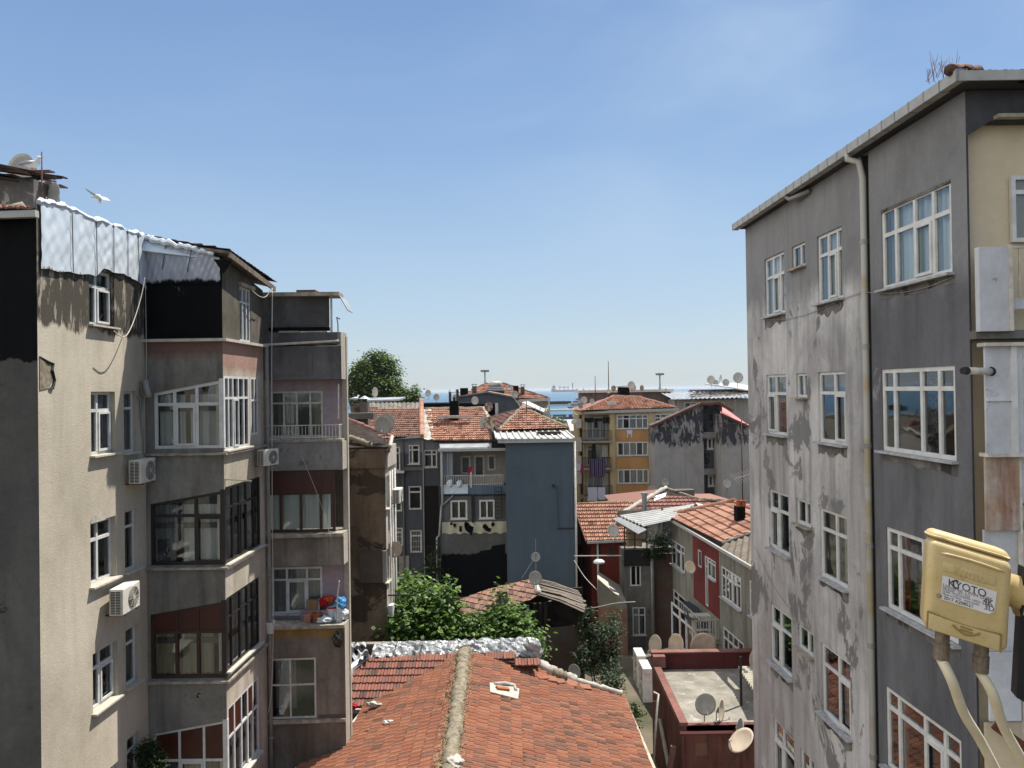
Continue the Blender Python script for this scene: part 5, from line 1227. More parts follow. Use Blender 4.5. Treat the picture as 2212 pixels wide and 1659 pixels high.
# ================================================================ mould-streaked gable block
M['pl_k'] = plaster('mould_streaked_render', '#7c7474', '#736b6b', None, .5, .15, .4, .4, off=101, bands=[], streakc='#625c5e')
M['pl_k_top'] = plaster('mould_top_render', '#8f8883', '#827b76', '#3b3b42', .5, .1, .6, .5, .47, c3k=(2.2, 2.2, .9), off=103, c3size=.9, streakc='#4b4a50', bands=[(10.2, '#968f89', 1.5, .1, False)])
M['pl_kdark'] = plaster('dark_recess_render', '#4d4f54', '#3f4146', '#2a2c31', .5, .1, .9, .5, .55, off=106)
M['pinkroof'] = simple('pink_sheet_roof', '#b8736e', '#a5635e', .6, .3, size=1, amt=.5, k=(1, 1, 6))
def build_k():
    b = thing('gable_block', 'grey gable block with black mould streaks and dark window recess beside the yellow block', 'apartment building', (gx(1510, 66), 70, 0))
    P = [at(*z1(x, y), 66) for x, y in ((835, 712), (1300, 498), (1322, 496))]
    L_ = [V((P[0].x, 66, 0)), *P, V((P[2].x, 66, 0))]
    mb = MB(); mb.prism(L_, (0, 3, 0)); mb.build('gable_wall', M['pl_k_top'], b)
    # dark recess with windows
    f = Fr((P[2].x, 66.7), (gx(1559, 66), 66.7)); zt = at(1540, 874, 66.7).z
    H = [PX(f, 1527, 1550, 946, 971), PX(f, 1529, 1552, 1026, 1051), PX(f, 1530, 1539, 896, 909)]
    wall(f, -.1, f.len+.2, 0, zt, H, M['pl_kdark'], b, 'recess_wall', rec=.08, room=.7)
    for i, h in enumerate(H[:2]): window(f, h, b, cols=(.45,), tr=None, w=.14, rec=.05, cur=[], sill='sillwhite')
    for y0, y1 in ((957-12, 950-18), (1092-20, 1085-20)): pass
    for y in (934, 1018-5): mb = MB(); q = at(1538, y, 66.0); mb.box((P[2].x+.01, 65.95, q.z-.5), (gx(1557, 66), 66.69, q.z)); mb.build('balcony_slab', M['pl_k'], b)
    # roof edge
    for a, c in ((P[0], P[1]), ):
        mb = MB(); mb.prism([a+V((-.3, -.3, -.1)), c+V((0, -.3, 0)), c+V((0, -.3, .25)), a+V((-.3, -.3, .1))], (0, .8, 0)); mb.build('roof', M['tile_dark'], b)
    q = at(*z1(1480, 490), 66); r = at(*z1(1620, 560), 66)
    mb = MB(); mb.prism([P[1]+V((0, -.3, 0)), q+V((0, -.3, 0)), r+V((0, -.3, -.05)), r+V((0, -.3, .12)), q+V((0, -.3, .22)), P[1]+V((0, -.3, .25))], (0, .8, 0)); mb.build('roof', M['tile_dark'], b)
    return b
build_k()
def build_l():
    b = thing('pink_roofed_house', 'grey streaked gable with a pink sheet roof, half hidden by the tall right building', 'house', (gx(1600, 64), 68, 0))
    P = [at(*z1(1505, 592), 64), at(*z1(1810, 735), 64)]; e = P[1]+V((4, 0, -1.9))
    mb = MB(); mb.prism([V((P[0].x, 64, 0)), P[0], P[1], e, V((e.x, 64, 0))], (0, 2.6, 0)); mb.build('gable_wall', M['pl_k_top'], b)
    a = P[0]; mb = MB(); top = at(*z1(1470, 488), 72)
    mb.prism([P[0]+V((-.1, -.2, .02)), P[1]+V((0, -.2, .02)), e+V((0, -.2, .02)), e+V((0, 12, .9)), P[1]+V((0, 12, 1.6)), at(*z1(1480, 490), 76)], (0, 0, .06)); mb.build('sheet_roof', M['pinkroof'], b)
    mb = MB(); mb.bar(P[0]+V((-.1, -.22, .05)), P[1]+V((0, -.22, .05)), .14, .2); mb.build('verge_board', M['tile_dark'], b)
build_l()
def build_m():
    b = thing('flat_block', 'long pale block with cluttered sheet metal roofs and dishes behind the gables', 'apartment building', (gx(1540, 86), 90, 0))
    f = face(1462, 86, 1640, 86); Z = lambda y: f.uz(1540, y)[1]; X = lambda px: f.uz(px, 870)[0]; zt = Z(863)
    H = [PX(f, 1478, 1505, 869, 886), PX(f, 1540, 1547, 868, 882), PX(f, 1552, 1565, 869, 884)]
    M['pl_m'] = plaster('pale_wall', '#9b9791', '#8b8780', None, .5, .15, .6, .3, off=111)
    wall(f, 0, f.len, 0, zt, H, M['pl_m'], b, rec=.1, room=.8)
    for h in H: window(f, h, b, cols=(.5,), tr=None, w=.1, rec=.05, cur=[(0, 1, 'curtain_grey')], sill=None)
    mb = MB(); mb.box((f.p(0, 0).x, 87.0, 0), (f.p(f.len, 0).x, 96, zt)); mb.build('body', M['pl_m'], b)
    a = at(1452, 862, 84.5); c = at(1640, 858, 84.5)
    corrug([V((a.x, 92, a.z+.75)), V((c.x, 92, c.z+.75)), c, a], M['zinc'], b, 'sheet_roof', .5, .06)
    for px in (1464, 1496, 1535, 1553, 1588): mb = MB(); p = at(px, 862, 84.8); mb.bar(p, p+V((0, 0, -1.6)), .1); mb.build('post', M['metal_grey'], b)
    # upper sheet roof
    a = at(1547, 840, 90); c = at(1660, 835, 96)
    mb = MB(); mb.prism([at(*z1(1335, 290), 90), at(*z1(1800, 360), 88), at(1636, 850, 88), at(1636, 838, 100), at(*z1(1640, 282), 100)], (0, 0, .12)); mb.build('upper_sheet_roof', M['zinc'], b)
    mb = MB(); p = at(1560, 848, 91); mb.box((p.x-3, 91, Z(862)), (p.x+4, 95, at(1560, 841, 91).z)); mb.build('roof_room', M['pl_e2'], b)
    # dark left wing behind the yellow roof
    mb = MB(); p = at(1262, 849, 88); q = at(1460, 851, 88); mb.box((p.x, 91, 0), (q.x, 96, p.z)); mb.build('wing_wall', M['pl_e2'], b)
    mb = MB(); mb.box((p.x-.4, 90.6, p.z+.001), (q.x+.3, 96, p.z+.3)); mb.build('wing_roof', M['pvc_old'], b)
    return b
build_m()
rn = random.Random(12); mb = MB()
for k in range(70):
    px = rn.uniform(1490, 1606); Y_ = rn.uniform(85.5, 90); zz = at(1540, 860, 84.5).z+(Y_-84.5)*.1+rn.uniform(.08, .3); x = gx(px, Y_)
    a = V((x, Y_, zz)); d = V((rn.uniform(-1, 1), rn.uniform(-.3, .3), rn.uniform(-.1, .12))); mb.bar(a, a+d*rn.uniform(.6, 1.6), rn.uniform(.1, .35), .05)
tag(mb.build('scrap_timber', M['wood']), 'loose planks and scrap piled on the sheet metal roof', 'scrap', kind='stuff')
# dishes in this area
dish(1315, 845, 84, .5, 'left dish of the cluster above the yellow block, turned aside', 215, 'grey')
dish(1325, 839, 84.6, .62, 'rusty dish of the cluster above the yellow block roof', 160, 'rust')
dish(1367-3, 832, 85, .85, 'largest dish above the yellow block roof, beside the dark hut', 205, 'grey')
dish(*z1(620, 325), 86, .68, 'dish right of the dark hut above the yellow block', 190, 'beige')
dish(*z1(705, 325), 86, .6, 'rightmost dish of the cluster above the yellow block', 150, 'rust')
dish(*z1(130, 450), 79, .75, 'tall grey dish at the left end of the yellow block roof', 215, 'grey')
dish(*z1(207, 458), 80, .5, 'smaller dish just right of the tall dish left of the yellow roof', 190, 'grey')
dish(*z1(85, 462), 79, .38, 'small dish at the far left of the yellow block roof', 185, 'grey')
dish(*z1(93, 508), 78, .5, 'rusty brown dish hanging at the left corner of the yellow block roof', 170, 'rust')
dish(*z1(22, 668), 70, .45, 'pale dish low on the left of the yellow block, tilted up', 200, 'grey', tilt=-25)
dish(*z1(40, 645), 71, .38, 'dark dish behind the pale one left of the yellow block', 190, 'dark')
dish(*z1(1404, 243), 89, .95, 'large dish on the pale block roof, leftmost of the three on poles', 215, 'grey')
dish(*z1(1497, 222), 90, .76, 'narrow sideways dish between two larger ones on the pale block roof', 120, 'grey')
dish(*z1(1672, 222), 90, 1.2, 'widest dish on the pale block roof, nearest the tall right building', 180, 'grey')
dish(*z1(1450, 275), 91, .7, 'low dish half hidden on the pale block roof between the first two', 190, 'grey')
dish(*z1(1550, 272), 91, .85, 'dark rusty low dish on the pale block roof between the tall ones', 175, 'dark')
dish(*z1(945, 345), 88, .36, 'small rusty dish on the left end of the sheet metal roof', 130, 'rust')
dish(*z1(945, 1275), 64.5, .62, 'dark dish on the mould streaked gable near its foot', 205, 'dark')
dish(*z1(1565, 1290), 60, .65, 'dark dish on the pink roofed house wall', 210, 'dark')
dish(*z1(808, 1360), 58, .75, 'dark wide dish at the tile roof, in front of the orange spandrel', 175, 'dark')
dish(*z3(240, 408), 54, .44, 'grey dish on the black roof, leftmost, against the sea', 200, 'grey')
dish(*z3(328, 452), 55, .45, 'grey dish on the black roof, left of the flue pipes', 190, 'grey')
dish(*z3(535, 458), 55.5, .48, 'grey dish on the black roof, right of the flue pipes', 210, 'grey')
dish(*z3(750, 490), 53, .56, 'large grey dish in front of the slate gable', 205, 'grey')
dish(*z3(893, 560), 51, .58, 'rust coloured dish by the white post at the roof hut', 165, 'rust')
dish(*z3(1182, 425), 52, .5, 'grey dish on a tall pole above the blue building hip', 190, 'grey')
dish(*z3(1115, 345), 73, .6, 'narrow sideways dish beside the solar heater', 125, 'grey')
dish(*z3(862, 728), 46.6, .72, 'grey rusted dish behind the spotted one at the orange roof corner', 195, 'grey')
dish(*z3(905, 735), 46.2, .75, 'white dish spotted with rust at the orange roof corner', 190, 'rust')
dish(*z3(-475+480, 0), 1, .01, 'x') if False else None
zA_ = lambda x, y: ((x/2.37+1300)/1.8228, (y/2.37+1300)/1.8228)
dish(*zA_(425, 580), 56, .72, 'grey dish in front of the big tree, tilted on the flat roof', 225, 'grey')
# hut between dishes
t = thing('roof_hut', 'dark hut with a pale sheet cover among the dishes above the yellow block', 'hut', at(1347, 850, 86.5))
mb = MB(); a = at(1338, 848, 86.5); c = at(1360, 836, 86.5); mb.box((a.x, 86.5, a.z-.3), (c.x, 88, c.z)); mb.build('wall', M['tar'], t)
mb = MB(); mb.prism([at(1331, 837, 86), at(1364, 834, 86), at(1362, 833, 88), at(1334, 836, 88)], (0, 0, .12)); mb.build('cover_sheet', M['zinc'], t)
# ================================================================ masts and poles
def mast(label, px, pt, pb, Y, r, name='mast', cat='mast', head=None, mat='metal_grey', boom=()):
    a = at(px, pb, Y); c = at(px, pt, Y); t = thing(name, label, cat, (a.x, Y, a.z))
    mb = MB(); mb.tube([a+V((0, 0, -1.0)), V((a.x, Y, c.z))], [r, r*.6], 8); mb.build('pole', M[mat], t, smooth=True)
    if head == 'lamps':
        mb = MB(); mb.tube([(a.x, Y, c.z-r*3), (a.x, Y, c.z-r)], r*3, 12); mb.build('lamp_ring', M[mat], t)
        for k in range(6):
            q = V((a.x+r*3*math.cos(k*math.pi/3+.2), Y+r*3*math.sin(k*math.pi/3+.2), c.z-r*2)); mb = MB(); mb.bar((a.x, Y, c.z-r*2), q, r*.8); mb.box(q-V((r*1.2, r*1.2, r*.8)), q+V((r*1.2, r*1.2, r))); mb.build('floodlight', M[mat], t)
    for (dz, L_, n_) in boom:
        mb = MB(); z = c.z-dz; mb.bar((a.x-L_/2, Y, z), (a.x+L_/2, Y, z), r*.7)
        for k in range(n_): x = a.x-L_/2+L_*k/(n_-1); mb.bar((x, Y-.25, z+.01), (x, Y+.25, z+.01), r*.5); 
        mb.build('aerial_boom', M[mat], t)
    return t
GL = 'tall floodlight masts by the harbour'
mast('tall floodlight mast rising behind the far tiled roof, left of the ships', 1048, 797, 850, 260, .35, 'floodlight_mast', 'lamp mast', 'lamps')
mast('tall floodlight mast above the long pale block, right of the yellow block', 1426, 804, 860, 260, .35, 'floodlight_mast', 'lamp mast', 'lamps')
mast('thin tall aerial mast on the roof above the yellow block', 1315, 780, 850, 86, .06, 'aerial_mast', 'aerial', None, 'rust')
p = at(1313, 822, 86); mb = MB(); mb.box(p+V((-.35, 0, -.4)), p+V((.1, .1, .4))); 
mast('short thin pole among the cluttered roofs left of the aerial mast', 1286, 812, 850, 84, .05, 'pole', 'pole', None, 'rust')
mast('thin dark aerial pole before the pink roof with wire booms', 1605, 905, 1120, 50, .05, 'aerial_mast', 'aerial', None, 'rust', boom=((.3, 3.4, 9),))
mast('black post standing in front of the mould streaked gable', 1496, 1045, 1090, 55, .06, 'post', 'post', None, 'iron')
mast('dark pole beside the grey dish on the blue building hip', 1138, 866, 925, 49, .05, 'pole', 'pole', None, 'iron', boom=((.5, 1.0, 3),))
# yagi aerial
t = thing('yagi_aerial', 'white fishbone aerial beside the tall right building', 'aerial', at(1600, 1035, 45))
a = at(*z1(1640, 1240), 45); c = at(*z1(1830, 1180), 45); mb = MB(); mb.bar(a, c, .04); mb.build('boom', M['pvc_old'], t)
for k in range(8): q = a.lerp(c, k/7); mb = MB(); mb.bar(q+V((-.25, .1, .25)), q+V((.25, -.1, -.28)), .02); mb.build('element', M['pvc_old'], t)
mb = MB(); mb.bar(c, V((c.x, c.y, c.z-3)), .06); mb.build('pole', M['rust'], t)
M['pinkcap'] = plaster('dusty_red_coping', '#8f5a4c', '#7d4b3f', None, .5, .15, .9, .2, off=158)
# ================================================================ red brick house
def build_n():
    b = thing('red_brick_house', 'dark red boarded house under a bright chequered tile roof, right of the blue building', 'house', (gx(1310, 46), 48, 0))
    f = face(1273, 46, 1372, 46); zt = f.uz(1300, 1169)[1]
    H = [PX(f, 1286, 1301, 1182, 1205), PX(f, 1313, 1326, 1180, 1203)]
    wall(f, 0, f.len, 0, zt, H, M['brickred'], b, rec=.1, room=.6)
    for h in H: window(f, h, b, cols=(), tr=.5, w=.12, rec=.05, cur=[(0, 1, 'curtain_grey')], sill=None, fm='brownframe')
    # gable end turned to the left
    a = V((f.p(0, 0).x, 46, 0)); c = V((gx(1240, 49.7), 49.7, 0)); fs = Fr(a, c)
    zr = at(1240, 1090, 49.7).z
    Hs = [PX(fs, 1252, 1260, 1190, 1262)]; h = Hs[0]
    wall(fs, 0, fs.len, 0, zt, [h], M['brickred'], b, rec=.1, z1b=zr, room=.6)
    window(fs, h, b, cols=(), tr=None, w=.08, rec=.05, cur=[], sill=None, fm='brownframe')
    for (x0, x1, y0, y1) in ((1246, 1254, 1140, 1172), (1246, 1256, 1270, 1320)):
        u0, z0 = fs.uz(x0, y1); u1, z1_ = fs.uz(x1, y0); mb = MB(); fs.fbox(mb, min(u0, u1), max(u0, u1), z0, z1_, .002, .012); mb.build('rendered_patch', M['cement'], b)
    e = at(1273, 1168, 45.8); n = V((0, -.5, 1)).normalized(); q = lambda px, py: hit(px, py, e, n)
    P = [q(1268, 1170), q(1375, 1165), q(1366, 1083), q(1239, 1090)]
    tiles(P, (0, -1, -.5), M['tile_orange'], b, tw=.25, tl=.38, seed=51, jitter=.6, th=.08, rib=.055, stagger=0)
    mb = MB(); mb.bar(P[0]+V((0, -.08, -.04)), P[1]+V((0, -.08, -.04)), .13); mb.build('gutter', M['gutter'], b)
    mb = MB(); mb.bar(P[0]+V((-.05, 0, .02)), P[3]+V((-.05, 0, .02)), .08, .14); mb.build('verge_board', M['pinkcap'], b)
    mortar(P[3], P[2], .1, M['cement'], b, step=.3)
    mb = MB(); mb.tube([f.p(.35, zt, .1), f.p(.35, 5.2-3.0, .1)], .06, 8); mb.build('downpipe', M['pvc_old'], b, smooth=True)
    mb = MB(); mb.prism([P[3], P[2], V((P[2].x, 54, zt)), V((c.x, 54, zt))], (0, 0, -.05)); mb.build('rear_roof', M['tile_pink'], b)
    # low annexe wall with pale flat roof
    g = face(1286, 43.5, 1345, 43.5); zl = g.uz(1300, 1268)[1]
    mb = MB(); x0, x1 = g.p(0, 0).x, g.p(g.len, 0).x
    mb.prism([V((x0, 43.5, 0)), V((x0, 43.5, zl+.45)), V((x1, 43.0, zl-.9)), V((x1, 43.0, 0))], (0, .2, 0)); mb.build('annexe_wall', plaster('annexe_render', '#8a6244', '#7b563b', '#6b6255', .5, .15, .6, .4, off=120, bands=[(zl-1.1, '#77705f', .2, .05, True)]), b)
    mb = MB(); mb.prism([V((x0, 43.75, zl+.2)), V((x1, 43.3, zl-.9)), V((x1, 45.9, zl-.6)), V((x0+.2, 45.9, zl+.3))], (0, 0, .06)); mb.build('annexe_roof', M['sillwhite'], b)
build_n()
# street lamp and wires
t = thing('street_lamp', 'white bowl street lamp hanging on a wire before the dark red house', 'street lamp', at(1294, 1205, 43))
mb = MB(); c = at(1294, 1210, 43); lathe(mb, [(.34, 0), (.31, .1), (.2, .18), (.05, .22)], c+V((0, 0, -.15)), 18); mb.build('lamp_shade', M['pvc'], t, smooth=True)
mb = MB(); mb.bar(at(1240, 1201, 43.2), at(1342, 1200, 43), .05); mb.build('lamp_arm', M['pvc_old'], t)
cable('sagging cable from the blue building corner down to the annexe wall', [at(1240, 1210, 45), at(1262, 1245, 44.4), at(1290, 1275, 43.4)], .02, group='overhead wires')
cable('pair of white wires crossing below the street lamp to the grey house', [at(1240, 1312, 44), at(1275, 1314, 42), at(1330, 1303, 40), at(1372, 1300, 38.9)], .025, group='overhead wires')
# ================================================================ grey house with white corrugated terrace roof
M['pl_o'] = plaster('grey_damp_render', '#75716a', '#66625a', '#504d47', .5, .12, .7, .5, .62, off=131, streakc='#45423c')
M['pl_p'] = plaster('grey_olive_render', '#87837a', '#78735f', '#5b5a58', .5, .12, .5, .5, .66, off=134, streakc='#4d4c4b', bands=[(8.75, '#55565a', .5, .25, True)])
M['pl_red'] = plaster('red_painted_render', '#7a2a24', '#6c241f', '#5a2420', .5, .12, .8, .4, .68, off=137)
YO = 44.0
def build_o():
    b = thing('terrace_house', 'grey damp-stained house with white corrugated terrace roof, next to the red-striped house', 'house', (gx(1390, YO), YO+3, 0))
    f = face(1342, YO, 1404, YO); zt = f.uz(1370, 1188)[1]
    H = [PX(f, 1361, 1384, 1221, 1266), PX(f, 1366, 1394, 1312, 1372)]
    wall(f, 0, f.len, 0, zt, H, M['pl_o'], b, rec=.1, room=.8)
    window(f, H[0], b, cols=(.55,), tr=None, w=.07, rec=.06, cur=[], sill=None)
    window(f, H[1], b, cols=(.5,), tr=.72, w=.07, rec=.06, cur=[(.1, .5), (.6, .9, 'curtain_grey')], sill='sillwhite')
    mb = MB(); f.fbox(mb, f.uz(1347, 1200)[0], f.len+.05, f.uz(1370, 1222)[1], zt+.02, .002, .1); mb.build('dark_parapet', plaster('dark_parapet_render', '#2d2c2d', '#242324', None, off=139), b)
    # recessed brick wall on the right
    f2 = face(1404, YO+.6, 1450, YO+.6); zt2 = f2.uz(1420, 1196)[1]
    mb = MB(); f2.fbox(mb, 0, f2.len, 0, zt2, -.2, 0); mb.build('brick_wall', M['brick'], b)
    mb = MB(); mb.face([f.p(f.len, 0), f.p(f.len, 0, -.7), f.p(f.len, zt, -.7), f.p(f.len, zt)]); mb.build('return_wall', M['pl_o'], b)
    mb = MB(); mb.box((f.p(0, 0).x, YO+1, 0), (f2.p(f2.len, 0).x, YO+3, zt-.1)); mb.build('body', M['pl_o'], b)
    mb = MB(); mb.tube([f.p(f.len-.05, 0, .12), f.p(f.len-.05, f.uz(1400, 1182)[1], .12), f.p(f.len+.1, f.uz(1400, 1174)[1], .12), f.p(f.len+.5, f.uz(1400, 1176)[1], 0)], .1, 10); mb.build('downpipe', M['pipe_grey'], b, smooth=True)
    # terrace: rusty frame, sheets, back wall
    z0 = zt; z1_ = f.uz(1370, 1128)[1]
    mb = MB(); f.fbox(mb, .1, f.len+1.2, z0, z1_+.2, -3.2, -3.1); mb.build('terrace_back_wall', M['concrete'], b)
    for px in (1350, 1372, 1398): mb = MB(); u = f.uz(px, 1180)[0]; mb.bar(f.p(u, z0, -.1), f.p(u, z1_, -.1), .07); mb.build('post', M['rust'], b)
    mb = MB()
    for yy in (1140, 1152, 1166): z = f.uz(1370, yy)[1]; mb.bar(f.p(.1, z, -.1), f.p(f.len-.1, z, -.1), .05)
    mb.build('terrace_rail', M['rust'], b)
    u0, za = f.uz(1354, 1135); u1, zb_ = f.uz(1372, 1183); mb = MB(); mb.grid(lambda x, y: f.p(u0+(u1-u0)*x*2, zb_+(za-zb_)*y, -.35+.05*math.sin(x*9)), 10, 3); mb.build('canvas_screen', M['curtain_beige'], b, smooth=True)
    # white corrugated roof (ribs run across), plus lower flat sheet
    n = V((-.18, -.28, 1)).normalized(); e = at(1337, 1125, YO-.3); q = lambda px, py: hit(px, py, e, n)
    A, B, C, D = q(1338, 1114), q(1503, 1089), q(1445, 1124), q(1390, 1136)
    D2 = q(1338, 1123)
    # long strip
    corrug([A, D+V((0,0,0)), C, B], M['whitemetal'], b, 'corrugated_roof', .3, .05, nv=1)
    mb = MB(); mb.prism([q(1322, 1120), q(1338, 1114)+V((0, 0, -.06)), D+V((0, 0, -.1)), q(1397, 1140)+V((0, 0, -.1)), q(1379, 1149)+V((0, 0, -.1))], (0, 0, -.05)); mb.build('lower_sheet', M['metal_grey'], b)
    mb = MB(); mb.prism([B+V((0, 0, .05)), q(1531, 1098)+V((0, 0, .08)), q(1512, 1102)+V((0, 0, .08))], (0, 0, .05)); mb.build('folded_sheet', M['sillwhite'], b)
    mb = MB(); p = at(1392, 1115, 45.5); mb.tube([p, at(1392, 1066, 45.5)], .15, 12); mb.tube([at(1392, 1069, 45.5), at(1392, 1064, 45.5)], .2, 12); mb.build('flue_pipe', M['metal_grey'], b)
    return b, f
BO, fO = build_o()
dish(1326, 1146, 43.7, .74, 'dark dish at the left corner of the white terrace roof', 215, 'dark')
# ================================================================ house with the red stripe and orange roof
def build_p():
    P0 = V((gx(1447, 43.9), 43.9, 0)); d = V((-129/1650, 1, 0)); f = Fr(P0, P0-d*14.5)
    # u runs toward the viewer
    b = thing('red_striped_house', 'olive grey house with a red painted stripe, glazed porch and orange tile roof', 'house', (P0.x+2, 38, 0))
    Z0 = f.uz(1447, 1121)[1]; Ze = f.uz(1554, 1175)[1]; zt = (Z0+Ze)/2
    H = dict(a=PX(f, 1451, 1478, 1164, 1216), b=PX(f, 1455, 1480, 1272, 1326), c=PX(f, 1559, 1600, 1222, 1287), d=PX(f, 1620, 1642, 1253, 1327), e=PX(f, 1563, 1606, 1353, 1430), s=PX(f, 1508, 1515, 1186, 1222), r=PX(f, 1529, 1546, 1203, 1243), dr=PX(f, 1523, 1528.5, 1200, 1305))
    wall(f, 0, 14.5, 0, zt, list(H.values()), M['pl_p'], b, rec=.08, room=.8)
    ur0, ur1 = f.uz(1498, 1250)[0], f.uz(1554, 1250)[0]; zr0 = f.uz(1498, 1290)[1]
    for k, h in H.items():
        if k in ('s', 'r', 'dr'): continue
        window(f, h, b, cols={'a': (.35, .75), 'b': (.4,), 'c': (.22, .4, .6, .8), 'd': (.4,), 'e': (.25, .5, .75)}[k], tr=.72, w=.07, rec=.05, cur=[(.2, .9, 'curtain_grey')] if k in 'ace' else [], sill='sill', sillout=.15, opened={'a': 1, 'c': 2}.get(k))
    window(f, H['s'], b, cols=(), tr=None, w=.06, rec=.05, sill=None); window(f, H['r'], b, cols=(.4,), tr=.78, w=.06, rec=.05, cur=[(0, 1)], sill='sill'); window(f, H['dr'], b, cols=(), tr=.8, w=.07, rec=.05, cur=[(0, 1)], sill=None)
    # red stripe, built as render pieces around its openings
    hs = [H['s'], H['r'], H['dr']]; us = sorted({ur0, ur1, *[h[0] for h in hs], *[h[1] for h in hs]}); us = [u for u in us if ur0-1e-6 <= u <= ur1+1e-6]
    mb = MB()
    for i in range(len(us)-1):
        cu = (us[i]+us[i+1])/2; cuts = sorted([(h[2], h[3]) for h in hs if h[0] < cu < h[1]]); z = zr0
        for lo, hi in cuts+[(zt, zt)]:
            if lo > z+.01: mb.face([f.p(us[i], z, .006), f.p(us[i+1], z, .006), f.p(us[i+1], lo, .006), f.p(us[i], lo, .006)])
            z = max(z, hi)
    mb.build('red_stripe', M['pl_red'], b)
    # eave: white board, roof
    a = f.p(-.1, zt+.02, .25); c = f.p(14.5, zt+.02, .25)
    mb = MB(); mb.bar(a, c, .1, .14); mb.build('gutter', M['gutter'], b)
    n = (f.n*.42+V((0, 0, 1))).normalized(); q = lambda px, py: hit(px, py, a+V((0, 0, .1)), n)
    Ps = [q(1448, 1118), q(1560, 1172), q(1632, 1147), q(1660, 1100), q(1591, 1086)]
    tiles(Ps, f.n-V((0, 0, .42)), M['tile_orange'], b, tw=.26, tl=.42, seed=61, jitter=.6, th=.08, rib=.04, stagger=0)
    mortar(q(1560, 1172), q(1640, 1144), .07, M['cementwhite'], b, step=.3)
    # dark corrugated lean-to roof in the near corner
    cc = q(1562, 1174); corrug([q(1640, 1147)+V((0, 0, -.05)), cc+V((0, 0, -.05)), f.p(f.uz(1562, 1178)[0], zt, .2)+V((0, 0, .05)), f.p(13, zt, .2)+V((0, 0, .05))], M['wood'], b, 'corrugated_roof', .3, .05)
    # ridge line of raised tiles toward the back
    caps(q(1446, 1116)+V((0, .1, .1)), q(1588, 1086)+V((0, .1, .1)), M['tile_orange'], b, .14, .4)
    mb = MB(); x1 = P0.x+7.5; mb.face([(P0.x, 44, 0), (x1, 44, 0), (x1, 44, zt+1), (P0.x, 44, zt)]); mb.face([(x1, 44, 0), (x1, 29.6, 0), (x1, 29.6, zt+1), (x1, 44, zt+1)]); 
    mb.face([tuple(f.p(14.5, 0)), (x1, 29.6, 0), (x1, 29.6, zt), tuple(f.p(14.5, zt))]); mb.build('rear_wall', M['pl_o'], b)
    # balcony on the red stripe
    u0, u1 = f.uz(1500, 1335)[0], f.uz(1552, 1345)[0]; zb_ = f.uz(1506, 1338)[1]
    mb = MB(); f.fbox(mb, u0, u1, zb_-.2, zb_, 0, .9); mb.build('balcony_slab', M['ledge'], b)
    railing(f, u0, u1, zb_, zb_+.95, .86, b, 'pvc_old', 12, .025)
    f3 = Fr(f.p(u1, 0, 0)[:2], f.p(u1, 0, .9)[:2]); railing(f3, 0, .88, zb_, zb_+.95, .0, b, 'pvc_old', 6, .025)
    # glazed porch
    pu1 = f.uz(1572, 1380)[0]; dep = 1.9
    px_ = face(1490, 37.5, 1557, 37.5); zpt = px_.uz(1520, 1337)[1]; zpb = px_.uz(1520, 1425)[1]
    mb = MB(); hp = (.0, px_.len, zpb, zpt)
    window(px_, hp, b, cols=(.5,), tr=.74, w=.11, rec=0, cur=[(.02, .48, 'curtain_grey'), (.52, .98, 'curtain_grey')], sill=None)
    ps = Fr(px_.p(0, 0)[:2], (px_.p(0, 0).x-.4, 40.6)); window(ps, (0, ps.len, zpb, zpt), b, cols=(.3, .6), tr=.74, w=.1, rec=0, cur=[(0, 1, 'curtain_grey')], sill=None)
    mb = MB(); px_.fbox(mb, 0, px_.len, 0, zpb, -2.5, 0); mb.build('porch_base', M['pl_o'], b)
    mb = MB(); px_.fbox(mb, -.1, px_.len+.05, zpt, zpt+.16, -.5, .08); mb.build('porch_fascia', M['pvc_old'], b)
    corrug([at(1467, 1300, 41.2), at(1503, 1298, 40.8), at(1514, 1336, 37.3), at(1482, 1338, 37.3)], M['darksheet'], b, 'porch_roof', .16, .03)
    return b, f
M['darksheet'] = simple('dark_blue_sheet', '#39424e', '#2b3038', .5, .4, .2, size=3, amt=.5)
BP, fP = build_p()
dish(1492, 1225, 38.4, .62, 'large dish on the facade of the house with the red stripe', 225, 'beige')
for i, (px, s, l) in enumerate(((1418, .6, 'narrow pale dish behind the red parapet, leftmost'), (1463, .6, 'second pale dish behind the red parapet'), ())) if False else []: pass
chimney(1592, 1610, 1095, 1130, 37.4, 'dark square chimney with orange pots on the orange roof', 'tar', None, .5)
for i, px in enumerate((1596, 1606)):
    p = at(px, 1094, 37.6); mb = MB(); lathe(mb, [(.12, 0), (.12, .22), (.15, .25), (.15, .3), (.1, .3)], p, 12); tag(mb.build('chimney_pot', M['terracotta']), ['left orange clay pot on the dark chimney', 'right orange clay pot on the dark chimney'][i], 'chimney pot')
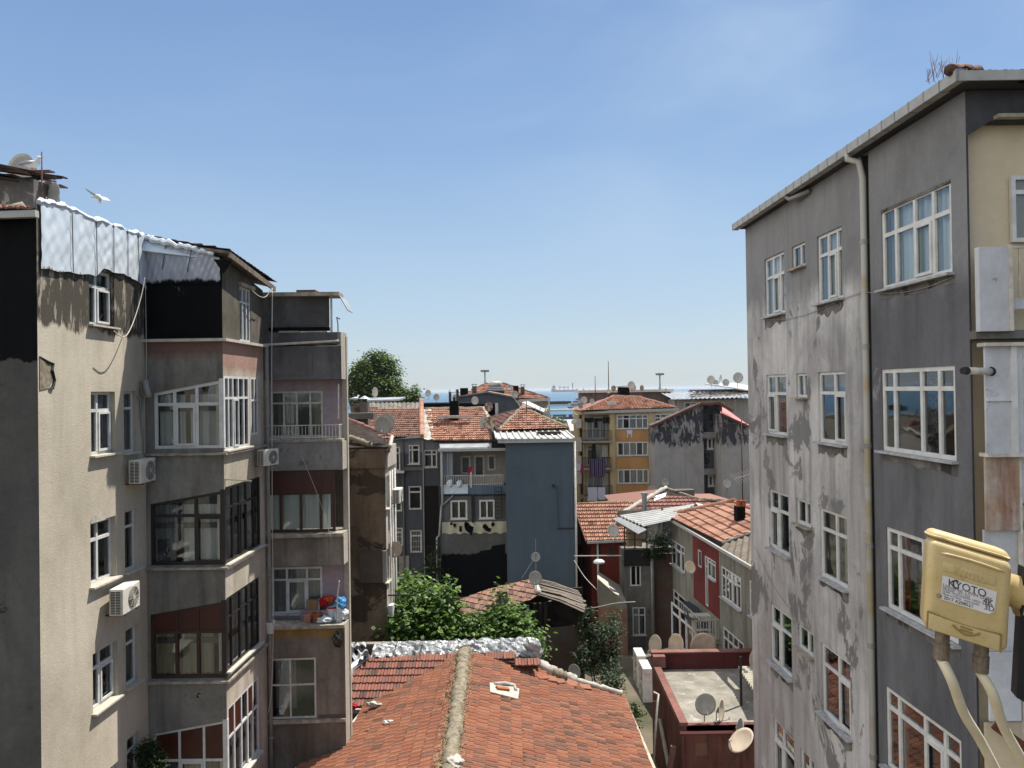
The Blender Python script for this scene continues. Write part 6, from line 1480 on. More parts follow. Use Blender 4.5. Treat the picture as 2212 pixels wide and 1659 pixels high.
# middle hip roof behind
def build_mid():
    b = thing('hip_roofed_house', 'house with pink-brown hip roof, white mortared hip and grey wall block', 'house', (gx(1450, 50), 52, 0))
    e = at(1345, 1110, 47.5); n = V((0, -.45, 1)).normalized(); q = lambda px, py: hit(px, py, e, n)
    P = [q(1341, 1112), q(1560, 1108), q(1600, 1086), q(1505, 1078), q(1440, 1055)]
    tiles(P, (0, -1, -.45), M['tile_pink'], b, tw=.28, tl=.42, seed=66, jitter=.8, th=.09, rib=.045, stagger=0)
    mortar(P[0]+V((0, 0, .05)), P[4]+V((0, 0, .05)), .15, M['cementwhite'], b, step=.25)
    mortar(P[4], P[3], .1, M['cement'], b, step=.3); mortar(P[3], P[2], .12, M['cement'], b, step=.3)
    a = at(1461, 1086, 49.6); c = at(1500, 1058, 49.6); mb = MB(); mb.hexa([a, V((c.x, 49.6, a.z+.15)), V((c.x, 50.2, a.z)), V((a.x, 50.2, a.z)), V((a.x, 49.6, at(1461, 1060, 49.6).z)), c, V((c.x, 50.2, c.z)), V((a.x, 50.2, c.z))]); mb.build('wall_block', M['pl_e2'], b)
    mb = MB(); mb.prism([q(1416, 1075)+V((0, 0, .08)), q(1440, 1068)+V((0, 0, .08)), q(1436, 1078)+V((0, 0, .08)), q(1412, 1086)+V((0, 0, .08))], (0, 0, .04)); mb.build('skylight', M['zinc'], b)
    mb = MB(); mb.box((P[0].x+.3, 48, 0), (P[2].x, 56, e.z-.1)); mb.build('wall', M['pl_o'], b)
    mb = MB(); mb.face([P[4], P[0], V((P[0].x, 56, e.z))]); mb.face([P[4], P[3], V((P[3].x, 56, e.z)), V((P[0].x, 56, e.z))]); mb.face([P[3], P[2], V((P[2].x, 56, e.z)), V((P[3].x, 56, e.z))]); mb.build('rear_roof', M['tile_pink'], b)
build_mid()
# ================================================================ shed with sagging tile and plank roof
def build_q():
    b = thing('old_shed', 'ruined timber shed with sagging tile slope and weathered plank slope', 'shed', (gx(1170, 35), 36, 0))
    e = at(975, 1336, 33.0); n = V((.12, -.42, 1)).normalized(); q = lambda px, py: hit(px, py, e, n)
    tiles([q(960, 1340), q(1060, 1322), q(1145, 1296), q(1163, 1284), q(1152, 1252), q(1060, 1273), q(975, 1304)], (-.2, -1, -.42), M['tile_old'], b, tw=.21, tl=.36, seed=71, jitter=1.8)
    ap = q(1152, 1251); lo = q(1163, 1284)
    r0 = at(1252, 1274, 36.5); r1 = at(1268, 1320, 34.0)
    rn = random.Random(2)
    for k in range(13):
        y = k/12; a = ap.lerp(lo, y)+V((0, 0, rn.uniform(-.03, .05))); c = r0.lerp(r1, y+rn.uniform(-.02, .02))+V((rn.uniform(-.2, .15), 0, rn.uniform(-.05, .05)))
        m_ = (a+c)/2+V((0, 0, .05+rn.uniform(-.04, .04))); mb = MB(); mb.bar(a, m_, .24, .03); mb.bar(m_, c, .24, .03); mb.build('plank', M['wood'], b)
    mortar(ap+V((0, 0, .04)), lo+V((0, 0, .02)), .15, M['cementwhite'], b, step=.2)
    # posts, dark boarding, brick foot
    f = face(1150, 34.6, 1254, 35.2); zt = f.uz(1200, 1310)[1]; zm = f.uz(1200, 1358)[1]
    mb = MB(); f.fbox(mb, 0, f.len, 0, zm, -.2, 0); mb.build('brick_foot', M['brick'], b)
    for u in (0, .25, .5, 2.0, 2.14): mb = MB(); mb.bar(f.p(u, zm, -.1), f.p(u, zt+.2, -.1), .14); mb.build('post', M['wooddark'], b)
    mb = MB(); f.fbox(mb, -3.5, f.len+.5, 0, zt+.35, -1.6, -1.5); mb.build('rear_boarding', M['wooddark'], b)
    mb = MB(); x0 = q(975, 1330).x; mb.box((x0+.3, 34.2, 0), (f.p(0, 0).x, 34.4, e.z-.1)); mb.build('side_wall', M['wooddark'], b)
    mb = MB(); mb.tube([at(1158, 1262, 34.5), at(1157, 1165, 34.5)], .025, 6); mb.build('mast', M['metal_grey'], b)
    c = chimney(977+110-10, 1087+9, 1303-25, 1303+10, 33.8, 'brick chimney with tile cap standing on the shed tiles', 'brick', None, .4)
build_q()
dish(1157, 1203, 34.5, .42, 'small round dish on the shed mast in front of the blue wall', 180, 'grey')
dish(1157, 1248, 34.2, .6, 'dark dish at the shed ridge, lower on the mast', 195, 'dark')
cable('stay wire from the shed mast down to the tiles', [at(1155, 1205, 34.5), at(1126, 1251, 34.6)], .012)
# ================================================================ foreground house with the big red roof
def build_r():
    b = thing('red_roofed_house', 'foreground house with large red-brown tile roof, mortared ridge and foil covered rear parapet', 'house', (-1.6, 22, 0))
    Rf = at(1003, 1410, 26.6); zr = Rf.z
    rg = lambda Y: V((Rf.x-.019*(Y-26.6), Y, zr)); S = .35
    nl = V((-S, 0, 1)).normalized(); nr = V((S, 0, 1)).normalized()
    nl = V((-S*1.0, -S*.019, 1)).normalized(); nr = V((S, S*.019, 1)).normalized()
    ql = lambda px, py: hit(px, py, Rf, nl); qr = lambda px, py: hit(px, py, Rf, nr)
    v = ql(790, 1530); j1 = ql(722, 1612); j2 = ql(690, 1618); j3 = ql(652, 1641)
    far = j3+V((.019*8, -9, 0)); far = V((j3.x+.1, 15.5, j3.z))
    tiles([Rf, v, j1, j2, j3, far, rg(15.5)], (-1, 0, -S), M['tile_red'], b, tw=.225, tl=.335, seed=81, jitter=1.8, convex=False, name='left_roof_slope', th=.05, rib=.042, stagger=.1)
    k = [qr(1150, 1440), qr(1240, 1474), qr(1345, 1505)]; e2 = V((k[2].x+.35, 15.5, k[2].z-.13))
    tiles([Rf, rg(15.5), e2, k[2], k[1], k[0]], (1, 0, -S), M['tile_red'], b, tw=.225, tl=.335, seed=82, jitter=1.8, convex=False, name='right_roof_slope', th=.045, rib=.042, stagger=.1)
    # gutters along both eaves
    mb = MB(); mb.bar(k[2]+V((.04, 0, -.03)), e2+V((.04, 0, -.03)), .09); mb.build('gutter', M['pipe'], b)
    for a, c in ((v, j1), (j1, j2), (j2, j3), (j3, far)):
        mb = MB(); mb.bar(a+V((-.04, 0, -.02)), c+V((-.04, 0, -.02)), .07); mb.build('verge_trim', M['pvc_old'], b)
    # ridge
    mortar(rg(26.7)+V((0, 0, .05)), rg(15.5)+V((0, 0, .05)), .2, M['cement'], b, 'mortared_ridge', step=.1, seed=5)
    rn = random.Random(31); mb = MB()
    for i in range(3800):
        Y = rn.uniform(15.6, 26.6); p = rg(Y)+V((rn.gauss(0, .15), 0, .12+rn.uniform(-.06, .06))); a = rn.uniform(0, 6.3); L_ = rn.uniform(.04, .15)
        d = V((math.cos(a)*L_, math.sin(a)*L_, rn.uniform(0, .06))); w_ = V((-d.y, d.x, 0)).normalized()*.012
        mb.face([p-w_, p+w_, p+d], t=rn.random())
    tag(mb.build('dry_moss', simple('dry_moss', '#8f8468', '#6c6249', .95, .1, size=9), b, recalc=False), kind='stuff')
    # front-facing striped roof behind the left slope
    e = v; n2 = V((0, -S, 1)).normalized(); q2 = lambda px, py: hit(px, py, e, n2)
    tiles([q2(742, 1529), v, q2(900, 1472), q2(1003, 1412), q2(1003, 1408), q2(812, 1412), q2(762, 1450)], (0, -1, -S), M['tile_stripe'], b, tw=.21, tl=.36, seed=83, jitter=.8, convex=False, name='rear_roof_slope', rib=.035, th=.05, stagger=0)
    tiles([q2(1010, 1412), q2(1160, 1420), q2(1160, 1440), q2(1135, 1437)], (0, -1, -S), M['tile_stripe'], b, tw=.21, tl=.36, seed=84, jitter=2, convex=False, name='rear_roof_slope', rib=.03, stagger=0)
    mb = MB(); mb.bar(q2(740, 1531)+V((0, -.06, -.05)), v+V((0, -.06, -.05)), .12); mb.build('gutter', M['gutter'], b)
    # crumpled foil over the rear parapet
    rn = random.Random(6)
    L0, L1 = at(800, 1420, 26.9), at(1160, 1424, 27.2); T0, T1 = at(812, 1388, 27.6), at(1156, 1377, 27.9)
    NX, NY = 200, 22
    ny = {}
    from mathutils import noise as MN
    def nz(x, y): return .2*abs(MN.noise(V((x*13, y*2.6, 3))))+.11*MN.noise(V((x*33+y*3, y*6, 7)))+.05*abs(MN.noise(V((x*85, y*13, 11))))-.06
    mb = MB(); mb.grid(lambda x, y: (L0.lerp(L1, x)).lerp(T0.lerp(T1, x), y)+V((0, -.5*nz(x, y), .7*nz(x*1.1+.3, y)+.10*math.sin(y*math.pi))), NX, NY)
    mb.build('foil_covered_parapet', M['foil_white'], b)
    for x in (.14, .3, .46, .62, .78): mb = MB(); mb.bar(L0.lerp(L1, x)+V((0, -.12, .12)), T0.lerp(T1, x)+V((0, -.1, .14)), .02); mb.build('membrane_seam', M['iron'], b)
    mb = MB(); mb.box((T0.x-1.6, 27.75, 0), (T1.x, 28.0, T0.z-.1)); mb.build('rear_parapet', M['concrete'], b)
    # lumpy foil at the right end and left verge
    for i, (px, py, r, sq) in enumerate(((1150, 1392, .34, (.9, .6, .7)), (1158, 1408, .3, (.7, .6, .9)), (1143, 1414, .26, (1.2, .8, .6)), (1160, 1428, .25, (.6, .6, 1.0)))):
        blob('foil_wrap', at(px, py, 27.2), r, M['foil_white'], None, None, 20+i, sq, amp=.2, parent=b)
    mb = MB(); a = q2(750, 1520); c = q2(764, 1452)
    mb.tube([a+V((-.12, 0, .05)), a.lerp(c, .3)+V((-.15, 0, .08)), a.lerp(c, .6)+V((-.1, 0, .05)), c+V((-.15, 0, .08)), q2(800, 1420)+V((-.1, 0, .05))], [.13, .17, .12, .16, .12], 8); mb.build('foil_wrap', M['foil_white'], b)
    mb = MB(); w0 = at(748, 1440, 26.4); 
    mb.grid(lambda x, y: at(748+50*x-8*y, 1440-52*y-20*x*(1-y), 26.6+1.2*y)+V((0, -.12*math.sin(x*14+y*9), .05*math.sin(x*23))), 24, 14); mb.build('torn_foil_apron', M['foil_black'], b)
    # walls
    mb = MB(); mb.face([(j3.x+.3, 15.5, 0), (j3.x+.3, j3.y, 0), (j3.x+.3, j3.y, j3.z-.1), (j3.x+.3, 15.5, j3.z-.1)]); mb.face([(j3.x+.3, j3.y, 0), (v.x+.2, j3.y+.02, 0), (v.x+.2, j3.y+.02, v.z-.1), (j3.x+.3, j3.y, j3.z)])
    mb.face([(v.x+.2, j3.y, 0), (v.x+.2, v.y+.3, 0), (v.x+.2, v.y+.3, v.z-.1), (v.x+.2, j3.y, v.z-.1)]); mb.face([(q2(742, 1529).x-.1, v.y+.3, 0), (v.x+.3, v.y+.3, 0), (v.x+.3, v.y+.3, v.z-.15), (q2(742, 1529).x-.1, v.y+.3, v.z-.15)])
    mb.face([(k[2].x-.25, k[2].y, 0), (e2.x-.25, 15.5, 0), (e2.x-.25, 15.5, e2.z-.1), (k[2].x-.25, k[2].y, k[2].z-.1)])
    mb.build('wall', M['pl_c_brown'], b)
    mb = MB(); mb.face([(k[2].x-.25, k[2].y-.05, 0), (Rf.x, 27.7, 0), (Rf.x, 27.7, zr-.2), tuple(k[0]-V((0, 0, .1))), tuple(k[1]-V((0, 0, .1))), (k[2].x-.25, k[2].y-.05, k[2].z-.1)]); mb.build('gable_wall', M['pl_c_brown'], b)
    # mortared far verge with broken tiles
    pts = [(1163, 1440), (1195, 1462), (1222, 1470), (1247, 1478), (1290, 1490), (1345, 1506)]
    for i in range(len(pts)-1):
        a = qr(*pts[i])+V((0, .1, .1)); c = qr(*pts[i+1])+V((0, .1, .1)); mortar(a, c, .2 if i < 3 else .1, M['cementwhite'] if i != 1 else M['cement'], b, 'mortared_verge', step=.12, seed=40+i)
    # broken loose tiles
    for i, (px, py, a) in enumerate(((1145, 1452, 20), (1160, 1463, -15), (1172, 1468, 35), (1190, 1472, 10), (1236, 1481, -25), (1265, 1489, 15), (1210, 1477, 40))):
        p = qr(px, py)+V((0, 0, .08)); mb = MB()
        u = V((math.cos(R(a)), math.sin(R(a)), -.2)).normalized()*.2; w_ = V((-u.y, u.x, .05)).normalized()*.13
        mb.prism([p-u-w_, p+u-w_, p+u+w_, p-u+w_], (0, 0, .03), t=(i*.13) % 1); tag(mb.build('loose_tile', M['tile_red']), None); bpy.context.scene.collection.objects[-1].parent = None
        o = list(col.objects)[-1]; tag(o, ['loose tile by the foil lump, uppermost at the far verge', 'loose tile second from the foil lump', 'tilted loose tile below the foil lump', 'loose tile in the middle of the broken verge', 'loose tile near the right of the broken verge', 'rightmost loose tile on the far verge', 'turned loose tile between the mortar lumps'][i], 'roof tile', 'loose broken tiles on the far verge')
    # white mortared vent on the right slope
    V4 = [qr(1057, 1481), qr(1080, 1481), qr(1121, 1494), qr(1118, 1516), qr(1058, 1501)]
    mb = MB(); mb.prism([p+V((0, 0, .05)) for p in V4], nr*.05); mb.build('vent_collar', M['cementwhite'], b)
    mb = MB(); a = qr(1066, 1484); c = qr(1108, 1488); mb.tube([a+nr*.1, a.lerp(c, .5)+nr*.16, c+nr*.12, qr(1112, 1498)+nr*.1], .06, 7); mb.build('mortar_rim', M['cementwhite'], b, smooth=True)
    mb = MB(); a = qr(1070, 1494)+nr*.11; c = qr(1096, 1497)+nr*.11; mb.bar(a, c, .16, .1, up=nr); mb.build('vent_brick', M['terracotta'], b)
    # debris
    o = blob('rubbish', ql(842, 1566)+nl*.08, .13, M['white_pl'], 'small white scrap of rubbish lying on the left roof slope', 'rubbish', 51, (1.3, .6, .5))
    o = blob('rubbish', ql(799, 1590-8)+nl*.06, .1, M['cardboard'], 'brown scrap of broken tile on the left slope by the eave', 'rubbish', 52, (1.2, .6, .4))
    o = blob('rubbish', at(758, 1526, 24.3), .18, M['red_cloth'], 'bright red rag on the gutter of the striped roof', 'rag', 53, (1, .6, .7))
    o = blob('rubbish', at(808, 1521, 24.2), .16, M['cementwhite'], 'white lump at the left end of the valley between the roofs', 'rubbish', 54, (1.4, .6, .5))
    # stacked white bag at ridge near the viewer
    o = blob('cement_lump', rg(18.4)+V((.12, 0, .2)), .22, M['cementwhite'], 'white mortar lump on the mortared ridge nearest the viewer', 'mortar', 55, (.9, 1, .5))
    # small hand-sized flakes on tiles
    for (px, py) in ((1340, 1562), (1085, 1560), (1110, 1580)): pass
    # single displaced tile by the eave
    return b
M['tile_stripe'] = tilemat('tile_striped', '#a05c44', '#b4684c', '#8a6152', '#5b463b', .66, .3)
M['foil_white'] = foilmat('sunlit_crumpled_foil', base='#8e9090', metal=.3, seed=4)
M['foil_black'] = foilmat('torn_foil_with_tar', base='#a7abad', metal=.35, seed=6)
mfb = M['foil_black']; 
def _fb():
    m = MT('foil_tar_patches', .5, .4); n = m.noise(1.4, 8, dist=.8, rough=.6, off=2); m.col(m.mix(m.val(n, .49, .51), '#0b0b0d', '#a4a7aa')); m.bump(m.noise(4, 5), .06, .8); return m.m
M['foil_black'] = _fb()
build_r()
# ================================================================ red flat-roofed house
M['pl_s'] = plaster('brick_red_render', '#7c4434', '#6d3b2d', '#8a5f4a', .5, .12, .6, .6, .7, off=151, streakc='#3e2a22')
M['pl_s_in'] = plaster('maroon_parapet', '#5d2420', '#521f1c', None, .5, .15, .8, .4, off=153, streakc='#3a1815')
M['roofslab'] = plaster('stained_roof_slab', '#8f8878', '#7b7465', '#a39d8f', .5, .1, .9, .0, .6, off=155, c3size=2)
def build_s():
    b = thing('flat_red_house', 'dark red house with a stained concrete flat roof and maroon parapets', 'house', (7.5, 28, 0))
    YB, YF = 31.2, 26.0; zr = at(1480, 1568, YF).z
    x0 = gx(1478, YF)+.0; xf = at(1478, 1568, YF).x; xb = at(1412, 1448, YB).x; x1 = 11.0
    mb = MB(); mb.box((xf, YF, zr-.2), (x1, YB, zr)); mb.build('roof_slab', M['roofslab'], b)
    # front wall
    ff = Fr((xf-.12, YF), (x1, YF)); mb = MB(); ff.fbox(mb, 0, ff.len, 0, zr+.02, -.2, 0); mb.build('front_wall', M['pl_s'], b)
    mb = MB(); ff.fbox(mb, -.03, ff.uz(1606, 1580)[0], zr-.25, zr-.18, .001, .06); mb.build('ledge', M['pinkroof'], b)
    # street side wall with sloping parapet
    fs = Fr((xf-.12, YF), (xf-.12+.02, YB+.3)); mb = MB(); fs.fbox(mb, 0, fs.len, 0, zr, -.2, 0); mb.build('side_wall', M['pl_s'], b)
    mb = MB(); mb.hexa([fs.p(-.02, zr, -.24), fs.p(fs.len, zr, -.24), fs.p(fs.len, zr, .03), fs.p(-.02, zr, .03), fs.p(-.02, zr+.12, -.24), fs.p(fs.len, zr+.3, -.24), fs.p(fs.len, zr+.3, .03), fs.p(-.02, zr+.12, .03)]); mb.build('parapet', M['pinkcap'], b)
    # rear parapet
    zb_ = at(1500, 1410, YB).z
    mb = MB(); mb.box((xf-.12, YB, zr), (x1, YB+.25, zb_)); mb.build('rear_parapet', M['pl_s_in'], b)
    mb = MB(); mb.box((xf-.14, YB-.05, zb_), (x1, YB+.3, zb_+.05)); mb.build('coping', M['pinkcap'], b)
    mb = MB(); mb.box((xf-.13, YB-.35, zr+.2), (xf+.35, YB-.02, zb_-.02)); mb.build('parapet_pier', M['pinkcap'], b)
    mb = MB(); mb.box((x1, YF, 0), (x1+.2, YB, zr)); mb.box((xf, YB+.01, 0), (x1, YB+.2, zr-.01)); mb.build('rear_wall', M['pl_s'], b)
    # pipes: sloping waste pipe on the side wall, downpipe with head at the corner
    mb = MB(); mb.tube([fs.p(3.3, zr-1.2, .1), fs.p(.2, zr-3.1, .1), fs.p(.0, zr-3.4, .12), fs.p(0, 0, .12)], .075, 10); mb.build('waste_pipe', M['pipe'], b, smooth=True)
    mb = MB(); mb.tube([ff.p(.05, zr-.3, .08), ff.p(.05, zr-2.4, .08)], .05, 8); mb.build('downpipe', M['pl_s'], b)
    mb = MB(); q = at(1533, 1608, YF-.1); mb.tube([V((at(1450, 1616, YF).x-.5, YF-.12, 0)), at(1455, 1612, YF-.12)], .1, 10); mb.build('downpipe', M['pinkcap'], b)
    # patches
    for (px0, px1, y0, y1, m) in ((1503, 1527, 1605, 1632, 'cement'),):
        p = ff.uz(px0, y1); r = ff.uz(px1, y0); mb = MB(); ff.fbox(mb, p[0], r[0], p[1], r[1], .001, .008); mb.build('rendered_patch', plaster('tan_patch', '#8a5f42', '#7c5238', None, off=157), b)
    # corrugated canopy on posts over the near right of the flat roof
    A = at(1597, 1440, 28.4); B = at(1650, 1436, 28.8); C = at(1660, 1482, 26.6); D = at(1603, 1447, 27.4)
    A = at(1594, 1441, 29.3); Bq = at(1660, 1441, 29.3); Cq = at(1690, 1500, 26.6); Dq = at(1632, 1496, 26.6)
    corrug([Dq, A, Bq, Cq], M['fibre'], b, 'corrugated_canopy', .26, .05)
    mb = MB(); mb.bar(A+V((.05, -.03, -.1)), Dq+V((0, 0, -.1)), .07, .12); mb.build('canopy_beam', M['wood'], b)
    for (px, py, Y) in ((1598, 1450, 28.6), (1603, 1567, 26.1)): pass
    mb = MB(); p = V((at(1601, 1500, 27.6).x, 27.6, zr)); mb.bar(p, V((p.x, 27.6, zr+1.75)), .07); mb.build('canopy_post', M['wooddark'], b)
    return b, ff, fs, zr, YF, YB, xf
M['fibre'] = simple('fibre_cement', '#a39d8c', '#7f7969', .9, .2, size=3, amt=.6)
BS, fFF, fSS, ZR, YF, YB, XF = build_s()
dish(1418, 1395, 31.9, .85, 'narrow pale dish behind the maroon parapet, left one of the side-turned pair', 244, 'beige', tilt=-12)
dish(1463, 1394, 31.9, .9, 'narrow pale dish behind the maroon parapet, right one of the side-turned pair', 240, 'beige', tilt=-12)
dish(1518, 1396, 32.0, 1.1, 'wide round beige dish behind the maroon parapet', 180, 'beige')
dish(1523, 1520, 26.2, .72, 'round grey dish on the front edge of the flat red house roof', 180, 'grey')
dish(1555, 1534, 26.3, .75, 'narrow side-turned dish beside the round dish on the flat roof edge', 120, 'beige')
dish(1594, 1576, 25.6, .8, 'side-turned dish at the near corner of the flat red house', 125, 'grey')
dish(1603, 1602, 23.6, .85, 'lowest dish, tilted up edge-on beside the tall right building', 252, 'beige', tilt=-50)
dish(1638, 1422, 29.5, .95, 'yellowish dish edge peeping out behind the tall right building', 160, 'beige')
dish(1242, 1450, 29.5, .55, 'pale dish behind the mortared verge among dark shrubs', 215, 'grey')
# tall double-fan air conditioners hung on the side wall
acT = make_ac('air_conditioner', 2, .95, 1.25, .34)
place(acT, V((at(1390, 1520, 27.6).x, 28.6, at(1391, 1521, 27.6).z)), R(-90), 'nearer double-fan air conditioner with red lettering beside the flat red house', 1, 'double-fan air conditioners beside the flat roof')
acU = copy_tree(acT); place(acU, V((at(1390, 1520, 27.6).x-.02, 29.75, at(1391, 1521, 27.6).z+.06)), R(-90), 'farther double-fan air conditioner beside the flat red house', 1, 'double-fan air conditioners beside the flat roof')
M['redink'] = simple('red_print', '#a32a30', None, .6)
textobj('SÖMESTRE\nKLİMA\n0212 445', .055, M['redink'], acT, (.952, .17, 1.0), (R(90), 0, R(90)))
mb = MB(); p = at(1412, 1495, 27.5); mb.tube([p, p+V((.15, -.1, -.05)), at(1420, 1520, 27.2), at(1417, 1560, 27.0), at(1412, 1660, 26.6)], .04, 8); tag(mb.build('pipe_bundle', M['cable_w'], smooth=True), 'wrapped pipe bundle dropping from the double-fan air conditioner', 'pipe')
# ================================================================ tall grey building on the right
M['pl_t1'] = plaster('pale_peeling_render', '#bcb8b4', '#a19d9a', '#767473', .5, .07, .5, .5, .565, off=201, c3size=.75, c3k=(1, 1, .8), streakc='#6d6969', bands=[(17.0, '#807f80', .7, .25, True)], grain=.06, gr=.6, grime=.36)
M['pl_t2'] = plaster('dark_slate_render', '#68686c', '#5d5d62', '#828285', .5, .1, .4, .3, .67, off=205, streakc='#42434b', c3size=.9, bands=[(16.6, '#7b7b7c', .5, .25, True)], grain=.06)
M['pl_t3'] = plaster('dark_grey_render', '#4c4d51', '#3f4044', None, .5, .1, .8, .4, off=209)  # darker grey than the facade; end wall, soffits and pipe groove
M['pl_damp'] = plaster('damp_render', '#7d7a74', '#5d5a56', '#3f3d3b', .5, .1, 2.5, .5, .55, off=217)
M['pl_cream'] = plaster('cream_balcony_render', '#cdbd9f', '#c2b294', None, .5, .2, .5, .15, off=211, grain=.04, gr=.1, grime=.1)
M['panel_w'] = plaster('chipped_white_panel', '#c6c8cc', '#b7b9bd', '#8e8476', .5, .1, .8, .15, .66, off=213, grain=.04, c3size=2.5)
M['panel_rust'] = plaster('rusted_white_panel', '#b7b3ab', '#a5825f', '#74401f', .5, .08, .9, .9, .62, off=215, c3k=(2, 2, .8), streakc='#8a4f2b')
def build_t():
    P0 = V((gx(1616, 20.2), 20.2, 0)); P1 = V((gx(2097, 10.95), 10.95, 0)); f = Fr(P0, P1); U = f.len
    b = thing('grey_apartment_building', 'tall mottled grey building with white framed windows and a long downpipe, on the right', 'apartment building', ((P0.x+P1.x)/2+3, 16, 0))
    ua, ub = f.uz(1868, 800)[0], f.uz(1884, 800)[0]
    zt0, zt1 = f.uz(1617, 490)[1], f.uz(2097, 188)[1]; zt = (zt0+zt1)/2; print('T top', zt0, zt1)
    A = dict(a1=(1651,1693.6,561,686.6), b1=(1710,1739,534.6,584), c1=(1764,1818,512,658), a2=(1655,1697.5,810,935), b2=(1719.6,1743,807,858), c2=(1766.6,1825.5,804,953),
             a3=(1661,1702.6,1055.4,1180), b3=(1719,1750,1075,1127), c3=(1769.6,1828.5,1095.6,1240.7), a4=(1664,1708.6,1302,1424), b4=(1723,1756,1346,1395), c4=(1773,1835.5,1386,1534), a5=(1670,1714,1548,1680), b5=(1728,1758,1613,1665), c5=(1780,1842,1700,1840))
    Bq = dict(d1=(1903,2055,455,627.7), d2=(1903.5,2062.7,798,972), d3=(1914,2066,1137,1309.5), d4=(1913,2074,1480.7,1650))
    HA = {k: PX(f, *q) for k, q in A.items()}; HB_ = {k: PX(f, *q) for k, q in Bq.items()}
    wall(f, 0, ua, 0, zt0, list(HA.values()), M['pl_t1'], b, rec=.14, z1b=zt1+(zt0-zt1)*(1-ua/U), room=.9)
    fr2 = lambda u: zt0+(zt1-zt0)*u/U
    wall(f, ub, U, 0, fr2(ub), list(HB_.values()), M['pl_t2'], b, rec=.12, z1b=zt1, room=.9)
    # groove holding the downpipe
    mb = MB(); mb.face([f.p(ua, 0, -.12), f.p(ub, 0, -.12), f.p(ub, fr2(ub), -.12), f.p(ua, fr2(ua), -.12)])
    for u in (ua, ub): mb.face([f.p(u, 0, 0), f.p(u, 0, -.12), f.p(u, fr2(u), -.12), f.p(u, fr2(u), 0)])
    mb.build('pipe_recess', M['pl_t3'], b)
    for k, h in HA.items():
        if k[0] == 'a': window(f, h, b, cols=(.4, .75) if k == 'a1' else (.45,), tr=.66 if k == 'a1' else .68, cm='curtain_blue', cur=[(0, 1, 'curtain_blue')] if k == 'a1' else [(0, .4, 'curtain_grey')], rec=.1, opened=1 if k == 'a1' else 0, w=.065)
        elif k[0] == 'b': window(f, h, b, cols=(.6,), tr=None, cur=[], rec=.1, w=.055, sill='ledge')
        else: window(f, h, b, cols=(.42, .78) if k == 'c1' else (.58,), tr=.7 if k == 'c1' else .7, cur=[(0, 1, 'curtain_blue')] if k == 'c1' else ([(.62, .9, 'curtain')] if k == 'c3' else [(.55, 1, 'curtain_grey')]), rec=.1, opened=1 if k != 'c3' else None, w=.065)
        # crumbling render patch below each sill
        if k in ('a1', 'c1', 'a2', 'c2', 'b3', 'a4', 'c4', 'c3'):
            rn = random.Random(hash(k) % 1000); rn = random.Random(ord(k[0])*7+ord(k[1])); mb = MB(); n = 14; u0, u1 = h[0]-.02, h[1]+.02; zt_ = h[2]-.045
            wv = [rn.random() for _ in range(n+1)]; pts = [f.p(u0, zt_, .002)]+[f.p(u0+(u1-u0)*i/n, zt_-.08-.1*(wv[i]+wv[max(0, i-1)]), .002) for i in range(n+1)]+[f.p(u1, zt_, .002)]
            mb.prism(pts, f.n*.006); mb.build('damp_patch', M['pl_damp'], b)
    for k, h in HB_.items():
        w_ = window(f, h, b, cols=(.22, .5, .76) if k == 'd1' else ((.19, .57, .8) if k == 'd2' else (.19, .55, .8)), tr=.67 if k == 'd1' else .76, rec=.08, w=.07, opened={'d1': 2, 'd2': None, 'd3': None, 'd4': 2}[k],
               cur={'d1': [(.0, .2, 'curtain_grey'), (.2, 1, 'curtain_blue')], 'd2': [(.57, .76, 'patterned_curtain'), (.04, .1, 'curtain_grey')], 'd3': [(.08, .19, 'red_cloth')], 'd4': [(.05, .16, 'curtain')]}[k])
        if k == 'd1':   # crumbling head of the opening
            mb = MB(); rn = random.Random(3); n = 16
            f.fbox(mb, h[0], h[1], h[3]-.05, h[3]+.001, -.1, -.001); mb.build('crumbling_head', M['pl_damp'], b)
        mb = MB(); u0, u1 = h[0]-.03, h[1]+.03; rn = random.Random(ord(k[1])); n = 20; zt_ = h[2]-.042
        wv = [rn.random() for _ in range(n+3)]; pts = [f.p(u0, zt_, .002)]+[f.p(u0+(u1-u0)*i/n, zt_-.06-.05*(wv[i]+wv[i+1]+wv[i+2]), .002) for i in range(n+1)]+[f.p(u1, zt_, .002)]
        mb.prism(pts, f.n*.005); mb.build('damp_patch', M['pl_damp'], b)
    # marbled picture behind the lower window
    h = HB_['d3']; mb = MB(); f.fbox(mb, h[0]+(h[1]-h[0])*.22, h[0]+(h[1]-h[0])*.62, h[2]+.06, h[2]+(h[3]-h[2])*.74, -.32, -.3)
    m = MT('patterned_textile'); n_ = m.noise(2.4, 4, dist=2.2); m.col(m.mix(m.val(n_, .45, .5), '#3c3a3a', m.mix(m.val(m.noise(4, 2), .45, .55), '#8e6a55', '#5d7468')))
    tag(mb.build('patterned_textile', m.m), 'patterned orange and green textile leaning behind the third large window', 'textile')
    # eave: soffit, ragged tile edge, gutter with brackets
    a = f.p(-.15, fr2(-.15)+.08, .22); c = f.p(U+.3, fr2(U+.3)+.1, .24)
    mb = MB(); mb.prism([f.p(-.15, zt0+.02, .2), f.p(U+.3, zt1+.02, .2), f.p(U+.3, zt1+.02, -.6), f.p(-.15, zt0+.02, -.6)], (0, 0, .05)); mb.build('soffit', M['pl_t3'], b)
    mb = MB(); N = 24
    mb.bar(a, c, .15, .16); mb.build('gutter', M['gutter'], b)
    for i in range(N+1): mb = MB(); p = a.lerp(c, i/N); mb.bar(p-f.u*.015, p+f.u*.015, .16, .172); mb.build('gutter_bracket', M['metal_grey'], b)
    nn = (f.n*.3+V((0, 0, 1))).normalized()
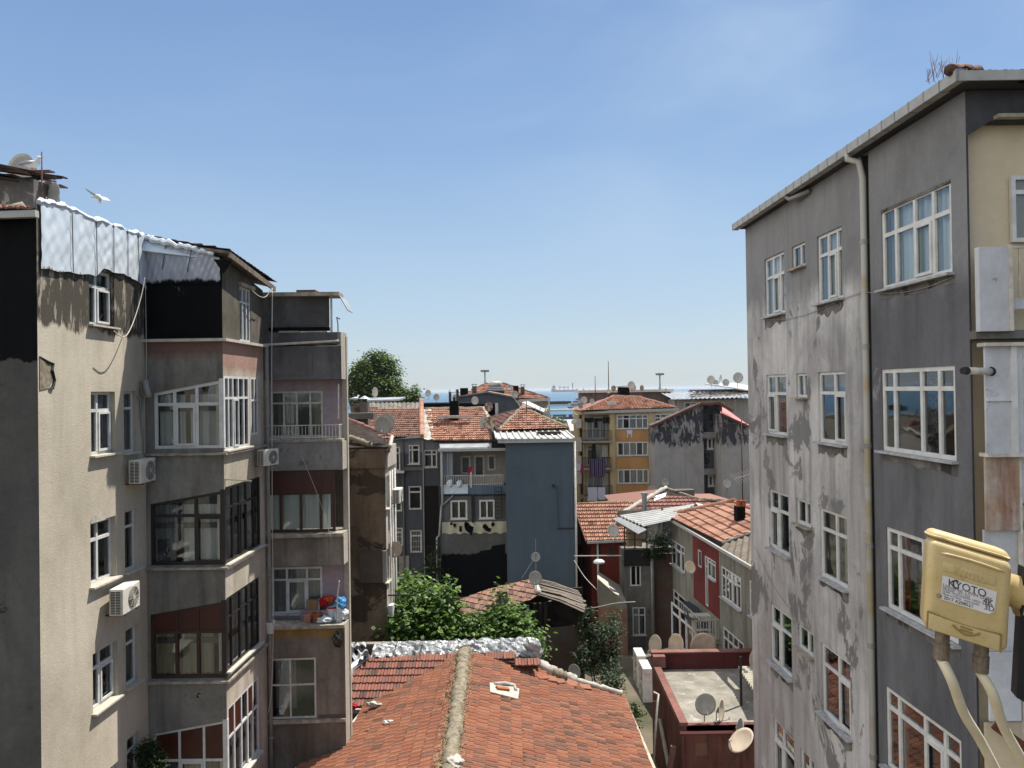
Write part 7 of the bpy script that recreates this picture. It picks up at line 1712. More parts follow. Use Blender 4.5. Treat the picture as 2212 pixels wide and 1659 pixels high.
    r0 = a+V((0, 0, .06)); r1 = c+V((0, 0, .06))
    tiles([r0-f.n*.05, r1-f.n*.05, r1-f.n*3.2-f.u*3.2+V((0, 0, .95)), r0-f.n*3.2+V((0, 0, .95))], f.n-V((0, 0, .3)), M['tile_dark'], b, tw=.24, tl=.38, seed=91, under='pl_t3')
    mb = MB(); rn = random.Random(9)
    # downpipe: long outlet, elbow, jointed pipe
    um = (ua+ub)/2+.02; zg = fr2(um)+.05
    pts = [f.p(um-.1, zg, .28), f.p(um-.1, zg-.12, .28), f.p(um, zg-.2, .12), f.p(um, zg-.5, .05), f.p(um, zg-1.6, .05), f.p(um, 0, .05)]
    mb = MB(); mb.tube(pts, .058, 12); dp = mb.build('downpipe', M['pipe_tan'], b, smooth=True)
    for z in (zg-1.7, zg-3.6, zg-5.4, zg-7.2, zg-9, zg-11): mb = MB(); mb.tube([f.p(um, z, .05), f.p(um, z+.09, .05)], .068, 12); mb.build('pipe_collar', M['pipe_grey'], dp)
    z1_ = f.uz(1786, 408)[1]; mb = MB(); u_ = f.uz(1720, 405)[0]; mb.tube([f.p(u_, zt+.02, .24), f.p(u_+.15, zt-.1, .22), f.p(u_+.8, zt-.08, .05)], .05, 8); mb.build('waste_pipe', M['pipe_grey'], b, smooth=True)
    # end wall toward the viewer: dark corner then cream balcony recess
    x0 = P1.x; Ye = 10.95
    fe = Fr((x0, Ye), (x0+5, Ye)); Z = lambda y, px=2130: fe.uz(px, y)[1]; X = lambda px: fe.uz(px, 800)[0]
    zc = Z(262); 
    mb = MB(); mb.prism([fe.p(0, 0, 0), fe.p(.03, 0, 0), fe.p(.03, Z(292), 0), fe.p(.35, zc, 0), fe.p(5, zc+.0, 0), fe.p(5, zt1, 0), fe.p(0, zt1, 0)], fe.n*-.18); mb.build('end_wall', M['pl_t3'], b)
    mb = MB(); fe.fbox(mb, .02, 5, 0, zt1-.02, -.3, -.2); mb.build('balcony_back_wall', M['pl_cream'], b)
    mb = MB(); fe.fbox(mb, .4, 5, zc+.02, zc+.07, .001, .12); mb.build('balcony_canopy', M['ledge'], b)
    mb = MB(); fe.fbox(mb, -.1, 5.4, zt1+.02, zt1+.08, -1, .3); mb.build('soffit', M['pl_t3'], b)
    mb = MB(); mb.bar(fe.p(-.28, zt1+.09, .26), fe.p(5.5, zt1+.09, .26), .13, .14); mb.build('gutter', M['gutter'], b)
    q0 = fe.p(-.3, zt1+.15, .2); q1 = fe.p(5.5, zt1+.15, .2); tiles([q0, q1, q1+V((0, 3, 1)), q0+V((2.9, 3, 1))], (0, -1, -.33), M['tile_dark'], b, seed=93, under='pl_t3')
    mortar(c+V((-.1, .1, .12)), c+V((.8, .9, .42)), .08, M['tile_dark'], b, 'hip_tiles')
    # door with white frame at the picture edge
    u_ = X(2205); w2 = (u_, u_+1.2, Z(520), Z(375)); fd = Fr((x0, Ye+.18), (x0+5, Ye+.18)); window(fd, w2, b, cols=(.4,), tr=.75, rec=.0, sill=None, cur=[(0, 1, 'curtain_grey')])
    # white balcony box
    zb0, zb1 = Z(718), Z(540); mb = MB(); fe.fbox(mb, 0, X(2165), zb0, zb1, .15, .25); mb.build('balcony_side_panel', M['panel_w'], b)
    mb = MB(); fe.fbox(mb, X(2165)-.04, X(2165), zb0, zb1+.02, .1, .28); mb.build('post', M['pvc_old'], b)
    mb = MB(); fe.fbox(mb, 0, 5, zb0-.1, zb0+.02, -.19, .15); mb.build('balcony_slab', M['pl_o'], b)
    mb = MB(); fe.fbox(mb, X(2166), 5, Z(670), Z(648), .1, .14); mb.build('lower_panel', M['panel_w'], b)
    mb = MB()
    mb.bar(fe.p(X(2165), Z(540), .2), fe.p(5, Z(540), .2), .03); 
    for k in range(1, 8): mb.bar(fe.p(X(2165)+.14*k, Z(645), .2), fe.p(X(2165)+.14*k, Z(540), .2), .016)
    mb.build('balcony_railing', M['pvc_old'], b)
    # enclosed balcony below: panels, posts, rusty skirt
    z0, z1_ = Z(976), Z(750)
    mb = MB(); fe.fbox(mb, X(2108), X(2160), z0, z1_, .18, .22); mb.build('white_panel', M['panel_w'], b)
    mb = MB(); fe.fbox(mb, X(2160), X(2172), z0, z1_, .16, .26); fe.fbox(mb, X(2108), X(2160), Z(866), Z(858), .221, .25); mb.build('panel_post', M['pvc'], b)
    mb = MB(); fe.fbox(mb, X(2172), 5, z0, z1_, .18, .22); mb.build('white_panel', M['panel_w'], b)
    for k in range(6): mb = MB(); u = X(2172)+.1+k*.16; fe.fbox(mb, u, u+.012, z0, z1_, .221, .226); mb.build('panel_groove', M['pvc_old'], b)
    mb = MB(); fe.fbox(mb, X(2102), 5, z1_, z1_+.05, .1, .3); mb.build('canopy_edge', M['pvc_old'], b)
    mb = MB(); fe.fbox(mb, X(2102), 5, z0-.05, z0, .1, .3); mb.build('ledge', M['pvc_old'], b)
    mb = MB(); fe.fbox(mb, X(2105), X(2176), Z(1140), Z(980), .17, .22); mb.build('rusted_panel', M['panel_rust'], b)
    mb = MB(); fe.fbox(mb, X(2180), 5, Z(1085), Z(985), .1, .14); mb.build('white_panel', M['panel_w'], b)
    mb = MB(); fe.fbox(mb, X(2178), 5, Z(1120), Z(1088), .14, .2); mb.build('rusted_panel', M['panel_rust'], b)
    mb = MB(); fe.fbox(mb, X(2176), X(2181), Z(1660), Z(978), .16, .22); mb.build('post', M['pvc_old'], b)
    mb = MB(); fe.fbox(mb, X(2106), 5, Z(1400), Z(1141), .1, .14); mb.build('white_panel', M['panel_w'], b)
    mb = MB(); fe.fbox(mb, X(2106), X(2172), Z(1545), Z(1400), .16, .2); mb.build('white_panel', M['panel_w'], b)
    mb = MB(); p = fe.p(X(2108), Z(1548), .26); r = fe.p(X(2185), Z(1610), .5); mb.bar(p, r, .05, .12); mb.build('rusted_edge', M['rust'], b)
    mb = MB(); fe.fbox(mb, X(2110), 5, 0, Z(1560), .0, .04); mb.build('cream_wall', M['pl_cream'], b)
    # horizontal vent pipe
    zp = Z(803); p = fe.p(X(2119), zp, .22); r = p+V((-.48, -.25, .01)); mb = MB(); mb.tube([p, r], .05, 14); vp = mb.build('vent_pipe', M['pvc_old'], b, smooth=True)
    mb = MB(); mb.tube([r, r+V((-.08, -.04, 0))], [.055, .048], 12); mb.build('pipe_end', M['black'], vp)
    mb = MB(); mb.tube([p+V((.02, .01, 0)), p+V((-.01, -.005, 0))], .065, 14); mb.build('pipe_flange', M['black'], vp)
    # rest of the body
    mb = MB(); xr = x0+5
    mb.face([tuple(P0), (xr, P0.y, 0), (xr, P0.y, zt1), (P0.x, P0.y, zt0)]); mb.face([(xr, P0.y, 0), (xr, Ye, 0), (xr, Ye, zt1), (xr, P0.y, zt1)]); mb.face([f.p(0, zt0), f.p(U, zt1), V((xr, Ye, zt1)), V((xr, P0.y, zt1))])
    mb.build('rear_wall', M['pl_t1'], b)
    return b, f, fe
M['pipe_tan'] = simple('mottled_pipe', '#a3a19b', '#9a8c6c', .55, .4, size=1.1, amt=.8, k=(.2, .2, .8), thr=.55, soft=.03)
pm = MT('patterned_curtain', .9, .1); pn_ = pm.noise(14, 5, dist=2); pm.col(pm.mix(pm.val(pn_, .5, .54), '#22242a', '#5b6067')); M['patterned_curtain'] = pm.m
BT, fT, fE = build_t()
Tz = lambda px, py, d=.03: fT.p(*(lambda q: (q[0], q[1], d))(fT.uz(px, py)))
cable('thin cable sagging across the grey facade under the top windows', [Tz(1655, 690), Tz(1700, 690), Tz(1766, 672), Tz(1820, 648), Tz(1865, 632), Tz(1895, 632, .1), Tz(1940, 633), Tz(2000, 622), Tz(2060, 600)], .006, 'pipe_grey')
cable('faint cable running diagonally down the lower grey facade', [Tz(1633, 1180), Tz(1670, 1260), Tz(1720, 1330), Tz(1650, 1560)][:3], .006, 'pipe_grey')
# dry twigs on the roof corner
rn = random.Random(14); base = V((fT.p(fT.len-1.2, 0, .1).x, fT.p(fT.len-1.2, 0, .1).y, 19.45)); mb = MB()
base = at(2040, 172, 11.9)
for k in range(16):
    p = base+V((rn.uniform(-.25, .2), rn.uniform(-.2, .2), 0)); d = V((rn.uniform(-.12, .12), rn.uniform(-.1, .1), rn.uniform(.18, .4))); q = p+d; mb.tube([p, p+d*.5+V((rn.uniform(-.03, .03), 0, 0)), q], [.005, .004, .002], 4)
    for j in range(2): mb.tube([p+d*.5, p+d*.5+V((rn.uniform(-.1, .1), rn.uniform(-.05, .05), rn.uniform(.05, .14)))], .002, 3)
tag(mb.build('dry_plant', simple('dry_twig', '#8a6a62', '#6b5048', .9, .1)), 'dry leafless weed growing from the roof corner gutter of the tall right building', 'plant')
# ================================================================ satellite receiver head close to the camera
def build_lnb():
    t = thing('satellite_receiver_head', 'yellowed plastic satellite receiver head with a paper label, hanging close on the right', 'receiver head', at(2100, 1270, .56))
    # body as rounded box; local frame: front face seen slightly from the left and above
    D = .56
    c00 = at(1997, 1352, D); c10 = at(2175, 1420, D-.012)   # bottom corners of the front face
    c01 = at(2003, 1165, D); c11 = at(2192, 1210, D-.012)
    X_ = ((c10-c00)+(c11-c01)).normalized(); Zv = ((c01-c00)+(c11-c10)).normalized(); N_ = V((-.42, -1, .12)).normalized()
    C0 = (c00+c10+c01+c11)/4; W = ((c10-c00).length+(c11-c01).length)/2; H = ((c01-c00).length+(c11-c10).length)/2; T = .034
    P = lambda x, z, d: C0+X_*(x*W/2)+Zv*(z*H/2)+N_*d
    def rbox(x0, x1, z0, z1, d0, d1, rr, name, mat, parent, seg=6):
        bm = bmesh.new(); vs = []
        for d in (d0, d1):
            for (x, z) in ((x0, z0), (x1, z0), (x1, z1), (x0, z1)): vs.append(bm.verts.new(P(x, z, d)-base_of(parent)))
        for q in ((0,1,2,3), (4,7,6,5), (0,4,5,1), (1,5,6,2), (2,6,7,3), (3,7,4,0)): bm.faces.new([vs[i] for i in q])
        bmesh.ops.recalc_face_normals(bm, faces=bm.faces)
        if rr: bmesh.ops.bevel(bm, geom=bm.edges[:], offset=rr, segments=seg, affect='EDGES', profile=.5)
        me = bpy.data.meshes.new(name); bm.to_mesh(me); bm.free(); me.materials.append(mat)
        for p in me.polygons: p.use_smooth = True
        o = bpy.data.objects.new(name, me); col.objects.link(o); o.parent = parent; return o
    m = MT('yellowed_plastic', .42, .45); a = m.noise(45, 5); g = m.noise(260, 4)
    m.col(m.mix(m.math('MULTIPLY', m.val(g, .58, .7), .25), m.mix(m.val(a, .35, .65), '#b39c68', '#bfa97a'), '#7f6843')); m.bump(g, .0004, .3)
    dk = simple('mould_line', '#8a7038', None, .6); PL = m.m
    body = rbox(-1, 1, -1, 1.0, -T, 0, .0065, 'housing', PL, t)
    rbox(-.985, .985, .88, 1.2, -T*1.15, -.004, .0066, 'sloped_cap', PL, t)
    # raised cover at the bottom with a curved upper edge
    rbox(-.90, .80, -.98, -.62, -.002, .0014, .0012, 'lower_cover', PL, body, 3)
    mb = MB(); pts = [P(-.92+1.74*k/16, -.60-.0*k-.05*math.sin(k/16*math.pi), .0009) for k in range(17)]; mb.tube(pts, .0006, 6); mb.build('cover_groove', dk, body)
    for x in (-.92, .82): mb = MB(); mb.tube([P(x, -.6, .0009), P(x, -1.0, .0009)], .0005, 6); mb.build('cover_groove', dk, body)
    mb = MB(); mb.tube([P(-.7+1.5*k/10, .74+.03*math.sin(k/10*math.pi), .0006) for k in range(11)], [.0003]+[.0011]*9+[.0003], 6); mb.build('brow_ridge', PL, body, smooth=True)
    rbox(-.62, .62, .38, .57, -.001, .0007, .0004, 'embossed_bar', PL, body, 2)
    # symbol on the cover
    mb = MB(); mb.tube([P(-.32+.64*k/10, -.72-.12*math.sin(k/10*math.pi), .0018) for k in range(11)], .0008, 6); mb.build('curved_mark', dk, body)
    for z in (-.70, -.765): mb = MB(); mb.tube([P(-.14, z, .0018), P(.14, z, .0018)], .0006, 6); mb.build('line_mark', dk, body)
    # label
    lw = simple('paper_label', '#cfcbc8', '#b9b2aa', .7, .2, size=60, amt=.4); mb = MB()
    mb.prism([P(-.64, -.26, .0005), P(.50, -.26, .0005), P(.62, -.17, .0005), P(.66, .27, .0005), P(-.62, .27, .0005)], N_*.0002); lb = mb.build('paper_label', lw, body)
    M3 = Matrix((X_, Zv, N_)).transposed(); rot = (0, 0, 0)
    ink = M['ink']; ink2 = simple('faded_print', '#6f6a70', None, .7)
    bl = base_of(lb)
    def tx(s, size, x, z, mt_=None, cx='CENTER'): o = textobj(s, size, mt_ or ink, lb, P(x, z, .0009)-bl, rot, 'lettering', .00005, cx); o.data.transform(M3.to_4x4()); return o
    tx('KYOTO', .0075, -.03, .15)
    tx('Universal TWIN LNBF', .0036, -.6, .06, ink2, 'LEFT'); tx('MODEL : KY-322', .0026, -.6, -.01, ink2, 'LEFT')
    tx('LOW : 9.75/10.6GHz  HIGH  0.3dB', .0022, -.6, -.065, ink2, 'LEFT'); tx('Made in China   www.kyoto', .0022, -.6, -.12, ink2, 'LEFT'); tx('CE 2017 A208521', .0034, -.3, -.2, ink)
    tx('4K', .0062, .47, -.01); tx('3D', .0056, .5, -.13)
    # ring round the first letters of the mark
    mb = MB(); mb.tube([P(-.29+.07*math.cos(a_), .165+.085*math.sin(a_), .0009) for a_ in [k*math.pi/8 for k in range(2, 15)]], .0005, 5); mb.build('logo_ring', ink, lb)
    o = textobj('Kyoto', .009, PL, body, P(-.0, .46, .0009)-base_of(body), rot, 'embossed_lettering', .0004); o.data.transform(M3.to_4x4())
    # neck to the right
    mb = MB(); p = P(.98, .35, -.022); mb.tube([p, p+X_*.012, p+X_*.012, p+X_*.09], [.012, .012, .017, .018], 20); mb.build('feed_neck', PL, t, smooth=True)
    mb = MB(); p = P(1.33, -.1, -.012); mb.hexa([p+X_*a_+Zv*b_+N_*c_ for (a_, b_, c_) in ((.0, -.06, 0), (.04, -.07, 0), (.04, -.07, -.02), (.0, -.06, -.02), (-.0, .035, 0), (.05, .035, 0), (.05, .035, -.02), (0, .035, -.02))]); mb.build('mounting_bracket', M['black'], t)
    # connectors and cables
    for i, (x, pts, lab) in enumerate(((-.47, [(2050, 1400), (2056, 1470), (2082, 1540), (2118, 1600), (2165, 1690)], 0), (.47, [(2131, 1428), (2145, 1500), (2168, 1570), (2215, 1655), (2240, 1720)], 1))):
        a = P(x, -.96, -.015); mb = MB(); mb.tube([a, a-Zv*.014], .0050, 16); mb.tube([a-Zv*.010, a-Zv*.022], .0056, 14); mb.build('connector', M['rustconn'], t, smooth=False)
        s0 = a-Zv*.022; px0 = pts[0]; dd = D-.0
        w0 = [s0]+[at(px, py, D+.0+.01*k) for k, (px, py) in enumerate(pts[1:])]
        out = []
        for j in range(len(w0)-1):
            A_ = w0[max(j-1, 0)]; B_ = w0[j]; C_ = w0[j+1]; E_ = w0[min(j+2, len(w0)-1)]
            for k in range(8): q = k/8; out.append(.5*((2*B_)+(C_-A_)*q+(2*A_-5*B_+4*C_-E_)*q*q+(3*B_-A_-3*C_+E_)*q**3))
        out.append(w0[-1]); mb = MB(); mb.tube(out, .0036, 14); mb.build('coaxial_cable', M['coax'], t, smooth=True)
M['rustconn'] = simple('corroded_connector', '#7c705f', '#55483b', .6, .4, .4, size=300, amt=.7)
M['coax'] = simple('coax_sheath', '#c9bda2', '#a6957a', .5, .4, size=60, amt=.4)
build_lnb()
# ================================================================ vegetation
def leafmat(name, c1, c2, c3, tr=.35):
    m = MT(name, .5, .35); a = m.n('ShaderNodeAttribute', attribute_name='tint').outputs['Fac']
    c = m.mix(m.val(a, 0, .5), c1, c2); c = m.mix(m.val(a, .5, 1), c, c3); m.col(c)
    t = m.n('ShaderNodeBsdfTranslucent'); m.L(m.mix(1, c, (1.6, 1.7, .7), 'MULTIPLY'), t.inputs[0]); mx = m.n('ShaderNodeMixShader'); mx.inputs[0].default_value = tr
    m.L(m.b.outputs[0], mx.inputs[1]); m.L(t.outputs[0], mx.inputs[2]); m.L(mx.outputs[0], m.nt.nodes['Material Output'].inputs[0]); return m.m
M['leaf_fig'] = leafmat('fig_leaves', '#2e4419', '#4b6829', '#7f9742')
M['leaf_dark'] = leafmat('dark_leaves', '#1b2c12', '#26381a', '#42562a')
M['leaf_big'] = leafmat('broad_tree_leaves', '#29391c', '#425627', '#7a8a42')
M['bark'] = simple('bark', '#5a4d40', '#3a3129', .9, .2, size=6, amt=.7, bumpd=.02)
def tree(name, label, base, lobes, leaf, nleaf, mat, seed=1, cat='tree', group=None, trunk=.12, droop=.5, cl=14, fold=.35, sub=None):
    """lobes = [(centre, (rx, ry, rz))]; leaves grow in clumps through each lobe's outer volume, with limbs to each lobe"""
    rn = random.Random(seed); base = V(base); t = thing(name, label, cat, base, group)
    tv = sum(l[1][0]*l[1][1]*l[1][2] for l in lobes)**1.0; mb = MB()
    for (c, r) in lobes:
        c = V(c); n = max(3, int(nleaf*(r[0]*r[1]*r[2])/tv/cl))
        for i in range(n):
            while True:
                p = V((rn.uniform(-1, 1), rn.uniform(-1, 1), rn.uniform(-1, 1)))
                if .04 < p.length < 1: break
            L_ = p.length**.45; p = p.normalized()*L_*(1+.12*math.sin(p.x*7+seed)*math.sin(p.z*6+p.y*5))
            cc = c+V((p.x*r[0], p.y*r[1], p.z*r[2])); cr = leaf*rn.uniform(1.2, 2.8); shade = rn.uniform(-.18, .18)
            for k in range(cl):
                d = V((rn.gauss(0, 1), rn.gauss(0, 1), rn.gauss(0, .7)))*cr*.6; q = cc+d
                a = rn.uniform(0, 6.283); ux = V((math.cos(a), math.sin(a), -droop*rn.uniform(.2, 1.4))).normalized()
                s = ux.cross(V((rn.uniform(-.4, .4), rn.uniform(-.4, .4), 1))).normalized(); ll = leaf*rn.uniform(.7, 1.3); w_ = ll*.36
                nn = ux.cross(s); tt = min(1, max(0, rn.gauss(.45, .22)+shade))
                m_ = q+ux*ll*.5-nn*w_*fold
                ii = mb.vs([q, q+ux*ll*.45+s*w_, q+ux*ll, q+ux*ll*.45-s*w_, m_])
                mb.idx((ii, ii+1, ii+2, ii+4), 0, tt); mb.idx((ii, ii+4, ii+2, ii+3), 0, tt)
    mb.build('crown', mat, t, recalc=False)
    for j, (c, r) in enumerate(lobes):
        c = V(c); b0 = base+V((rn.uniform(-.05, .05), 0, 0)); md = b0.lerp(c, .55)+V((rn.uniform(-.1, .1)*r[0], 0, -.1*r[2]))
        lb = MB(); lb.tube([b0, b0.lerp(md, .5), md, c+V((0, 0, r[2]*.5))], [trunk, trunk*.8, trunk*.5, trunk*.15], 7); lb.build('trunk' if j == 0 else 'limb', M['bark'], t, smooth=True)
    return t
def lobe(px, py, Y, rp, rz=None, ry=None):
    r = rp/FPX*Y; return (at(px, py, Y), (r, (ry or r*.8), (rz/FPX*Y if rz else r)))
def gnd(px, Y): return (gx(px, Y), Y, 0)
tree('broadleaf_tree', 'big round broadleaf tree rising above the roofs behind the balcony block', gnd(812, 112), [lobe(812, 790, 112, 36, 30), lobe(790, 815, 111, 36, 30), lobe(833, 800, 113, 30, 28), lobe(812, 840, 111, 48, 26), lobe(772, 850, 112, 26, 26), lobe(845, 845, 111, 28, 28), lobe(768, 815, 112, 16, 18)], .42, 15000, M['leaf_big'], 3, trunk=.5, cl=12)
tree('broadleaf_tree', 'lower spreading tree right of the big round tree on the skyline', gnd(878, 108), [lobe(872, 858, 108, 18, 18), lobe(890, 858, 107, 14, 16), lobe(898, 846, 108, 7, 14)], .34, 2800, M['leaf_big'], 5, trunk=.3, cl=12)
GT = 'garden trees behind the foil parapet'
tree('garden_tree', 'largest leafy garden tree beside the sunlit wall of the brown building', gnd(905, 33.5), [lobe(885, 1268, 33.5, 28, 18), lobe(902, 1300, 32, 30, 34), lobe(868, 1310, 31.5, 20, 26), lobe(925, 1330, 31, 34, 40), lobe(875, 1355, 30.5, 34, 32), lobe(935, 1278, 32.5, 12, 16)], .25, 4600, M['leaf_fig'], 11, group=GT, trunk=.13)
tree('garden_tree', 'slender upright garden tree in front of the left end of the shed roof', gnd(970, 31), [lobe(964, 1280, 31, 9, 22), lobe(968, 1315, 31, 16, 26), lobe(965, 1355, 30.5, 26, 30)], .25, 1700, M['leaf_fig'], 12, group=GT, trunk=.08)
tree('garden_tree', 'bushy low garden tree in front of the shed tiles, mid way along the foil', gnd(1020, 30.5), [lobe(1020, 1356, 30.5, 28, 22), lobe(1050, 1368, 30.2, 26, 18), lobe(1030, 1334, 31, 11, 15)], .19, 2200, M['leaf_fig'], 13, group=GT, trunk=.08)
tree('garden_tree', 'tall thin garden shoot rising before the shed chimney', gnd(1092, 31), [lobe(1083, 1285, 31, 8, 20), lobe(1090, 1320, 31, 18, 22), lobe(1100, 1352, 30.5, 34, 28), lobe(1078, 1365, 30.5, 30, 22), lobe(1135, 1372, 30.3, 20, 16)], .24, 2300, M['leaf_fig'], 14, group=GT, trunk=.08)
tree('shrub', 'pale green shrub at the right end of the foil parapet', gnd(1160, 29.5), [lobe(1160, 1398, 29.3, 14, 24), lobe(1150, 1385, 29.5, 12, 14)], .14, 700, M['leaf_fig'], 15, 'shrub', trunk=.04)
tree('shrub', 'dark tangled shrub between the old shed and the grey terrace house', gnd(1290, 34), [lobe(1268, 1345, 34.5, 20, 34), lobe(1300, 1390, 34, 36, 46), lobe(1325, 1350, 35, 20, 28), lobe(1270, 1420, 33.5, 26, 30), lobe(1315, 1450, 33, 26, 26)], .13, 4200, M['leaf_dark'], 16, 'shrub', trunk=.06)
tree('shrub', 'small dark shrub just left of the double-fan air conditioners', gnd(1318, 29.5), [lobe(1322, 1486, 29.6, 20, 24), lobe(1330, 1460, 30, 9, 18), lobe(1300, 1500, 29.2, 14, 14)], .11, 1200, M['leaf_dark'], 17, 'shrub', trunk=.05)
tree('shrub', 'pale flowering weed at the foot of the flat red house wall', gnd(1372, 27.5), [lobe(1370, 1545, 27.5, 14, 22)], .1, 400, M['leaf_fig'], 18, 'shrub', trunk=.03)
tree('creeper', 'green creeper spilling over the terrace parapet under the white corrugated roof', (fO.p(fO.len+.6, 0)[0], YO, 8.2), [lobe(1420, 1178, YO-.1, 20, 26, .3), lobe(1408, 1196, YO-.3, 16, 12, .3), lobe(1434, 1180, YO-.1, 12, 24, .3), lobe(1436, 1142, YO-.1, 3, 16, .1)], .13, 1900, M['leaf_dark'], 19, 'climbing plant', trunk=.04)
tree('climbing_plant', 'dark climber in the black recess between the mid row houses', gnd(940, 45), [lobe(932, 1240, 45, 14, 40), lobe(928, 1285, 45, 18, 26), lobe(945, 1190, 45.5, 8, 20)], .2, 900, M['leaf_dark'], 20, 'climbing plant', trunk=.05)
tree('shrub', 'dark bush growing at the foot of the glazed bay', gnd(325, 18.2), [lobe(322, 1625, 18.2, 20, 24), lobe(340, 1650, 18.1, 18, 16), lobe(318, 1665, 18.2, 18, 24)], .07, 2400, M['leaf_dark'], 21, 'shrub', trunk=.04)
tree('tree', 'small green tree by the water in the gap before the harbour', gnd(1198, 200), [lobe(1205, 918, 200, 12, 9), lobe(1196, 910, 200, 5, 6)], .7, 500, M['leaf_big'], 22, trunk=.3)
tree('tree', 'green tree in the gap between the blue building and the yellow block', gnd(1246, 100), [lobe(1243, 985, 98, 9, 18), lobe(1240, 965, 98, 6, 8)], .4, 600, M['leaf_dark'], 23, trunk=.2)
# ================================================================ far gap: hoarding, road, low house, harbour
def build_gap():
    m = simple('blue_hoarding', '#27406f', '#22375f', .6, .3, size=.05)
    a = at(1180, 903, 330); c = at(1262, 901, 330); t = thing('hoarding', 'long blue hoarding with white lettering along the shore', 'hoarding', (a.x, 330, a.z-3))
    mb = MB(); h = 10/FPX*330; mb.box((a.x-20, 330, a.z-.6), (c.x, 330.3, a.z+h-.6)); mb.build('board', m, t)
    for i, px in enumerate((1192, 1206, 1226, 1239, 1252)):
        if i in (1, 4): o = textobj('marmaray', 1.1, M['pvc'], t, V((at(px, 898, 330).x, 329.95, a.z+h*.35))-V((a.x, 330, a.z-3)), (R(90), 0, 0))
        else: mb = MB(); p = V((at(px, 898, 330).x, 329.9, a.z+h*.4)); mb.tube([p, p+V((0, -.1, 0))], .55, 12); mb.build('round_mark', M['pvc'], t)
    # breakwaters
    for (x0, x1, y, Y, lab) in ((1150, 1255, 883, 640, 'near pale breakwater with vehicles, under the ferry'), (1120, 1270, 873, 860, 'far breakwater with dark trees and boats')):
        p = at(x0, y, Y); q = at(x1, y, Y); mb = MB(); mb.box((p.x, Y, -3.5), (q.x, Y+14, -1.6)); tag(mb.build('breakwater', M['sillwhite']), lab, 'breakwater')
    rn = random.Random(5); mb = MB()
    for k in range(60):
        px = rn.uniform(1183, 1232); p = at(px, 873, 862); s = rn.uniform(1, 2.6); mb.box((p.x-s, 862, -1.7), (p.x+s, 865, -1.7+s*1.4), t=rn.random())
    tag(mb.build('breakwater_scrub', M['leaf_dark']), 'dark scrub on the far breakwater', 'scrub', kind='stuff')
    # ferry
    Y = 700; p = at(1226, 884, Y); q = at(1275, 884, Y); z0 = -3; t = thing('ferry', 'white passenger ferry with two decks moored by the breakwater', 'ferry', (p.x, Y, z0))
    L_ = q.x-p.x; fw = simple('ferry_white', '#b6bcc2', None, .5); fd = simple('ferry_windows', '#3c4650', None, .3)
    mb = MB(); mb.prism([(p.x, Y, z0+2.2), (p.x+2, Y, z0), (q.x, Y, z0), (q.x, Y, z0+2.2)], (0, 8, 0)); mb.build('hull', simple('ferry_hull', '#56636f', None, .5), t)
    for k, (dz, hh, ins) in enumerate(((2.2, 2.6, 2), (5.1, 2.4, 4), (7.8, 2.0, 7))):
        mb = MB(); mb.box((p.x+ins, Y+.3, z0+dz), (q.x, Y+7.6, z0+dz+hh)); mb.build('deck_house', fw, t)
        mb = MB(); mb.box((p.x+ins+1, Y+.2, z0+dz+hh*.35), (q.x, Y+.29, z0+dz+hh*.8)); mb.build('window_band', fd, t)
        mb = MB(); mb.box((p.x+ins-.8, Y, z0+dz+hh), (q.x, Y+8, z0+dz+hh+.2)); mb.build('deck', fw, t)
    mb = MB(); mb.tube([(p.x+12, Y+4, z0+10), (p.x+12, Y+4, z0+17)], .15, 6); mb.build('mast', fw, t)
    # pale ground, low roofs and road in the gap
    for (x0, x1, y0, y1, Y, mt_, nm, lab) in ((1236, 1262, 932, 985, 120, 'pl_cream2', 'low_house', 'low cream house low in the gap left of the yellow block'), (1238, 1262, 1005, 1045, 96, 'pl_e2', 'low_house', 'dark low building at street level in the narrow gap')):
        p = at(x0, y0, Y); q = at(x1, y1, Y); t = thing(nm, lab, 'house', ((p.x+q.x)/2, Y, 0)); mb = MB(); mb.box((p.x, Y, 0), (q.x+2, Y+8, p.z)); mb.build('wall', M[mt_], t)
        mb = MB(); mb.prism([(p.x-.3, Y-.4, p.z), (q.x+2.3, Y-.4, p.z), (q.x+2.3, Y+8, p.z+1.4), (p.x-.3, Y+8, p.z+1.4)], (0, 0, .15)); mb.build('roof', M['sillwhite'], t)
build_gap()
M['shiphull'] = simple('ship_hull', '#1d2737', '#18202f', .6, .3, size=.02)
M['shipup'] = simple('ship_upperworks', '#7d8896', '#6a7684', .6, .3, size=.02)
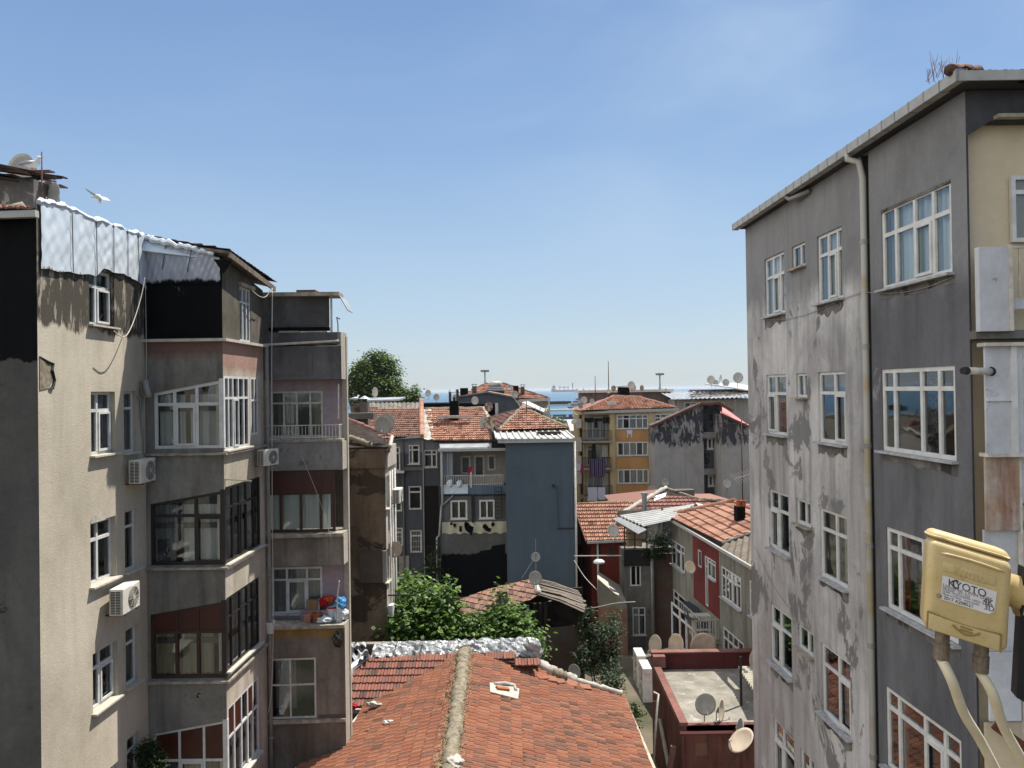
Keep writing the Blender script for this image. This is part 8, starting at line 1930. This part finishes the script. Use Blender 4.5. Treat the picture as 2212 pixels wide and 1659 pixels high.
def ship(px0, px1, Y, kind, label, flip=False):
    a = gx(px0, Y); c = gx(px1, Y); L_ = c-a; h = L_*.08; t = thing('cargo_ship', label, 'ship', (a, Y, -3), 'ships at anchor on the sea')
    X = (lambda f: c-L_*f) if flip else (lambda f: a+L_*f)
    z = -3; mb = MB(); mb.prism([(X(.012), Y, z), (X(.985), Y, z), (X(1.0), Y, z+h*1.35), (X(.93), Y, z+h*1.25), (X(.9), Y, z+h), (X(.2), Y, z+h), (X(.17), Y, z+h*1.3), (X(0), Y, z+h*1.3)], (0, L_*.13, 0)); mb.build('hull', M['shiphull'], t)
    mb = MB(); mb.box((min(X(.05), X(.15)), Y+L_*.02, z+h*1.3), (max(X(.05), X(.15)), Y+L_*.11, z+h*2.9)); mb.build('bridge_tower', M['shipup'], t)
    mb = MB(); mb.box((min(X(.02), X(.07)), Y+L_*.03, z+h*1.3), (max(X(.02), X(.07)), Y+L_*.09, z+h*2.2)); mb.build('funnel', M['shipup'], t)
    for f in ((.32, .48, .63, .8) if kind else (.5,)):
        mb = MB(); mb.box((X(f)-L_*.011, Y+L_*.04, z+h), (X(f)+L_*.011, Y+L_*.08, z+h*(2.7 if f != .8 else 4.2))); mb.build('crane', M['shiphull'], t)
    if kind: mb = MB(); mb.bar((X(.32), Y+L_*.05, z+h*2.3), (X(.48), Y+L_*.05, z+h*1.9), h*.14); mb.bar((X(.48), Y+L_*.05, z+h*2.2), (X(.63), Y+L_*.05, z+h*2.0), h*.14); mb.build('crane_jib', M['shiphull'], t)
    mb = MB(); mb.bar((X(.1), Y+L_*.05, z+h*2.9), (X(.1), Y+L_*.05, z+h*3.8), h*.12); mb.build('mast', M['shiphull'], t)
ship(1191, 1249, 5600, 1, 'large cargo ship with four deck cranes on the sea, in the middle')
ship(1258, 1286, 6800, 0, 'small low ship just right of the large cargo ship')
ship(968, 1000, 7400, 0, 'hazy ship on the left horizon beside the far tiled roof')
ship(1422, 1440, 12000, 0, 'faint distant ship right of the floodlight mast')
# ================================================================ things on the near left roof
def build_hut():
    t = thing('roof_hut', 'grey rooftop hut under broken layered roof boards at the top left', 'hut', at(40, 440, 17.5))
    z0 = 17.9; p = at(-60, 430, 17.6); q = at(68, 420, 17.6)
    mb = MB(); mb.box((p.x, 17.6, z0), (q.x+.05, 18.2, at(60, 386, 17.6).z)); mb.build('wall', plaster('hut_render', '#6d665f', '#5d5650', '#a0967f', .5, .1, 1.5, .3, .6, off=301), t)
    mb = MB(); e = at(68, 386, 17.59); mb.face([e, V((e.x, 17.59, z0)), V((e.x-1.2, 17.59, z0)), V((e.x-1.2, 17.59, e.z))]); 
    rn = random.Random(8)
    for k in range(26):
        x0 = rn.uniform(p.x-.3, q.x-.4); z = e.z+rn.uniform(0, .3); Y = rn.uniform(17.2, 18.6); L_ = rn.uniform(.5, 1.1)
        s = MB(); s.bar((x0, Y, z+rn.uniform(0, .06)), (x0+L_, Y+rn.uniform(-.3, .3), z-rn.uniform(.02, .14)), rn.uniform(.1, .4), .03); s.build('roof_board', M[rn.choice(['wooddark', 'tile_dark', 'wooddark'])], t)
    mb = MB(); mb.bar(at(88, 388, 17.3), at(121, 392, 17.2), .03); mb.build('batten', M['rust'], t)
    return t
build_hut()
mast('rusty iron pole with a cap beside the broken hut roof', 91, 328, 440, 17.2, .022, 'roof_pole', 'pole', None, 'rust')
dish(52, 372, 18.9, .85, 'dark grey dish behind the broken hut roof, beside the sitting gull', 190, 'dark')
dish(106, 420, 18.2, .6, 'grey dish behind the iron pole, left one of the overlapping pair', 205, 'grey')
dish(120, 419, 17.9, .5, 'grey dish right of the iron pole above the foil wall', 210, 'grey')
M['gull_w'] = simple('white_feathers', '#d9d7d2', '#bdbab4', .8, .2, size=9); M['gull_g'] = simple('grey_feathers', '#8f949b', '#7d828a', .8, .2)
def gull_sit(p, s, label, rz=0):
    t = thing('gull', label, 'bird', p, None, rz, s); o = V(p)
    mb = MB(); mb.tube([(-.26, 0, .13), (-.17, 0, .14), (-.05, 0, .14), (.06, 0, .15), (.13, 0, .19), (.15, 0, .25), (.17, 0, .29), (.21, 0, .295)], [.008, .035, .075, .085, .06, .042, .045, .015], 12)
    me = mb.build('body', M['gull_w'], t, smooth=True); me.data.transform(Matrix.Translation(o))
    for x in (.0,):
        for y in (-.02, .02): mb = MB(); mb.tube([(.02, y, .08), (.02, y, 0)], .006, 6); q = mb.build('leg', M['orange_pl'], t); q.data.transform(Matrix.Translation(o))
    mb = MB(); mb.tube([(.2, 0, .29), (.26, 0, .28)], [.012, .004], 8); q = mb.build('beak', M['orange_pl'], t); q.data.transform(Matrix.Translation(o))
    for sgn in (-1, 1): mb = MB(); mb.tube([(.07, sgn*.07, .16), (-.05, sgn*.085, .16), (-.2, sgn*.03, .15), (-.3, sgn*.012, .145)], [.02, .04, .025, .005], 8); q = mb.build('wing', M['gull_g'], t, smooth=True); q.data.transform(Matrix.Translation(o))
    return t
gull_sit(at(68, 369, 17.4)+V((0, 0, 0)), 1.05, 'white gull sitting on the broken hut roof', 0)
gull_sit(at(1417/1, 1, 1), 1, 'x') if False else None
gull_sit(at(767, 868, 47)+V((0, 0, -.0)), 1.3, 'tiny gull on the low roof left of the tilted dish before the big tree', .5)
def gull_fly():
    c = at(212, 424, 26); t = thing('gull', 'white gull flying above the foil wrapped roof edge', 'bird', c); 
    A = lambda px, py, dy=0: at(px, py, 26+dy)
    mb = MB(); mb.tube([A(199.5, 426.5), A(203, 424.5), A(208, 424), A(213, 425), A(216, 429), A(217.5, 434)], [.012, .035, .075, .085, .07, .03], 12); bd = mb.build('body', M['gull_w'], t, smooth=True)
    mb = MB(); mb.prism([A(213, 428), A(217.5, 430), A(221, 437), A(215.5, 439), A(211.5, 436)], (0, .02, 0)); mb.build('tail', M['gull_w'], t)
    mb = MB(); mb.prism([A(209, 421), A(207, 425.5), A(196, 418.5, -.2), A(186.5, 410.5, -.4), A(183, 406, -.5), A(188, 408.5, -.4), A(199, 415, -.2)], (0, .025, 0)); mb.build('wing', M['gull_w'], t)
    mb = MB(); mb.prism([A(214, 424), A(216.5, 429), A(229, 434, .3), A(238, 433.5, .5), A(230, 427, .4), A(222, 424.5, .2)], (0, .025, 0)); mb.build('wing', M['gull_w'], t)
    mb = MB(); mb.tube([A(199.5, 426.5), A(197, 427.5)], [.012, .004], 6); mb.build('beak', M['orange_pl'], t)
gull_fly()
# ================================================================ air
def build_haze():
    m = bpy.data.materials.new('haze'); m.use_nodes = True; t = m.node_tree; t.nodes.clear()
    v = t.nodes.new('ShaderNodeVolumePrincipled'); v.inputs['Color'].default_value = (.86, .93, 1, 1); v.inputs['Density'].default_value = .00007; v.inputs['Anisotropy'].default_value = .3
    o = t.nodes.new('ShaderNodeOutputMaterial'); t.links.new(v.outputs[0], o.inputs['Volume'])
    mb = MB(); mb.box((-16000, -60, -6), (16000, 14500, 24)); tag(mb.build('haze', m), kind='stuff')
build_haze()
